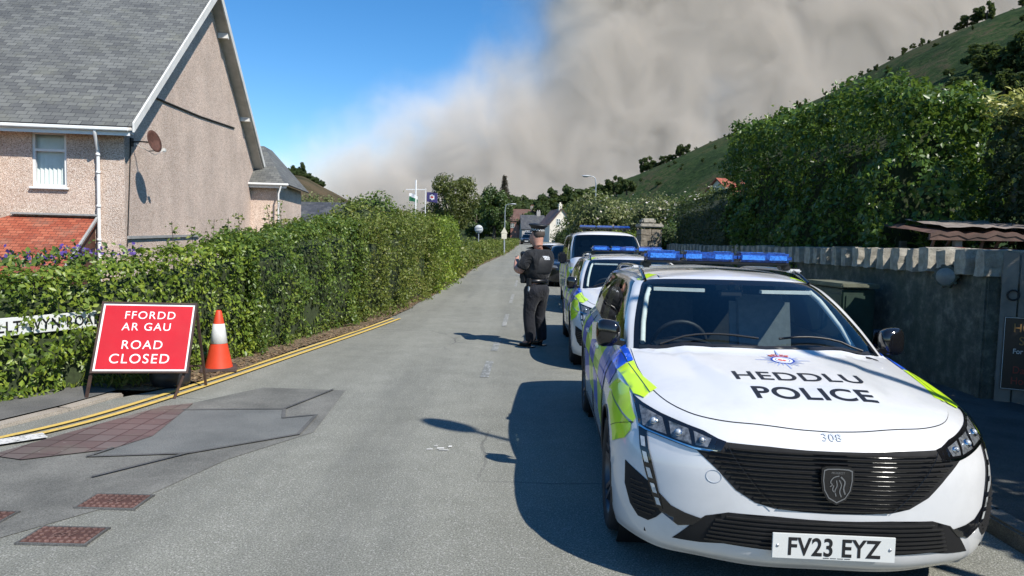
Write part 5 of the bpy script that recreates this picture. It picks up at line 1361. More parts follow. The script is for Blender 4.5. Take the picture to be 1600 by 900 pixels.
# right-hand side
ribbon_hedge('tall_hedge', [(6.15, 9.9), (6.1, 12), (5.85, 16.4)], lambda t: .70 + .25 * min(1, t * 4), tabf([(0, 3.85), (.12, 4.1), (.3, 4.15), (.7, 4.25), (1, 4.45)]), 640, .080, M['laurel'],
    'very tall glossy evergreen hedge rising behind the stone wall', 'hedge', rough=.38, sc=.75, seed=31, wild=.18, jit=1.0, bottom=.2)
ribbon_hedge('clipped_hedge', [(5.35, 16.3), (5.45, 21.5)], lambda t: .5, tabf([(0, 2.95), (1, 2.85)]), 420, .055, M['clipped'], 'square clipped dark hedge at the far end of the stone wall', 'hedge', rough=.05, sc=1.5, seed=33)
for i, (px, py, Y, r, mt, lab, fl) in enumerate(((955, 300, 31, 2.0, 'pale', 'pale leaved shrub above the stone gate pier', 1), (1030, 298, 28, 1.7, 'pale', 'cream flowering shrub rising behind the stone gate pier and dark shrub', 1), (1085, 292, 25, 1.5, 'tree', 'green shrub with white flowers beside the clipped hedge', 1), (1135, 288, 24, 1.3, 'treey', 'yellow green shrub touching the tall glossy hedge', 0), (925, 318, 42, 1.8, 'tree', 'round dark shrub at the foot of the lamp among the shrubs', 0), (968, 358, 25, .62, 'lime', 'small lime green shrub between the van and the stone gate pier', 0), (1062, 345, 22.8, .95, 'tree', 'dark shrub crowding against the stone gate pier', 0), (900, 352, 60, 2.0, 'far', 'dark bush beside the far cream house', 0))):
    p = wp(px, py, Y); h_ = p.z
    P = [((rng.uniform(-.7, .7) * r, rng.uniform(-.5, .5) * r, max(r * .4, h_ - r * rng.uniform(.55, .9))), (r * .62, r * .6, r * .55)) for _ in range(7)] + [((0, 0, h_ * .42), (r * .9, r * .8, h_ * .45))]
    bush('shrub', (p.x + .2, Y, 0), P, 13000, .085 if Y < 30 else .12, M[mt], lab, seed=50 + i, extra=(M['petal'], 260, .09) if fl else None, shell=.5)
ribbon_hedge('variegated_bush', [(6.42, 9.15), (9.0, 9.0)], lambda t: .5, lambda t: 3.4, 520, .075, M['clipped'], 'dark bush behind the felt roof with pale variegated leaves on top', 'bush', rough=.18, sc=1.2, seed=61)
vb = [o for o in bpy.data.objects if o.name.startswith('variegated_bush')][0]
P = np.array([(nr.uniform(-.2, 2.4), nr.uniform(-.5, .5), 0) for _ in range(2200)]); P[:, 2] = 3.52 + nr.normal(0, .10, len(P))
link('pale_leaves', leaf_mesh(P, np.tile([0, -.5, .8], (len(P), 1)), .10, .7, .45), M['varieg'], vb)
# hedge beside the viewer that shades the pavement
ribbon_hedge('roadside_hedge', [(5.6, -4), (5.7, 1), (5.72, 6.3)], lambda t: .6, lambda t: 3.75, 300, .13, M['clipped'], 'tall hedge beside the pavement by the near street lamp, shading the kerb', 'hedge', rough=.22, sc=1.0, seed=71)

# ------------------------------------------------------------------ trees
make_tree('sycamore', (-5.6, 64, 0), 7.6, (2.45, 2.4, 2.9), .22, 14000, .17, M['treey'], 'broad rounded tree with yellowing leaves behind the flagpoles', seed=4, clumps=34, shell=.42, base=.25)
make_tree('dark_tree', (-2.3, 84, .6), 7.4, (2.3, 2.2, 3.2), .25, 9000, .24, M['tree'], 'dense dark green tree behind the street lamp on the hedged verge', seed=6, clumps=26)
make_tree('dark_tree', (-4.6, 90, .6), 6.2, (2.2, 2.2, 2.8), .25, 6000, .26, M['tree'], 'lower dark tree between the rounded yellowing tree and the conifer', seed=8, clumps=22)
ct = empty('conifer', (-1.4, 98, .8), 0, 'thin brown topped conifer spire above the dark tree', 'tree')
b = MB(); b.tube([(0, 0, -.3), (0, 0, 10.0)], [.16, .02], 7)
P = []; 
for k in range(24):
    z = 3.4 + 6.5 * k / 24; L = 1.5 * (1 - k / 25) + .12
    for j in range(7):
        a = k * 2.1 + j * .9; b.tube([(0, 0, z), (L * cos(a), L * sin(a), z - .12 * L)], [.03, .008], 4)
        for q in range(30): t = rng.uniform(.15, 1); P.append((L * t * cos(a) + rng.gauss(0, .06), L * t * sin(a) + rng.gauss(0, .06), z - .12 * L * t + rng.gauss(0, .07)))
b.build('trunk', M['bark'], ct); link('crown', leaf_mesh(np.array(P), np.tile([0, 0, 1.], (len(P), 1)), .17, .7), M['conif'], ct)
make_tree('scrub_tree', (-14.2, 52, 0), 5.0, (2.3, 1.8, 1.6), .12, 2600, .15, M['pale'], 'thin grey leaved tree in front of the smoke', seed=9, clumps=22, shell=.8)
make_tree('scrub_tree', (-11.2, 50, 0), 4.1, (1.4, 1.4, 1.2), .10, 1500, .15, M['pale'], 'smaller straggly tree beside the thin grey one', seed=10, clumps=14, shell=.8)

# far trees: three kinds, copied along the slopes and the skyline
def far_proto(kind, seed):
    r = [((2.6, 2.6, 2.8), 6.0), ((3.4, 3.2, 2.4), 5.4), ((2.0, 2.0, 3.6), 7.4)][kind]
    t = make_tree('hillside_tree', (0, 0, -500), r[1], r[0], .3, 1500, .62, M['far'], 'dark tree on the hillside', group='trees on the hillside', seed=seed, clumps=12, limbs=3, shell=.4); return t
protos = [far_proto(k, 40 + k) for k in range(3)]
used = [False] * 3
def ground_z(x, y):
    h = hb.ray_cast(Vector((x, y, 400)), Vector((0, 0, -1))); return h[0].z if h[0] else road_z(min(y, 320))
def put_far(x, y, s, k, label, group, z=None):
    if not used[k]: t = protos[k]; used[k] = True
    else: t = copy_tree(protos[k])
    t.location = (x, y, (ground_z(x, y) if z is None else z) - .3 * s); t.rotation_euler = (0, 0, rng.uniform(0, 6)); t.scale = (s * rng.uniform(.85, 1.2), s * rng.uniform(.85, 1.2), s * rng.uniform(.8, 1.15))
    t['label'] = label; t['group'] = group; t['category'] = 'tree'
wood_lab = 'dark tree of the wood along the foot of the hill'; left_lab = 'small dark tree on the distant hill behind the house'
def ridge_at(px):
    best = min(range(len(HR)), key=lambda i: abs(800 + F_PX * HR[i].x / HR[i].y - px)); return HR[best]
SKN = [0]
def sky_label():
    SKN[0] += 1; k = SKN[0]; o = '%d%s' % (k, 'th' if 10 < k < 14 else {1: 'st', 2: 'nd', 3: 'rd'}.get(k % 10, 'th'))
    return ('topmost' if k == 1 else o + ' from the top') + ' of the dark trees down the hill skyline'
for px, s in ((1592, 1.0), (1580, .8), (1566, 1.25), (1545, .35), (1507, 1.7), (1493, 1.4), (1478, 1.3), (1465, .8), (1440, .5), (1412, .6), (1398, .6), (1385, .7), (1366, .5), (1322, .6), (1283, 1.0), (1270, 1.2), (1240, 1.2), (1226, 1.5), (1212, 1.2), (1195, 1.0), (1186, 1.0), (1153, 1.5), (1146, 1.1), (1110, .5), (1098, .6), (1076, .9), (1062, 1.5), (1052, 1.8), (1040, 1.3), (1028, 1.4), (1015, 1.5), (1003, 2.3), (996, 1.8)):
    p = ridge_at(px); x = (px - 800) / F_PX * p.y; put_far(x * .995, p.y * .985, s * (.78 if px > 1300 else .58 if px < 1075 else .34) * (p.y / 330) ** .8, rng.randrange(3), sky_label(), 'trees on the hill skyline')
# wood at the foot
rs = random.Random(77)
for k in range(110):
    px = 742 + 190 * (k / 109) + rs.uniform(-6, 6); Y = 185 + 190 * rs.random() if px > 830 else 200 + 60 * rs.random(); x = (px - 800) / F_PX * Y
    put_far(x, Y, rs.uniform(1.15, 1.9), rs.randrange(3), wood_lab, 'trees of the wood below the hill', z=None)
for px, py, s, k in ((752, 340, .9, 1), (766, 345, .9, 0), (780, 338, 1.0, 1), (795, 336, 1.0, 0), (806, 340, .9, 1), (842, 346, .8, 0), (740, 325, 1.5, 1), (760, 322, 1.6, 0), (800, 302, 1.4, 1), (815, 306, 1.4, 0), (828, 312, 1.2, 2), (842, 306, 1.4, 1), (858, 296, 1.5, 0), (872, 292, 1.5, 1), (890, 294, 1.6, 0), (908, 290, 1.5, 1), (930, 284, 1.6, 0), (948, 282, 1.2, 2), (964, 279, 1.1, 0), (980, 277, 1.0, 1)):
    Y = 240; p = wp(px, py, Y); put_far(p.x, Y, s, k, wood_lab, 'trees of the wood below the hill', z=p.z - 5.4 * s)
for k in range(30):
    px = rs.uniform(1300, 1640); t = rs.uniform(.08, .45)
    i = min(range(len(HR)), key=lambda i: abs(800 + F_PX * HR[i].x / HR[i].y - px)); p = HF[i].lerp(HR[i], t)
    put_far(p.x, p.y, rs.uniform(.8, 1.5), rs.randrange(3), 'dark bushy tree scattered over the lower hillside', 'trees scattered on the lower hillside')
for px, t0, s in ((1508, .52, 1.6), (1520, .5, 1.8), (1535, .49, 1.7), (1550, .5, 1.9), (1565, .48, 1.8), (1580, .5, 1.7), (1596, .47, 1.9), (1528, .44, 1.5), (1558, .43, 1.6), (1588, .42, 1.6), (1138, .8, .5)):
    i = min(range(len(HR)), key=lambda i: abs(800 + F_PX * HR[i].x / HR[i].y - px)); p = HF[i].lerp(HR[i], t0); put_far(p.x, p.y, s * .75, rs.randrange(3), 'dark tree of the copse high on the open hillside', 'copse on the hillside')
for k in range(70):
    px = rs.uniform(1000, 1640); t = rs.uniform(.45, .98)
    i = min(range(len(HR)), key=lambda i: abs(800 + F_PX * HR[i].x / HR[i].y - px)); p = HF[i].lerp(HR[i], t)
    put_far(p.x, p.y, rs.uniform(.18, .42), rs.randrange(3), 'small gorse bush dotted over the open upper hillside', 'gorse bushes on the open hillside')
rsl = sorted(HR2, key=lambda p: p.x)
for k in range(26):
    px = 436 + 62 * k / 25; i = min(range(len(HR2)), key=lambda i: abs(800 + F_PX * HR2[i].x / HR2[i].y - px)); p = HR2[i]
    put_far((px - 800) / F_PX * p.y, p.y, rs.uniform(1.0, 1.6), rs.randrange(3), left_lab, 'trees on the distant hill', z=p.z - 3)
# ------------------------------------------------------------------ road closed sign, cone, covers
M['signface'] = var('red_reflective_face', (.50, .012, .018), .4, .06, 3); M['signedge'] = var('sign_white', (.78, .78, .76), .4, .04, 5)
M['frame'] = var('rusty_brown_frame', (.055, .030, .022), .7, .4, 12)
P0, P1, Q0, Q1 = wp(144, 580, 6.62), wp(291, 580, 6.80), wp(163, 474, 6.86), wp(307, 474, 7.04)
ux = (P1 - P0); Wd = ux.length; ux.normalize(); uz = (Q0 - P0); uz = (uz - ux * uz.dot(ux)); Hd = uz.length; uz.normalize(); un = ux.cross(uz)
SL = (Q0 - P0).dot(ux)
rs_ = empty('road_sign', (P0.x, P0.y, 0), 0, 'red ROAD CLOSED sign in Welsh and English on a rusty A-frame', 'road sign')
P0l = P0 - Vector((P0.x, P0.y, 0))
def sp(a, b, c=0.0): return P0l + ux * (a + SL * (b / Hd) * 1.0) + uz * b + un * c
def slab(a0, a1, b0, b1, c0, c1, m, mb):
    mb.add([sp(a0, b0, c0), sp(a1, b0, c0), sp(a1, b1, c0), sp(a0, b1, c0), sp(a0, b0, c1), sp(a1, b0, c1), sp(a1, b1, c1), sp(a0, b1, c1)], [(0, 1, 2, 3), (7, 6, 5, 4), (0, 4, 5, 1), (1, 5, 6, 2), (2, 6, 7, 3), (3, 7, 4, 0)], m)
b = MB(); slab(0, Wd, 0, Hd, .0, -.012, 0, b); fc = b.build('sign_plate', M['signedge'], rs_, recalc=True)
b = MB(); slab(.018, Wd - .018, .018, Hd - .018, .002, 0.0005, 0, b); b.build('red_face', M['signface'], fc, recalc=True)
tx = MB()
for s, z, h_, c in (('FFORDD', .775, .112, .52), ('AR GAU', .600, .112, .50), ('ROAD', .325, .125, .48), ('CLOSED', .115, .135, .475)):
    text_on(tx, s, h_ * Hd * 1.02, lambda x, y: sp(Wd * c + x, z * Hd + y, .0035), bold=.002, wx=1.0, sp=1.16)
tx.build('lettering', M['signedge'], fc)
b = MB(); e = .018
slab(-e, 0, -.02, Hd + e, .008, -.02, 0, b); slab(Wd, Wd + e, -.02, Hd + e, .008, -.02, 0, b); slab(0, Wd, Hd, Hd + e, .008, -.02, 0, b); slab(0, Wd, -e, 0, .008, -.02, 0, b)
b.build('sign_frame', M['frame'], fc, recalc=True)
org = Vector((P0.x, P0.y, 0))
for (a, gx_, gy_) in ((-.009, 134, 627), (Wd + .009, 272, 623)):
    g_ = gp(gx_, gy_) - org; b = MB(); b.bar(sp(a, .1, -.012), g_, .022, .022); b.build('leg', M['frame'], rs_)
for (a, gx_, gy_) in ((-.009, 190, 606), (Wd + .009, 322, 604)):
    g_ = gp(gx_, gy_) - org; b = MB(); b.bar(sp(a, Hd * .96, -.015), g_, .022, .022); b.build('leg', M['frame'], rs_)
b = MB(); b.bar(gp(190, 606) - org + Vector((.06, 0, .22)), gp(322, 604) - org + Vector((-.05, 0, .22)), .018, .018); b.build('cross_bar', M['frame'], rs_)
M['sack'] = var('black_sandbag', (.012, .014, .018), .5, .3, 9, bump=.4)
g_ = gp(258, 608); sb = bmesh.new(); bmesh.ops.create_icosphere(sb, subdivisions=4, radius=1)
for v_ in sb.verts:
    c = v_.co; k = (abs(c.x) ** 3 + abs(c.y) ** 3 + abs(c.z) ** 3) ** (-1 / 3); c *= k; c.x *= .20; c.y *= .13; c.z *= .13; v_.co = c + Vector((0, 0, .12)) + .02 * Vector([noise.noise(c * 9 + Vector((k2 * 5, 0, 0))) for k2 in range(3)])
me = bpy.data.meshes.new('sandbag'); sb.to_mesh(me); sb.free()
for p in me.polygons: p.use_smooth = True
o = link('sandbag', me, M['sack']); o.location = (g_.x, g_.y + .12, 0); o.rotation_euler = (0, 0, .4); tag(o, 'black sandbag slumped behind the legs of the road closed sign', 'sandbag')
# cone
M['coneorange'] = var('cone_red_plastic', (.62, .055, .018), .5, .12, 6); M['conewhite'] = var('cone_sleeve', (.62, .62, .60), .4, .10, 9); M['conebase'] = var('cone_base_rubber', (.06, .04, .035), .8, .3, 8)
cp = gp(342, 580); cn = empty('traffic_cone', (cp.x, cp.y, .004), R(20), 'red and white traffic cone standing on the yellow lines', 'traffic cone')
k = .70
b = MB(); b.box((0, 0, .028), (.40, .40, .045), bev=.015); b.build('base', M['conebase'], cn)
b = MB(); b.lathe([(.155, .05), (.15, .07), (.094, .33), (.062, .56), (.034, .70), (.026, .715), (.020, .716), (.020, .69)], n=28); b.build('cone_body', M['coneorange'], cn, recalc=False)
b = MB(); b.lathe([(.094, .33), (.0975, .332), (.0655, .558), (.062, .56)], n=28); b.build('reflective_sleeve', M['conewhite'], cn)
# covers
def cover(x0, y0, x1, y1, lab, text):
    root = empty('manhole_cover', ((x0 + x1) / 2, (y0 + y1) / 2, .004), 0, lab, 'manhole cover')
    w_, d_ = x1 - x0, y1 - y0; b = MB(); b.box((0, 0, .002), (w_, d_, .008), bev=.002); b.build('cover_plate', M['rusty'], root)
    b = MB()
    for a, c in ((-w_ / 2, -d_ / 2), (w_ / 2, -d_ / 2)): pass
    b.box((0, -d_ / 2, .003), (w_ + .02, .010, .011)); b.box((0, d_ / 2, .0035), (w_ + .02, .010, .011)); b.box((-w_ / 2, 0, .004), (.010, d_, .011)); b.box((w_ / 2, 0, .0045), (.010, d_, .011)); b.build('cover_frame', M['tar'], root)
    b = MB(); nn = 9
    for i in range(nn):
        for j in range(5):
            if 2 <= i <= 6 and j == 2 and text: continue
            b.box((-w_ * .44 + w_ * .88 * i / (nn - 1), -d_ * .38 + d_ * .76 * j / 4, .0085), (w_ * .055, d_ * .10, .006), rz=.5 * ((i + j) % 2))
    if text: text_on(b, text, d_ * .2, lambda x, y: Vector((x, y - d_ * .1, .0105)), bold=.02, wx=1.3)
    b.build('tread_pattern', M['covertread'], root)
M['covertread'] = patchmat('worn_iron_tread', (.11, .065, .055), (.20, .12, .10))
cover(-2.50, 3.98, -2.16, 4.20, 'rusty rectangular cover in the road, the upper of the aligned pair', 'SV')
cover(-2.50, 3.50, -2.15, 3.71, 'rusty rectangular cover in the road, the lower of the aligned pair', 'ESV')
cover(-3.15, 3.66, -2.77, 3.90, 'rusty cover without lettering set apart from the aligned pair', '')
gm = slates('worn_red_grid', [(.115, .085, .078), (.135, .095, .086), (.15, .125, .115)], .17, .17, (.06, .034, .032), off=0)
mb = MB(); mb.add([(x, y, .0125) for x, y in [(-3.66, 4.88), (-3.38, 4.80), (-2.92, 5.09), (-2.80, 5.45), (-2.98, 6.55), (-3.20, 6.40), (-3.48, 5.50)]], [tuple(range(7))]); tag(mb.build('red_surfacing', gm), kind='structure')
# street name plate in the ivy
a, c = wp(-12, 513, 6.34), wp(150, 498, 7.22); d = (c - a); L_ = d.length; rzp = atan2(d.y, d.x)
npl = empty('street_name_plate', (a.x, a.y, a.z), rzp, 'white street name plate half buried in the ivy', 'sign')
b = MB(); b.box((L_ / 2, 0, 0), (L_, .02, .17), bev=.004); b.build('name_board', M['plate'], npl)
b = MB(); text_on(b, 'ALLT WYN ROAD', .10, lambda x, y: Vector((L_ / 2 + x, -.0125, -.05 + y)), bold=.02, wx=.85, sp=1.15); b.build('name_lettering', M['ink'], npl)
for x in (.15, L_ - .15): b = MB(); b.box((x, .13, -.35), (.05, .05, .75)); b.build('plate_post', M['greywood'], npl)

# notice lettering
nt_, tx = NOTICE
tx = MB()
for s, h_, z, m_, x_ in (('HONEST', .085, .22, 2, -.30), ('SERVICE', .085, .09, 2, -.26), ('For All Your Property', .050, .0, 1, -.22), ('Local Builders', .050, -.085, 1, -.19), ('Dave: 07', .072, -.20, 0, -.33), ('Home: 01', .072, -.31, 0, -.32)):
    text_on(tx, s, h_, lambda x, y: Vector((x + x_, -.0095, z + y)), m_, bold=.012, wx=.85)
tx.build('notice_lettering', [M['signred'], M['signwhite'], M['signgold']], nt_)
b = MB()
for x0, x1, z0, z1 in ((-.575, .575, .36, .365), (-.575, .575, -.365, -.36), (-.575, -.57, -.36, .36)): b.box(((x0 + x1) / 2, -.008, (z0 + z1) / 2), (x1 - x0, .004, z1 - z0))
b.build('notice_border', M['signwhite'], nt_)

# flags, signs, lamps
M['poleWhite'] = var('white_mast', (.72, .72, .70), .4, .05, 5); M['galv'] = var('galvanised_steel', (.36, .38, .39), .45, .15, 8, metal=.5)
M['signback'] = var('sign_back_grey', (.42, .44, .45), .5, .08, 6)
p = wp(650, 281, 45); fp_ = empty('flagpole', (p.x, 45, 0), 0, 'tall white mast with a cross arm above the roadside hedge', 'flagpole')
b = MB(); b.tube([(0, 0, 0), (0, 0, p.z)], [.07, .05], 10); b.build('mast', M['poleWhite'], fp_)
b = MB(); b.bar((-.62, 0, p.z - .62), (.62, 0, p.z - .60), .05, .05); b.build('cross_arm', M['poleWhite'], fp_)
p2 = wp(665, 299, 44); f2 = empty('flagpole', (p2.x, 44, 0), 0, 'thin shorter flagpole beside the white mast', 'flagpole')
b = MB(); b.tube([(0, 0, 0), (0, 0, p2.z + .1)], [.035, .025], 8); b.build('mast', M['poleWhite'], f2); b = MB(); b.lathe([(0, .12), (.04, .10), (.04, .05), (0, .03)], (0, 0, p2.z + .05), 8); b.build('finial', M['poleWhite'], f2)
def flag(loc, w_, h_, mats, mfun, lab, sag=.25, sgn=1):
    b = MB(); n1, n2 = 14, 10; vs = []
    for i in range(n1 + 1):
        for j in range(n2 + 1):
            u, v_ = i / n1, j / n2; vs.append((sgn * u * w_, .10 * sin(u * 7 + v_ * 1.5) * u, -v_ * h_ - sag * u * u * h_ * (1 - .3 * v_)))
    for i in range(n1):
        for j in range(n2): b.add([vs[i * (n2 + 1) + j], vs[i * (n2 + 1) + j + 1], vs[(i + 1) * (n2 + 1) + j + 1], vs[(i + 1) * (n2 + 1) + j]], [(0, 1, 2, 3)], mfun((i + .5) / n1, (j + .5) / n2), True)
    o = b.build('flag', mats, None); o.location = loc; tag(o, lab, 'flag'); return o
M['fgreen'] = var('flag_green', (.01, .12, .05), .8); M['fwhite'] = var('flag_white', (.7, .7, .7), .8); M['fnavy'] = var('flag_navy', (.03, .025, .11), .8); M['fred'] = var('flag_red', (.5, .05, .04), .8)
q = wp(642, 303, 45); flag((q.x - .1, 44.95, q.z + .05), .52, .50, [M['fwhite'], M['fgreen'], M['fred']], lambda u, v_: 0 if v_ < .42 + .1 * u else 1, 'white over green flag drooping from the white mast', .35)
q = wp(666, 300, 44); flag((q.x + .04, 43.97, q.z), .66, .60, [M['fnavy'], M['fwhite'], M['fred']], lambda u, v_: (2 if ((u - .5) ** 2 + (v_ - .5) ** 2) < .02 else 1) if ((u - .5) ** 2 * 1.3 + (v_ - .5) ** 2) < .07 else 0, 'navy flag with a pale and red emblem on the thin pole', .12)
p = wp(748, 359, 50); rd = empty('road_sign', (p.x, 50, road_z(50)), 0, 'grey back of a round road sign on a post in the hedged verge', 'road sign')
b = MB(); b.tube([(0, 0, 0), (0, 0, p.z + .1)], .035, 8); b.build('post', M['galv'], rd); b = MB(); b.lathe([(0, -.01), (.30, -.01), (.30, .01), (0, .01)], (0, -.05, p.z), 28, axis='Y'); b.build('sign_disc', M['signback'], rd)
b = MB(); b.box((0, -.075, p.z + .1), (.5, .02, .03)); b.box((0, -.075, p.z - .1), (.5, .02, .03)); b.build('sign_bracket', M['galv'], rd)
p = wp(789, 354, 68); X_ = p.x - .05; z0 = road_z(68)
tr_ = empty('road_sign', (X_, 67.6, z0), 0, 'triangular road sign with a plate below, beside the lamp on the hedged verge', 'road sign')
M['signcream'] = var('pale_sign_back', (.62, .58, .46), .6)
b = MB(); b.tube([(0, 0, 0), (0, 0, 2.6)], .035, 8); b.build('post', M['galv'], tr_)
b = MB(); b.prism([(-.33, -.05, 2.05), (.33, -.05, 2.05), (0, -.05, 2.65)], (0, .012, 0)); b.build('triangle_plate', M['signcream'], tr_, recalc=True)
b = MB(); b.box((0, -.05, 1.78), (.50, .012, .5)); b.build('sub_plate', M['signcream'], tr_)
def lamp(loc, rz, h_, arm, lab, headl=.55, mat='galv'):
    root = empty('street_lamp', loc, rz, lab, 'street lamp'); b = MB(); b.tube([(0, 0, 0), (0, 0, 1.2)], .08, 10); b.tube([(0, 0, 1.2), (0, 0, h_ - .5), (arm * .12, 0, h_ - .12), (arm * .45, 0, h_), (arm, 0, h_ + .03)], [.055, .04, .035, .032, .03], 8); b.build('column', M[mat], root)
    bm = bmesh.new(); bmesh.ops.create_icosphere(bm, subdivisions=3, radius=1, matrix=Matrix.Translation((arm + headl * .42, 0, h_ + .03)) @ Matrix.Diagonal((headl * .52, .13, .065, 1)))
    me = bpy.data.meshes.new('lamp_head'); bm.to_mesh(me); bm.free(); [setattr(f, 'use_smooth', True) for f in me.polygons]; hd = link('lamp_head', me, M['signback'], root)
    b = MB(); b.box((arm + headl * .5, 0, h_ - .03), (headl * .55, .15, .05), bev=.015); b.build('lamp_lens', M['lampglass'], hd); return root
lamp((p.x - .02, 68, z0), 0, wp(790, 319, 68).z - z0, .55, 'street lamp on the hedged verge with its arm over the road')
p = wp(930, 288, 48); lamp((p.x + .05, 48, 0), pi, wp(930, 276, 48).z, .45, 'distant street lamp rising from the flowering shrubs beyond the van')
lt = lamp((4.22, 1.52, .095), atan2(.85, -1.08), 5.5, 1.12, 'near street lamp whose shadow falls over the bonnet and road', .62)

# ------------------------------------------------------------------ second patrol car, van, other vehicles
car2 = copy_tree(police_car); car2.location = (1.70, 9.40, 0); car2.rotation_euler = (0, 0, pi + R(-2.2))
car2['label'] = 'white patrol car parked between the leading one and the van'

def loft(cols, nu=6, nv=6): return surf(cols, nu, nv)
VB = [
 V3(0, [2.10,2.20,2.26,2.27,2.24,2.12,1.75,1.42,1.22], [.22,.30,.45,.62,.80,.98,1.12,1.22,1.28]),
 V3([.42,.43,.44,.44,.44,.43,.42,.42,.42], [2.08,2.17,2.23,2.24,2.21,2.09,1.73,1.40,1.20], [.22,.30,.45,.62,.80,.98,1.12,1.22,1.28]),
 V3([.70,.74,.76,.76,.75,.73,.70,.70,.70], [1.95,2.03,2.09,2.10,2.06,1.95,1.62,1.30,1.10], [.22,.30,.45,.62,.80,.97,1.11,1.21,1.27]),
 V3([.86,.89,.91,.915,.91,.89,.85,.83,.82], [1.66,1.72,1.78,1.80,1.76,1.66,1.40,1.12,.95], [.22,.30,.45,.62,.80,.96,1.09,1.18,1.24]),
 V3([.90,.93,.95,.96,.96,.945,.92,.89,.87], [1.2,1.2,1.2,1.2,1.2,1.15,1.0,.85,.75], [.22,.30,.45,.62,.80,.95,1.07,1.15,1.21]),
 V3([.90,.93,.95,.96,.965,.955,.94,.91,.885], [0,0,0,0,0,0,0,0,.05], [.22,.30,.45,.62,.80,.94,1.05,1.12,1.19]),
 V3([.90,.93,.95,.96,.965,.955,.94,.91,.89], -1.2, [.22,.30,.45,.62,.80,.94,1.05,1.12,1.19]),
 V3([.90,.93,.95,.96,.965,.955,.94,.91,.89], -2.3, [.22,.30,.45,.62,.80,.94,1.05,1.12,1.19]),
 V3([.82,.85,.87,.88,.88,.87,.86,.85,.84], -2.66, [.26,.34,.47,.62,.80,.94,1.05,1.12,1.19]),
 V3(0, -2.70, [.26,.34,.47,.62,.80,.94,1.05,1.12,1.19]),
]
VR = [
 V3(0, [1.24,.96,.66,.42,.25,0], [1.27,1.48,1.68,1.84,1.90,1.92]),
 V3([.42,.42,.41,.39,.26,0], [1.22,.94,.64,.41,.22,-.05], [1.27,1.48,1.68,1.835,1.895,1.92]),
 V3([.72,.71,.69,.64,.42,0], [1.08,.84,.57,.36,.15,-.1], [1.265,1.475,1.67,1.82,1.89,1.92]),
 V3([.83,.81,.775,.71,.46,0], [.92,.71,.47,.28,.05,-.2], [1.24,1.46,1.66,1.80,1.885,1.92]),
 V3([.875,.855,.81,.735,.48,0], [.72,.55,.36,.18,-.1,-.4], [1.21,1.45,1.66,1.80,1.89,1.925]),
 V3([.89,.87,.825,.745,.48,0], [-.2,-.2,-.2,-.25,-.4,-.6], [1.19,1.45,1.67,1.82,1.90,1.93]),
 V3([.89,.87,.83,.75,.48,0], -1.3, [1.19,1.45,1.67,1.82,1.90,1.93]),
 V3([.89,.87,.83,.75,.48,0], -2.3, [1.19,1.45,1.67,1.82,1.89,1.92]),
 V3([.82,.80,.77,.70,.45,0], [-2.65,-2.62,-2.58,-2.52,-2.4,-2.3], [1.19,1.45,1.67,1.80,1.88,1.91]),
 V3(0, [-2.70,-2.66,-2.6,-2.54,-2.45,-2.35], [1.19,1.45,1.67,1.80,1.88,1.91]),
]
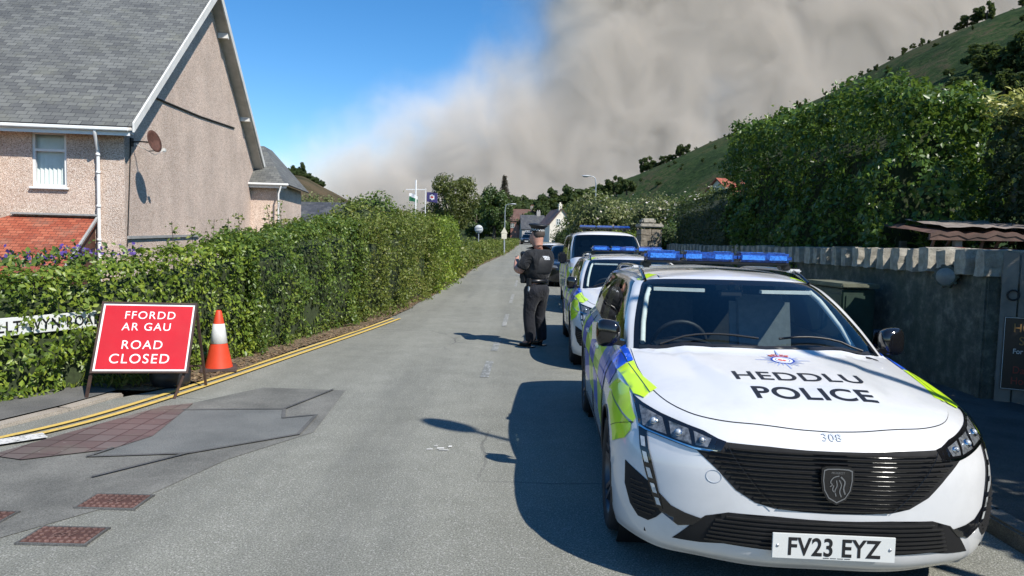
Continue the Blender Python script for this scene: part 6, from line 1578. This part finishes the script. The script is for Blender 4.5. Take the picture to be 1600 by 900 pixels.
def generic_vehicle(name, label, cat, loc, rz, B, Rf, nb, wheel_y, r_w, bodym, split, police=False, group=None, glassm=None, bar=None):
    """a closed body loft with cut wheel arches; split gives the glazing columns"""
    global NU, NV, WB, WR
    sv = (NU, NV, WB); NU = NV = 6
    gb, gr = surf(B, 6, 6), surf(Rf, 6, 6); n1, n2 = len(gb) / 6, len(gr) / 6
    tree = bvh_of([gb, gr]); root = empty(name, loc, rz, label, cat, group)
    def mesh(G, sel, nm, mats, cut=False):
        vs = []; idx = {}; fs = []; ms = []; nu = len(G); nv = len(G[0])
        def vid(i, k):
            i %= nu
            if (i, k) not in idx: idx[(i, k)] = len(vs); vs.append(G[i][k].copy())
            return idx[(i, k)]
        for i in range(nu):
            for k in range(nv - 1):
                q = sel((i + .5) / 6, (k + .5) / 6)
                if q is None: continue
                c = (G[i][k] + G[(i + 1) % nu][k + 1]) / 2
                if cut and abs(c.x) > .55 and any((Vector((c.y - y, c.z - r_w))).length < r_w + .04 for y in wheel_y): continue
                fs.append((vid(i, k), vid(i, k + 1), vid(i + 1, k + 1), vid(i + 1, k))); ms.append(q)
        if cut:
            for v_ in vs:
                for y in wheel_y:
                    d_ = Vector((v_.y - y, v_.z - r_w))
                    if abs(v_.x) > .55 and 0 < d_.length < r_w + .07: d_ = d_.normalized() * (r_w + .045); v_.y = y + d_.x; v_.z = r_w + d_.y
        me = bpy.data.meshes.new(nm); me.from_pydata([tuple(v_) for v_ in vs], [], fs); me.polygons.foreach_set('material_index', ms); me.polygons.foreach_set('use_smooth', [True] * len(fs)); me.update(); return link(nm, me, mats, root)
    mesh(gb, lambda u, v_: 0, 'body', [bodym], True)
    wsmax, s0, s1, gaps = split
    def sel(u, v_):
        s = min(u, n2 - u)
        if s < wsmax and .12 < v_ < 2.7: return None
        if s0 < s < s1 and .15 < v_ < 2.5 and not any(a < s < b_ for a, b_ in gaps): return None
        if s < wsmax + .35 and v_ < 2.9: return 1
        if s0 - .1 < s < s1 + .1 and v_ < 2.6: return 1
        return 0
    mesh(gr, sel, 'roof', [bodym, M['frit']]); mesh(gr, lambda u, v_: 0 if min(u, n2 - u) < wsmax and .12 < v_ < 2.7 else None, 'windscreen', [glassm or M['glass']])
    for s in (0, 1): mesh(gr, lambda u, v_: 0 if s0 < min(u, n2 - u) < s1 and .15 < v_ < 2.5 and not any(a < min(u, n2 - u) < b_ for a, b_ in gaps) and (u > n2 / 2) == bool(s) else None, 'side_window', [M['sglass']])
    L0, L1 = B[0][3].y, B[-1][3].y
    fl = MB(); fl.box((0, (L0 + L1) / 2, .34), (1.5, (L0 - L1) * .92, .12))
    for y in wheel_y:
        for s in (-1, 1): fl.lathe([(r_w + .05, 0), (r_w + .05, -.28), (0, -.28)], (0, 0, 0), 24, axis='X', M=Matrix.Translation((s * .9, y, r_w)) @ Matrix.Scale(s, 4, (1, 0, 0)))
    fl.build('underbody', M['dark'], root); k = r_w / .324
    for y in wheel_y:
        for s in (-1, 1):
            wh = make_wheel(root, (0, 0, 0), s); wh.location = (s * (.80 if name == 'car' else .83), y, r_w); wh.scale = (k, k, k)
    NU, NV, WB = sv
    return root, tree
van, VT = generic_vehicle('police_van', 'white police van with blue light bar parked behind the patrol cars', 'police van', (2.27, 17.75, 0), pi + R(-1.5), VB, VR, 0, (1.30, -1.97), .34, M['white'], (2.75, 4.1, 8.3, ((5.0, 5.3), (6.5, 6.8))), True)
decal('grille', 'front', [(.52,.80),(.40,.84),(-.40,.84),(-.52,.80),(-.42,.62),(.42,.62)], M['dark'], van, .004, .06, tree=VT)
b = MB()
for z in (.66, .71, .76, .81):
    P = [onbody('front', x, z, .016, VT)[0] for x in [(.46 - .92 * k / 12) * (.9 + (z - .66) * .5) for k in range(13)]]; b.tube(P, .008, 5)
b.build('grille_bar', M['plastic'], van)
decal('lower_intake', 'front', [(.60,.32),(.52,.50),(-.52,.50),(-.60,.32)], M['plastic'], van, .004, .06, tree=VT)
for s in (1, -1):
    f = (lambda P: P) if s > 0 else mx
    h_ = decal('headlight', 'front', f([(.90,.98),(.80,.965),(.60,.90),(.55,.82),(.62,.78),(.84,.80),(.905,.85)]), M['gloss'], van, .005, .04, tree=VT)
    q = MB(); decal('', 'front', f([(.86,.945),(.70,.91),(.62,.86),(.66,.82),(.85,.84)]), None, None, .010, .04, mb=q, build=False, tree=VT); q.build('reflector', M['lampin'], h_)
    q = MB()
    for x, z in ((.80, .885), (.70, .865)): q.lathe([(.035, 0), (.03, .012), (0, .018)], onbody('front', s * x, z, .012, VT)[0], 14, axis='Y')
    q.build('lamp', M['chrome'], h_)
    pr = 'sideR' if s > 0 else 'sideL'; q = MB()
    for k in range(7):
        y1 = 1.75 - .62 * k; y0 = y1 - .62
        if k != 1 and k != 6 and k != 0: decal('', pr, [(y1, .40), (y1, .72), (y0, .72), (y0, .40)], None, None, .005, .1, mb=q, m=k % 2, build=False, tree=VT)
        decal('', pr, [(min(y1, 1.62), .74), (min(y1, 1.62), 1.04), (y0, 1.04), (y0, .74)], None, None, .005, .1, mb=q, m=(k + 1) % 2, build=False, tree=VT)
    q.build('livery_pattern', [M['blue'], M['yellow']], van)
    m_ = MB(); m_.box((s * 1.055, .86, 1.24), (.20, .12, .27), bev=.04); mm = m_.build('wing_mirror', M['gloss'], van); m_ = MB(); m_.bar((s * .87, .84, 1.15), (s * .97, .86, 1.18), .08, .06); m_.build('mirror_arm', M['plastic'], mm)
b = MB(); b.box((0, 2.285, .50), (.52, .012, .111)); pp = b.build('number_plate', M['plate'], van); b = MB(); text_on(b, 'FX72 DKA', .075, lambda x, y: Vector((-x, 2.293, .465 + y)), bold=.012, wx=.86); b.build('registration_lettering', M['ink'], pp)
b = MB(); b.box((0, .10, 1.975), (1.30, .24, .03), bev=.008); [b.box((s * .5, .10, 1.945), (.07, .14, .06)) for s in (1, -1)]; lb_ = b.build('light_bar', M['plastic'], van)
for c in (-.42, 0, .42): b = MB(); b.box((c, .10, 2.02), (.41, .25, .06), bev=.02); b.build('beacon_lens', M['beacon'], lb_)
b = MB(); b.add([(x, y, z) for y, z in ((1.05, 1.12), (.85, 1.20), (.5, 1.20), (.35, 1.1), (.3, .7)) for x in (-.8, .8)], [(2 * i, 2 * i + 1, 2 * i + 3, 2 * i + 2) for i in range(4)]); b.build('dashboard', M['dash'], van)
for x in (.42, -.42): b = MB(); b.box((x, -.25, 1.15), (.48, .14, .7), bev=.05); b.box((x, -.27, 1.60), (.25, .10, .18), bev=.04); b.build('seat', M['fabric'], van)
b = MB(); b.tube([(.42 + .2 * cos(a), .25 + .10 * sin(a), 1.22 + .17 * sin(a)) for a in [2 * pi * k / 20 for k in range(21)]], .014, 6); b.build('steering_wheel', M['dash'], van)
b = MB(); b.box((0, -.55, 1.2), (1.6, .04, 1.3)); b.build('bulkhead', M['dash'], van)
b = MB(); b.tube([(.66, .97, 1.29), (.1, 1.14, 1.30)], .01, 5); b.tube([(.05, 1.15, 1.30), (-.55, 1.06, 1.29)], .01, 5); b.build('wiper', M['plastic'], van)
b = MB(); b.tube([(-.15, -.3, 1.92), (-.15, -.35, 2.15)], .008, 5); b.build('aerial', M['cable'], van)

def plain_car(label, loc, rz, paintm, plate=None, rear=False):
    B = [[Vector((p.x * .98, p.y, p.z)) for p in c] for c in BODY]; RR = [[Vector((p.x * .98, p.y, p.z + .10 * ((p.z - .96) / .45))) for p in c] for c in ROOF]
    r, T = generic_vehicle('car', label, 'car', loc, rz, B, RR, 0, (0, WB), .32, paintm, (2.62, 4.2, 8.4, ((5.9, 6.2), (7.7, 7.95))), group='ordinary cars parked beyond the van')
    decal('grille', 'front', [(.42,.70),(-.42,.70),(-.34,.54),(.34,.54)], M['plastic'], r, .005, .08, tree=T); decal('lower_intake', 'front', [(.55,.42),(-.55,.42),(-.6,.27),(.6,.27)], M['plastic'], r, .005, .08, tree=T)
    for s in (1, -1):
        f = (lambda P: P) if s > 0 else mx
        h_ = decal('headlight', 'front', f([(.80,.80),(.55,.76),(.50,.69),(.78,.68)]), M['lampin'], r, .006, .05, tree=T)
        m_ = MB(); m_.box((s * .94, -.52, 1.02), (.18, .10, .13), bev=.04); m_.build('wing_mirror', M['gloss'], r)
    m_ = MB(); m_.box((0, .905, .48), (.52, .012, .11)); m_.build('number_plate', M['plate'], r)
    m_ = MB(); m_.box((0, -1.6, .8), (1.2, .3, .7)); m_.build('seat', M['fabric'], r)
    return r
M['carblack'] = paint('black_car_paint', (.010, .012, .016), .15); M['cargrey'] = paint('grey_car_paint', (.12, .13, .14), .2)
plain_car('black car parked directly behind the police van', (2.15, 26.0, 0), pi + R(-1), M['carblack'])
plain_car('white car seen between the officer and the van', (2.15, 37.5, 0), pi + R(-2), M['white'])
plain_car('dark car parked just beyond the ordinary white one', (2.9, 50, road_z(50)), pi + R(-3), M['carblack'])
plain_car('grey car parked beyond the two dark ones', (4.3, 66, road_z(66)), pi + R(-3), M['cargrey'])
plain_car('small dark car far off, leading the distant white one', (2.05, 108, road_z(108)), pi + R(-3), M['carblack'])
plain_car('distant white car following the dark one', (2.6, 124, road_z(124) + .3), pi + R(-3), M['white'])

# ------------------------------------------------------------------ the officer
M['skin'] = var('skin', (.48, .25, .18), .55, .10, 20); M['hair'] = var('grey_brown_hair', (.06, .045, .035), .8, .3, 60)
M['shirt'] = var('black_uniform_shirt', (.014, .015, .018), .75, .3, 9, bump=.5, bsc=14); M['trouser'] = var('black_trousers', (.012, .013, .017), .85, .3, 7, bump=.6, bsc=9)
def cloth(name, c, sc=7):
    n = NT(name); co = n.coord(); f = n.noise(sc, 4, .55, n.coord('Object', (1, 1, .55)), dist=1.2); w = n.noise(400, 2, .5, co)
    n.set(Base_Color=n.ramp(f, [(.3, tuple(x * .7 for x in c)), (.7, tuple(x * 1.5 for x in c))]), Roughness=.8, Specular_IOR_Level=.3, Sheen_Weight=.1); n.bump(f, 1.0, .05); return n.m
M['shirt'] = cloth('creased_black_shirt', (.009, .010, .012)); M['trouser'] = cloth('creased_black_trousers', (.008, .009, .013), 6)
M['vest'] = var('black_stab_vest', (.011, .012, .014), .7, .25, 30, bump=.3); M['boot'] = var('black_boot', (.010, .010, .011), .35, .2, 20); M['capm'] = var('black_cap', (.010, .011, .013), .5, .2, 20)
def skin_mesh(name, nodes, edges, mat, parent, sub=2):
    me = bpy.data.meshes.new(name); names = list(nodes); me.from_pydata([nodes[n][0] for n in names], [(names.index(a), names.index(b)) for a, b in edges], []); me.update()
    ob = bpy.data.objects.new(name, me); COL.objects.link(ob)
    m1 = ob.modifiers.new('s', 'SKIN'); m1.use_smooth_shade = True; m2 = ob.modifiers.new('d', 'SUBSURF'); m2.levels = sub; m2.render_levels = sub
    for i, n in enumerate(names):
        r = nodes[n][1]; r = r if isinstance(r, tuple) else (r, r); me.skin_vertices[0].data[i].radius = r; me.skin_vertices[0].data[i].use_root = i == 0
    bpy.context.view_layer.update()
    nm = bpy.data.meshes.new_from_object(ob.evaluated_get(bpy.context.evaluated_depsgraph_get())); bpy.data.objects.remove(ob)
    nm.name = name
    for p in nm.polygons: p.use_smooth = True
    return link(name, nm, mat, parent)
op = gp(836, 541); of = empty('person', (op.x, op.y, 0), R(48), 'police officer in black uniform and cap, back turned, hand at his chest', 'person')
# local frame: x his right, y forward
nodes = {'pelvis': ((0, 0, .98), (.12, .10)), 'waist': ((0, .01, 1.12), (.12, .11)), 'chest': ((0, 0, 1.33), (.18, .14)), 'neckb': ((0, -.02, 1.50), (.075, .07)), 'neck': ((0, .0, 1.555), .080), 'jaw': ((0, .03, 1.62), (.088, .10)), 'skull': ((0, .015, 1.70), (.100, .118)), 'crown': ((0, .005, 1.77), (.086, .10)),
 'shR': ((.20, -.01, 1.43), .075), 'elR': ((.29, .06, 1.17), .062), 'wrR': ((.17, .27, 1.10), .042), 'haR': ((.12, .33, 1.11), (.036, .022)),
 'shL': ((-.20, -.01, 1.43), .075), 'elL': ((-.31, .08, 1.16), .066), 'fmL': ((-.24, .20, 1.20), .060), 'wrL': ((-.15, .29, 1.28), .042), 'haL': ((-.11, .325, 1.325), (.038, .024)),
 'hipR': ((.10, 0, .92), .095), 'knR': ((.12, .03, .50), .058), 'anR': ((.13, -.02, .10), .042), 'toR': ((.14, .13, .05), .035),
 'hipL': ((-.10, 0, .92), .095), 'knL': ((-.12, .03, .50), .058), 'anL': ((-.13, -.02, .10), .042), 'toL': ((-.14, .13, .05), .035)}
edges = [('pelvis','waist'),('waist','chest'),('chest','neckb'),('neckb','neck'),('neck','jaw'),('jaw','skull'),('skull','crown'),('chest','shR'),('shR','elR'),('elR','wrR'),('wrR','haR'),('chest','shL'),('shL','elL'),('elL','fmL'),('fmL','wrL'),('wrL','haL'),('pelvis','hipR'),('hipR','knR'),('knR','anR'),('anR','toR'),('pelvis','hipL'),('hipL','knL'),('knL','anL'),('anL','toL')]
nodes['nose'] = ((0, .125, 1.675), .012); edges.append(('jaw', 'nose'))
for s, hx, (X, Y, Z) in ((1, 'haR', (.12, .33, 1.11)), (-1, 'haL', (-.11, .325, 1.325))):
    for k in range(4):
        a = (X + s * (-.005), Y + .02, Z + .028 - .018 * k); b_ = (a[0] - s * .03, a[1] + .038 - .004 * k, a[2] + .012 * (1 if s < 0 else -.2)); c = (b_[0] - s * .034, b_[1] + .005, b_[2] + .004); L3 = f'f{k}{hx}'
        nodes[L3 + 'a'] = (a, .010); nodes[L3 + 'b'] = (b_, .0088); nodes[L3 + 'c'] = (c, .0072); edges += [(hx, L3 + 'a'), (L3 + 'a', L3 + 'b'), (L3 + 'b', L3 + 'c')]
    nodes['t' + hx] = ((X - s * .02, Y - .012, Z + .045), .011); nodes['u' + hx] = ((X - s * .045, Y + .01, Z + .065), .009); edges += [(hx, 't' + hx), ('t' + hx, 'u' + hx)]
body = skin_mesh('body', nodes, edges, M['skin'], of, 2)
fb = MB()
for s in (1, -1):
    fb.lathe([(.0, .012), (.014, .008), (.018, 0), (.014, -.006), (0, -.008)], (s * .083, .01, 1.675), 10, axis='X')
fb.build('ear', M['skin'], of)
fb = MB(); [fb.lathe([(0, -.004), (.009, 0), (0, .006)], (s * .03, .108, 1.70), 8, axis='Y') for s in (1, -1)]; fb.build('eye', M['vest'], of)
skin_mesh('hair', {'a': ((0, -.045, 1.645), (.085, .062)), 'b': ((0, -.02, 1.72), (.105, .105)), 'c': ((0, .0, 1.775), (.092, .105))}, [('a', 'b'), ('b', 'c')], M['hair'], of)
skin_mesh('shirt', {'p': ((0, 0, .98), (.215, .19)), 'w': ((0, .02, 1.14), (.235, .215)), 'c': ((0, .005, 1.34), (.265, .215)), 'n': ((0, -.02, 1.49), (.15, .13)), 'k': ((0, -.01, 1.545), (.08, .08)),
  'sR': ((.225, -.01, 1.40), .112), 'eR': ((.275, .04, 1.23), .092), 'fR': ((.287, .055, 1.19), .088), 'sL': ((-.225, -.01, 1.40), .112), 'eL': ((-.295, .05, 1.23), .094), 'fL': ((-.305, .065, 1.19), .088)},
  [('p','w'),('w','c'),('c','n'),('n','k'),('c','sR'),('sR','eR'),('eR','fR'),('c','sL'),('sL','eL'),('eL','fL')], M['shirt'], of)
skin_mesh('trousers', {'p': ((0, 0, 1.01), (.215, .19)), 'q': ((0, -.01, .90), (.19, .18)), 'hR': ((.115, 0, .76), .120), 'mR': ((.125, .02, .62), .108), 'kR': ((.13, .04, .48), .092), 'cR': ((.135, .0, .30), .094), 'aR': ((.13, -.02, .13), .088), 'zR': ((.13, -.02, .08), .085),
  'hL': ((-.115, 0, .76), .120), 'mL': ((-.125, .02, .62), .108), 'kL': ((-.13, .04, .48), .092), 'cL': ((-.135, .0, .30), .094), 'aL': ((-.13, -.02, .13), .088), 'zL': ((-.13, -.02, .08), .085)},
  [('p','q'),('q','hR'),('hR','mR'),('mR','kR'),('kR','cR'),('cR','aR'),('aR','zR'),('q','hL'),('hL','mL'),('mL','kL'),('kL','cL'),('cL','aL'),('aL','zL')], M['trouser'], of)
for s in (1, -1):
    skin_mesh('boot', {'h': ((s * .13, -.04, .05), (.046, .046)), 'a': ((s * .13, -.025, .15), .050), 'm': ((s * .135, .06, .045), (.046, .040)), 't': ((s * .14, .15, .036), (.044, .032)), 'u': ((s * .142, .19, .03), (.034, .026))}, [('h','a'),('h','m'),('m','t'),('t','u')], M['boot'], of)
    b = MB(); b.box((s * .135, .06, .008), (.095, .30, .018), bev=.006); b.build('sole', M['boot'], of)
skin_mesh('stab_vest', {'p': ((0, .0, 1.05), (.23, .21)), 'w': ((0, .02, 1.17), (.255, .245)), 'c': ((0, .005, 1.34), (.28, .25)), 'n': ((0, -.01, 1.46), (.20, .16))}, [('p','w'),('w','c'),('c','n')], M['vest'], of)
b = MB(); b.lathe([(.150, 0), (.187, .0), (.187, .055), (.150, .055)], (0, 0, 0), 28, M=Matrix.Translation((0, .0, .985)) @ Matrix.Diagonal((1, .84, 1, 1)))
b.build('belt', M['boot'], of, recalc=True)
for (x, y, z, w_, d_, h_) in ((-.19, .10, 1.05, .07, .10, .15), (-.10, .19, 1.12, .10, .08, .18), (.10, .20, 1.15, .12, .06, .14), (.21, .0, 1.0, .06, .10, .13), (-.14, .235, 1.22, .07, .05, .15), (-.21, -.02, 1.0, .05, .08, .12)):
    b = MB(); b.box((x, y, z), (w_, d_, h_), bev=.012); b.build('pouch', M['vest'], of)
b = MB(); b.tube([(-.20, .05, 1.40), (-.14, .17, 1.42), (-.08, .20, 1.34)], .045, 10); b.build('radio_strap', M['vest'], of)
b = MB(); b.box((-.205, -.02, .88), (.012, .035, .12), bev=.004); b.build('key_clip', M['signwhite'], of)
def backp(x, y): return Vector((x, -.195 + .35 * x * x, 1.32 + y))
b = MB(); hh = BVHTree.FromObject([c for c in of.children if c.name.startswith('stab_vest')][0], bpy.context.evaluated_depsgraph_get())
def bp_(x, z, o_=.004):
    h = hh.ray_cast(Vector((x, -1, z)), Vector((0, 1, 0))); return (h[0] if h[0] else Vector((x, -.17, z))) + Vector((0, -o_, 0))
b.add([bp_(x, z) for z in (1.335, 1.40) for x in (-.12, -.06, 0, .06, .12)], [(i, i + 1, i + 6, i + 5) for i in range(4)], 0)
text_on(b, 'HEDDLU', .026, lambda x, y: bp_(x, 1.370 + y, .007), 1, bold=.02, wx=1.0); text_on(b, 'POLICE', .026, lambda x, y: bp_(x, 1.340 + y, .007), 1, bold=.02, wx=1.0)
b.build('back_patch', [M['vest'], M['whitestick']], of)
# peaked cap with a chequered band
T = Matrix.Translation((0, .01, 1.775)) @ Matrix.Rotation(R(5), 4, 'X')
b = MB(); b.lathe([(.096, -.010), (.100, .040), (.106, .055), (.134, .078), (.138, .088), (.128, .101), (.07, .112), (0, .114)], n=32, M=T @ Matrix.Diagonal((1, 1.12, 1, 1))); cp_ = b.build('cap', M['capm'], of, recalc=True)
b = MB()
for k in range(32):
    for j in (0, 1):
        if (k + j) % 2: continue
        a0, a1 = 2 * pi * k / 32, 2 * pi * (k + 1) / 32; z0, z1 = .004 + .014 * j, .018 + .014 * j
        b.add([(.1015 * cos(a), .1015 * 1.12 * sin(a), z) for a, z in ((a0, z0), (a1, z0), (a1, z1), (a0, z1))], [(0, 1, 2, 3)], M=T)
b.build('chequered_band', M['signwhite'], cp_)
b = MB(); vs = []
for k in range(13): a = pi * (.12 + .76 * k / 12); vs += [(.094 * cos(a), .105 * sin(a), .0), (.105 * cos(a) * 1.02, .105 * sin(a) + .055 * sin((a - .377) / .76 * 1.0 if False else pi * k / 12), -.026)]
b.add(vs, [(2 * i, 2 * i + 1, 2 * i + 3, 2 * i + 2) for i in range(12)], M=T); b.build('peak', M['boot'], cp_)

# fallen leaves along the verge: nobody could count them
P = []
for _ in range(2600):
    y = 7.2 + 22 * nr.uniform() ** 1.6; x = leftx(y) + .05 - abs(nr.normal(0, .22)); P.append((x, y, .028 + road_z(y)))
o = link('leaf_litter', leaf_mesh(np.array(P), np.tile([0, 0, 1.], (len(P), 1)), .035, .35), M['dryleaf']); tag(o, 'dry leaf litter along the foot of the roadside hedge', 'leaf litter', kind='stuff')
P = []
for _ in range(5200):
    y = 7.0 + 40 * nr.uniform() ** 1.5; x = leftx(y) - .34 - abs(nr.normal(0, .2)); P.append((x, y, .05 + abs(nr.normal(0, .05)) + road_z(y)))
o = link('verge_grass', leaf_mesh(np.array(P), np.tile([1., 0, .1], (len(P), 1)), .09, .5, .18), M['mixhedge']); tag(o, 'grass and weeds at the foot of the roadside hedge', 'grass', kind='stuff')

# ------------------------------------------------------------------ smoke
def smoke_mat():
    m = bpy.data.materials.new('wildfire_smoke'); m.use_nodes = True; t = m.node_tree; t.nodes.clear(); N = t.nodes.new; L = t.links.new
    out = N('ShaderNodeOutputMaterial'); pv = N('ShaderNodeVolumePrincipled'); L(pv.outputs[0], out.inputs['Volume'])
    pv.inputs['Color'].default_value = (.99, .915, .835, 1); pv.inputs['Anisotropy'].default_value = -.3
    tc = N('ShaderNodeTexCoord'); sx = N('ShaderNodeSeparateXYZ'); L(tc.outputs['Object'], sx.inputs[0])
    def mt(op, a, b=0.0, c=None):
        x = N('ShaderNodeMath'); x.operation = op
        for v_, i in ((a, 0), (b, 1), (c, 2)):
            if v_ is None: continue
            if isinstance(v_, (int, float)): x.inputs[i].default_value = v_
            else: L(v_, x.inputs[i])
        return x.outputs[0]
    def nz(sc, det, rough=.55, dist=0.0):
        x = N('ShaderNodeTexNoise'); x.inputs['Scale'].default_value = sc; x.inputs['Detail'].default_value = det; x.inputs['Roughness'].default_value = rough; x.inputs['Distortion'].default_value = dist; L(tc.outputs['Object'], x.inputs['Vector']); return x.outputs['Fac']
    X, Z = sx.outputs[0], sx.outputs[2]
    d1 = mt('DIVIDE', mt('SUBTRACT', mt('MULTIPLY_ADD', X, .47, 188.0), Z), 1.1)      # below the rising upper edge
    d2 = mt('SUBTRACT', mt('MULTIPLY_ADD', Z, -.18, X), -22.0)
    d = mt('SMOOTH_MAX', d1, d2, 30.0)
    n1 = mt('MULTIPLY', mt('SUBTRACT', nz(.0085, 5, .6, .4), .5), 170.0); n2 = mt('MULTIPLY', mt('SUBTRACT', nz(.032, 4, .6), .5), 60.0)
    d = mt('ADD', d, mt('ADD', n1, n2))
    edge = N('ShaderNodeMapRange'); edge.interpolation_type = 'SMOOTHSTEP'; edge.inputs['From Min'].default_value = -60; edge.inputs['From Max'].default_value = 75; L(d, edge.inputs[0])
    bil = N('ShaderNodeMapRange'); bil.inputs['From Min'].default_value = .34; bil.inputs['From Max'].default_value = .66; bil.inputs['To Min'].default_value = .35; bil.inputs['To Max'].default_value = 1.7; L(nz(.015, 6, .6, .6), bil.inputs[0])
    L(mt('MULTIPLY', mt('MULTIPLY', mt('POWER', edge.outputs[0], 1.6), bil.outputs[0]), .034), pv.inputs['Density'])
    return m
b = MB(); b.box((350, 840, 190), (1300, 160, 560))
smk = b.build('smoke', smoke_mat()); 
# shift the mesh so that object X and Z are the place's own
tag(smk, 'grey brown wildfire smoke billowing up from behind the hill', 'smoke', kind='stuff')
smk.data.materials[0].cycles.volume_step_rate = .22 if hasattr(smk.data.materials[0].cycles, 'volume_step_rate') else 1
# the three unused originals never stay far below ground
for k in range(3):
    if not used[k]: put_far(30 + 6 * k, 200, 1, k, wood_lab, 'trees of the wood below the hill')
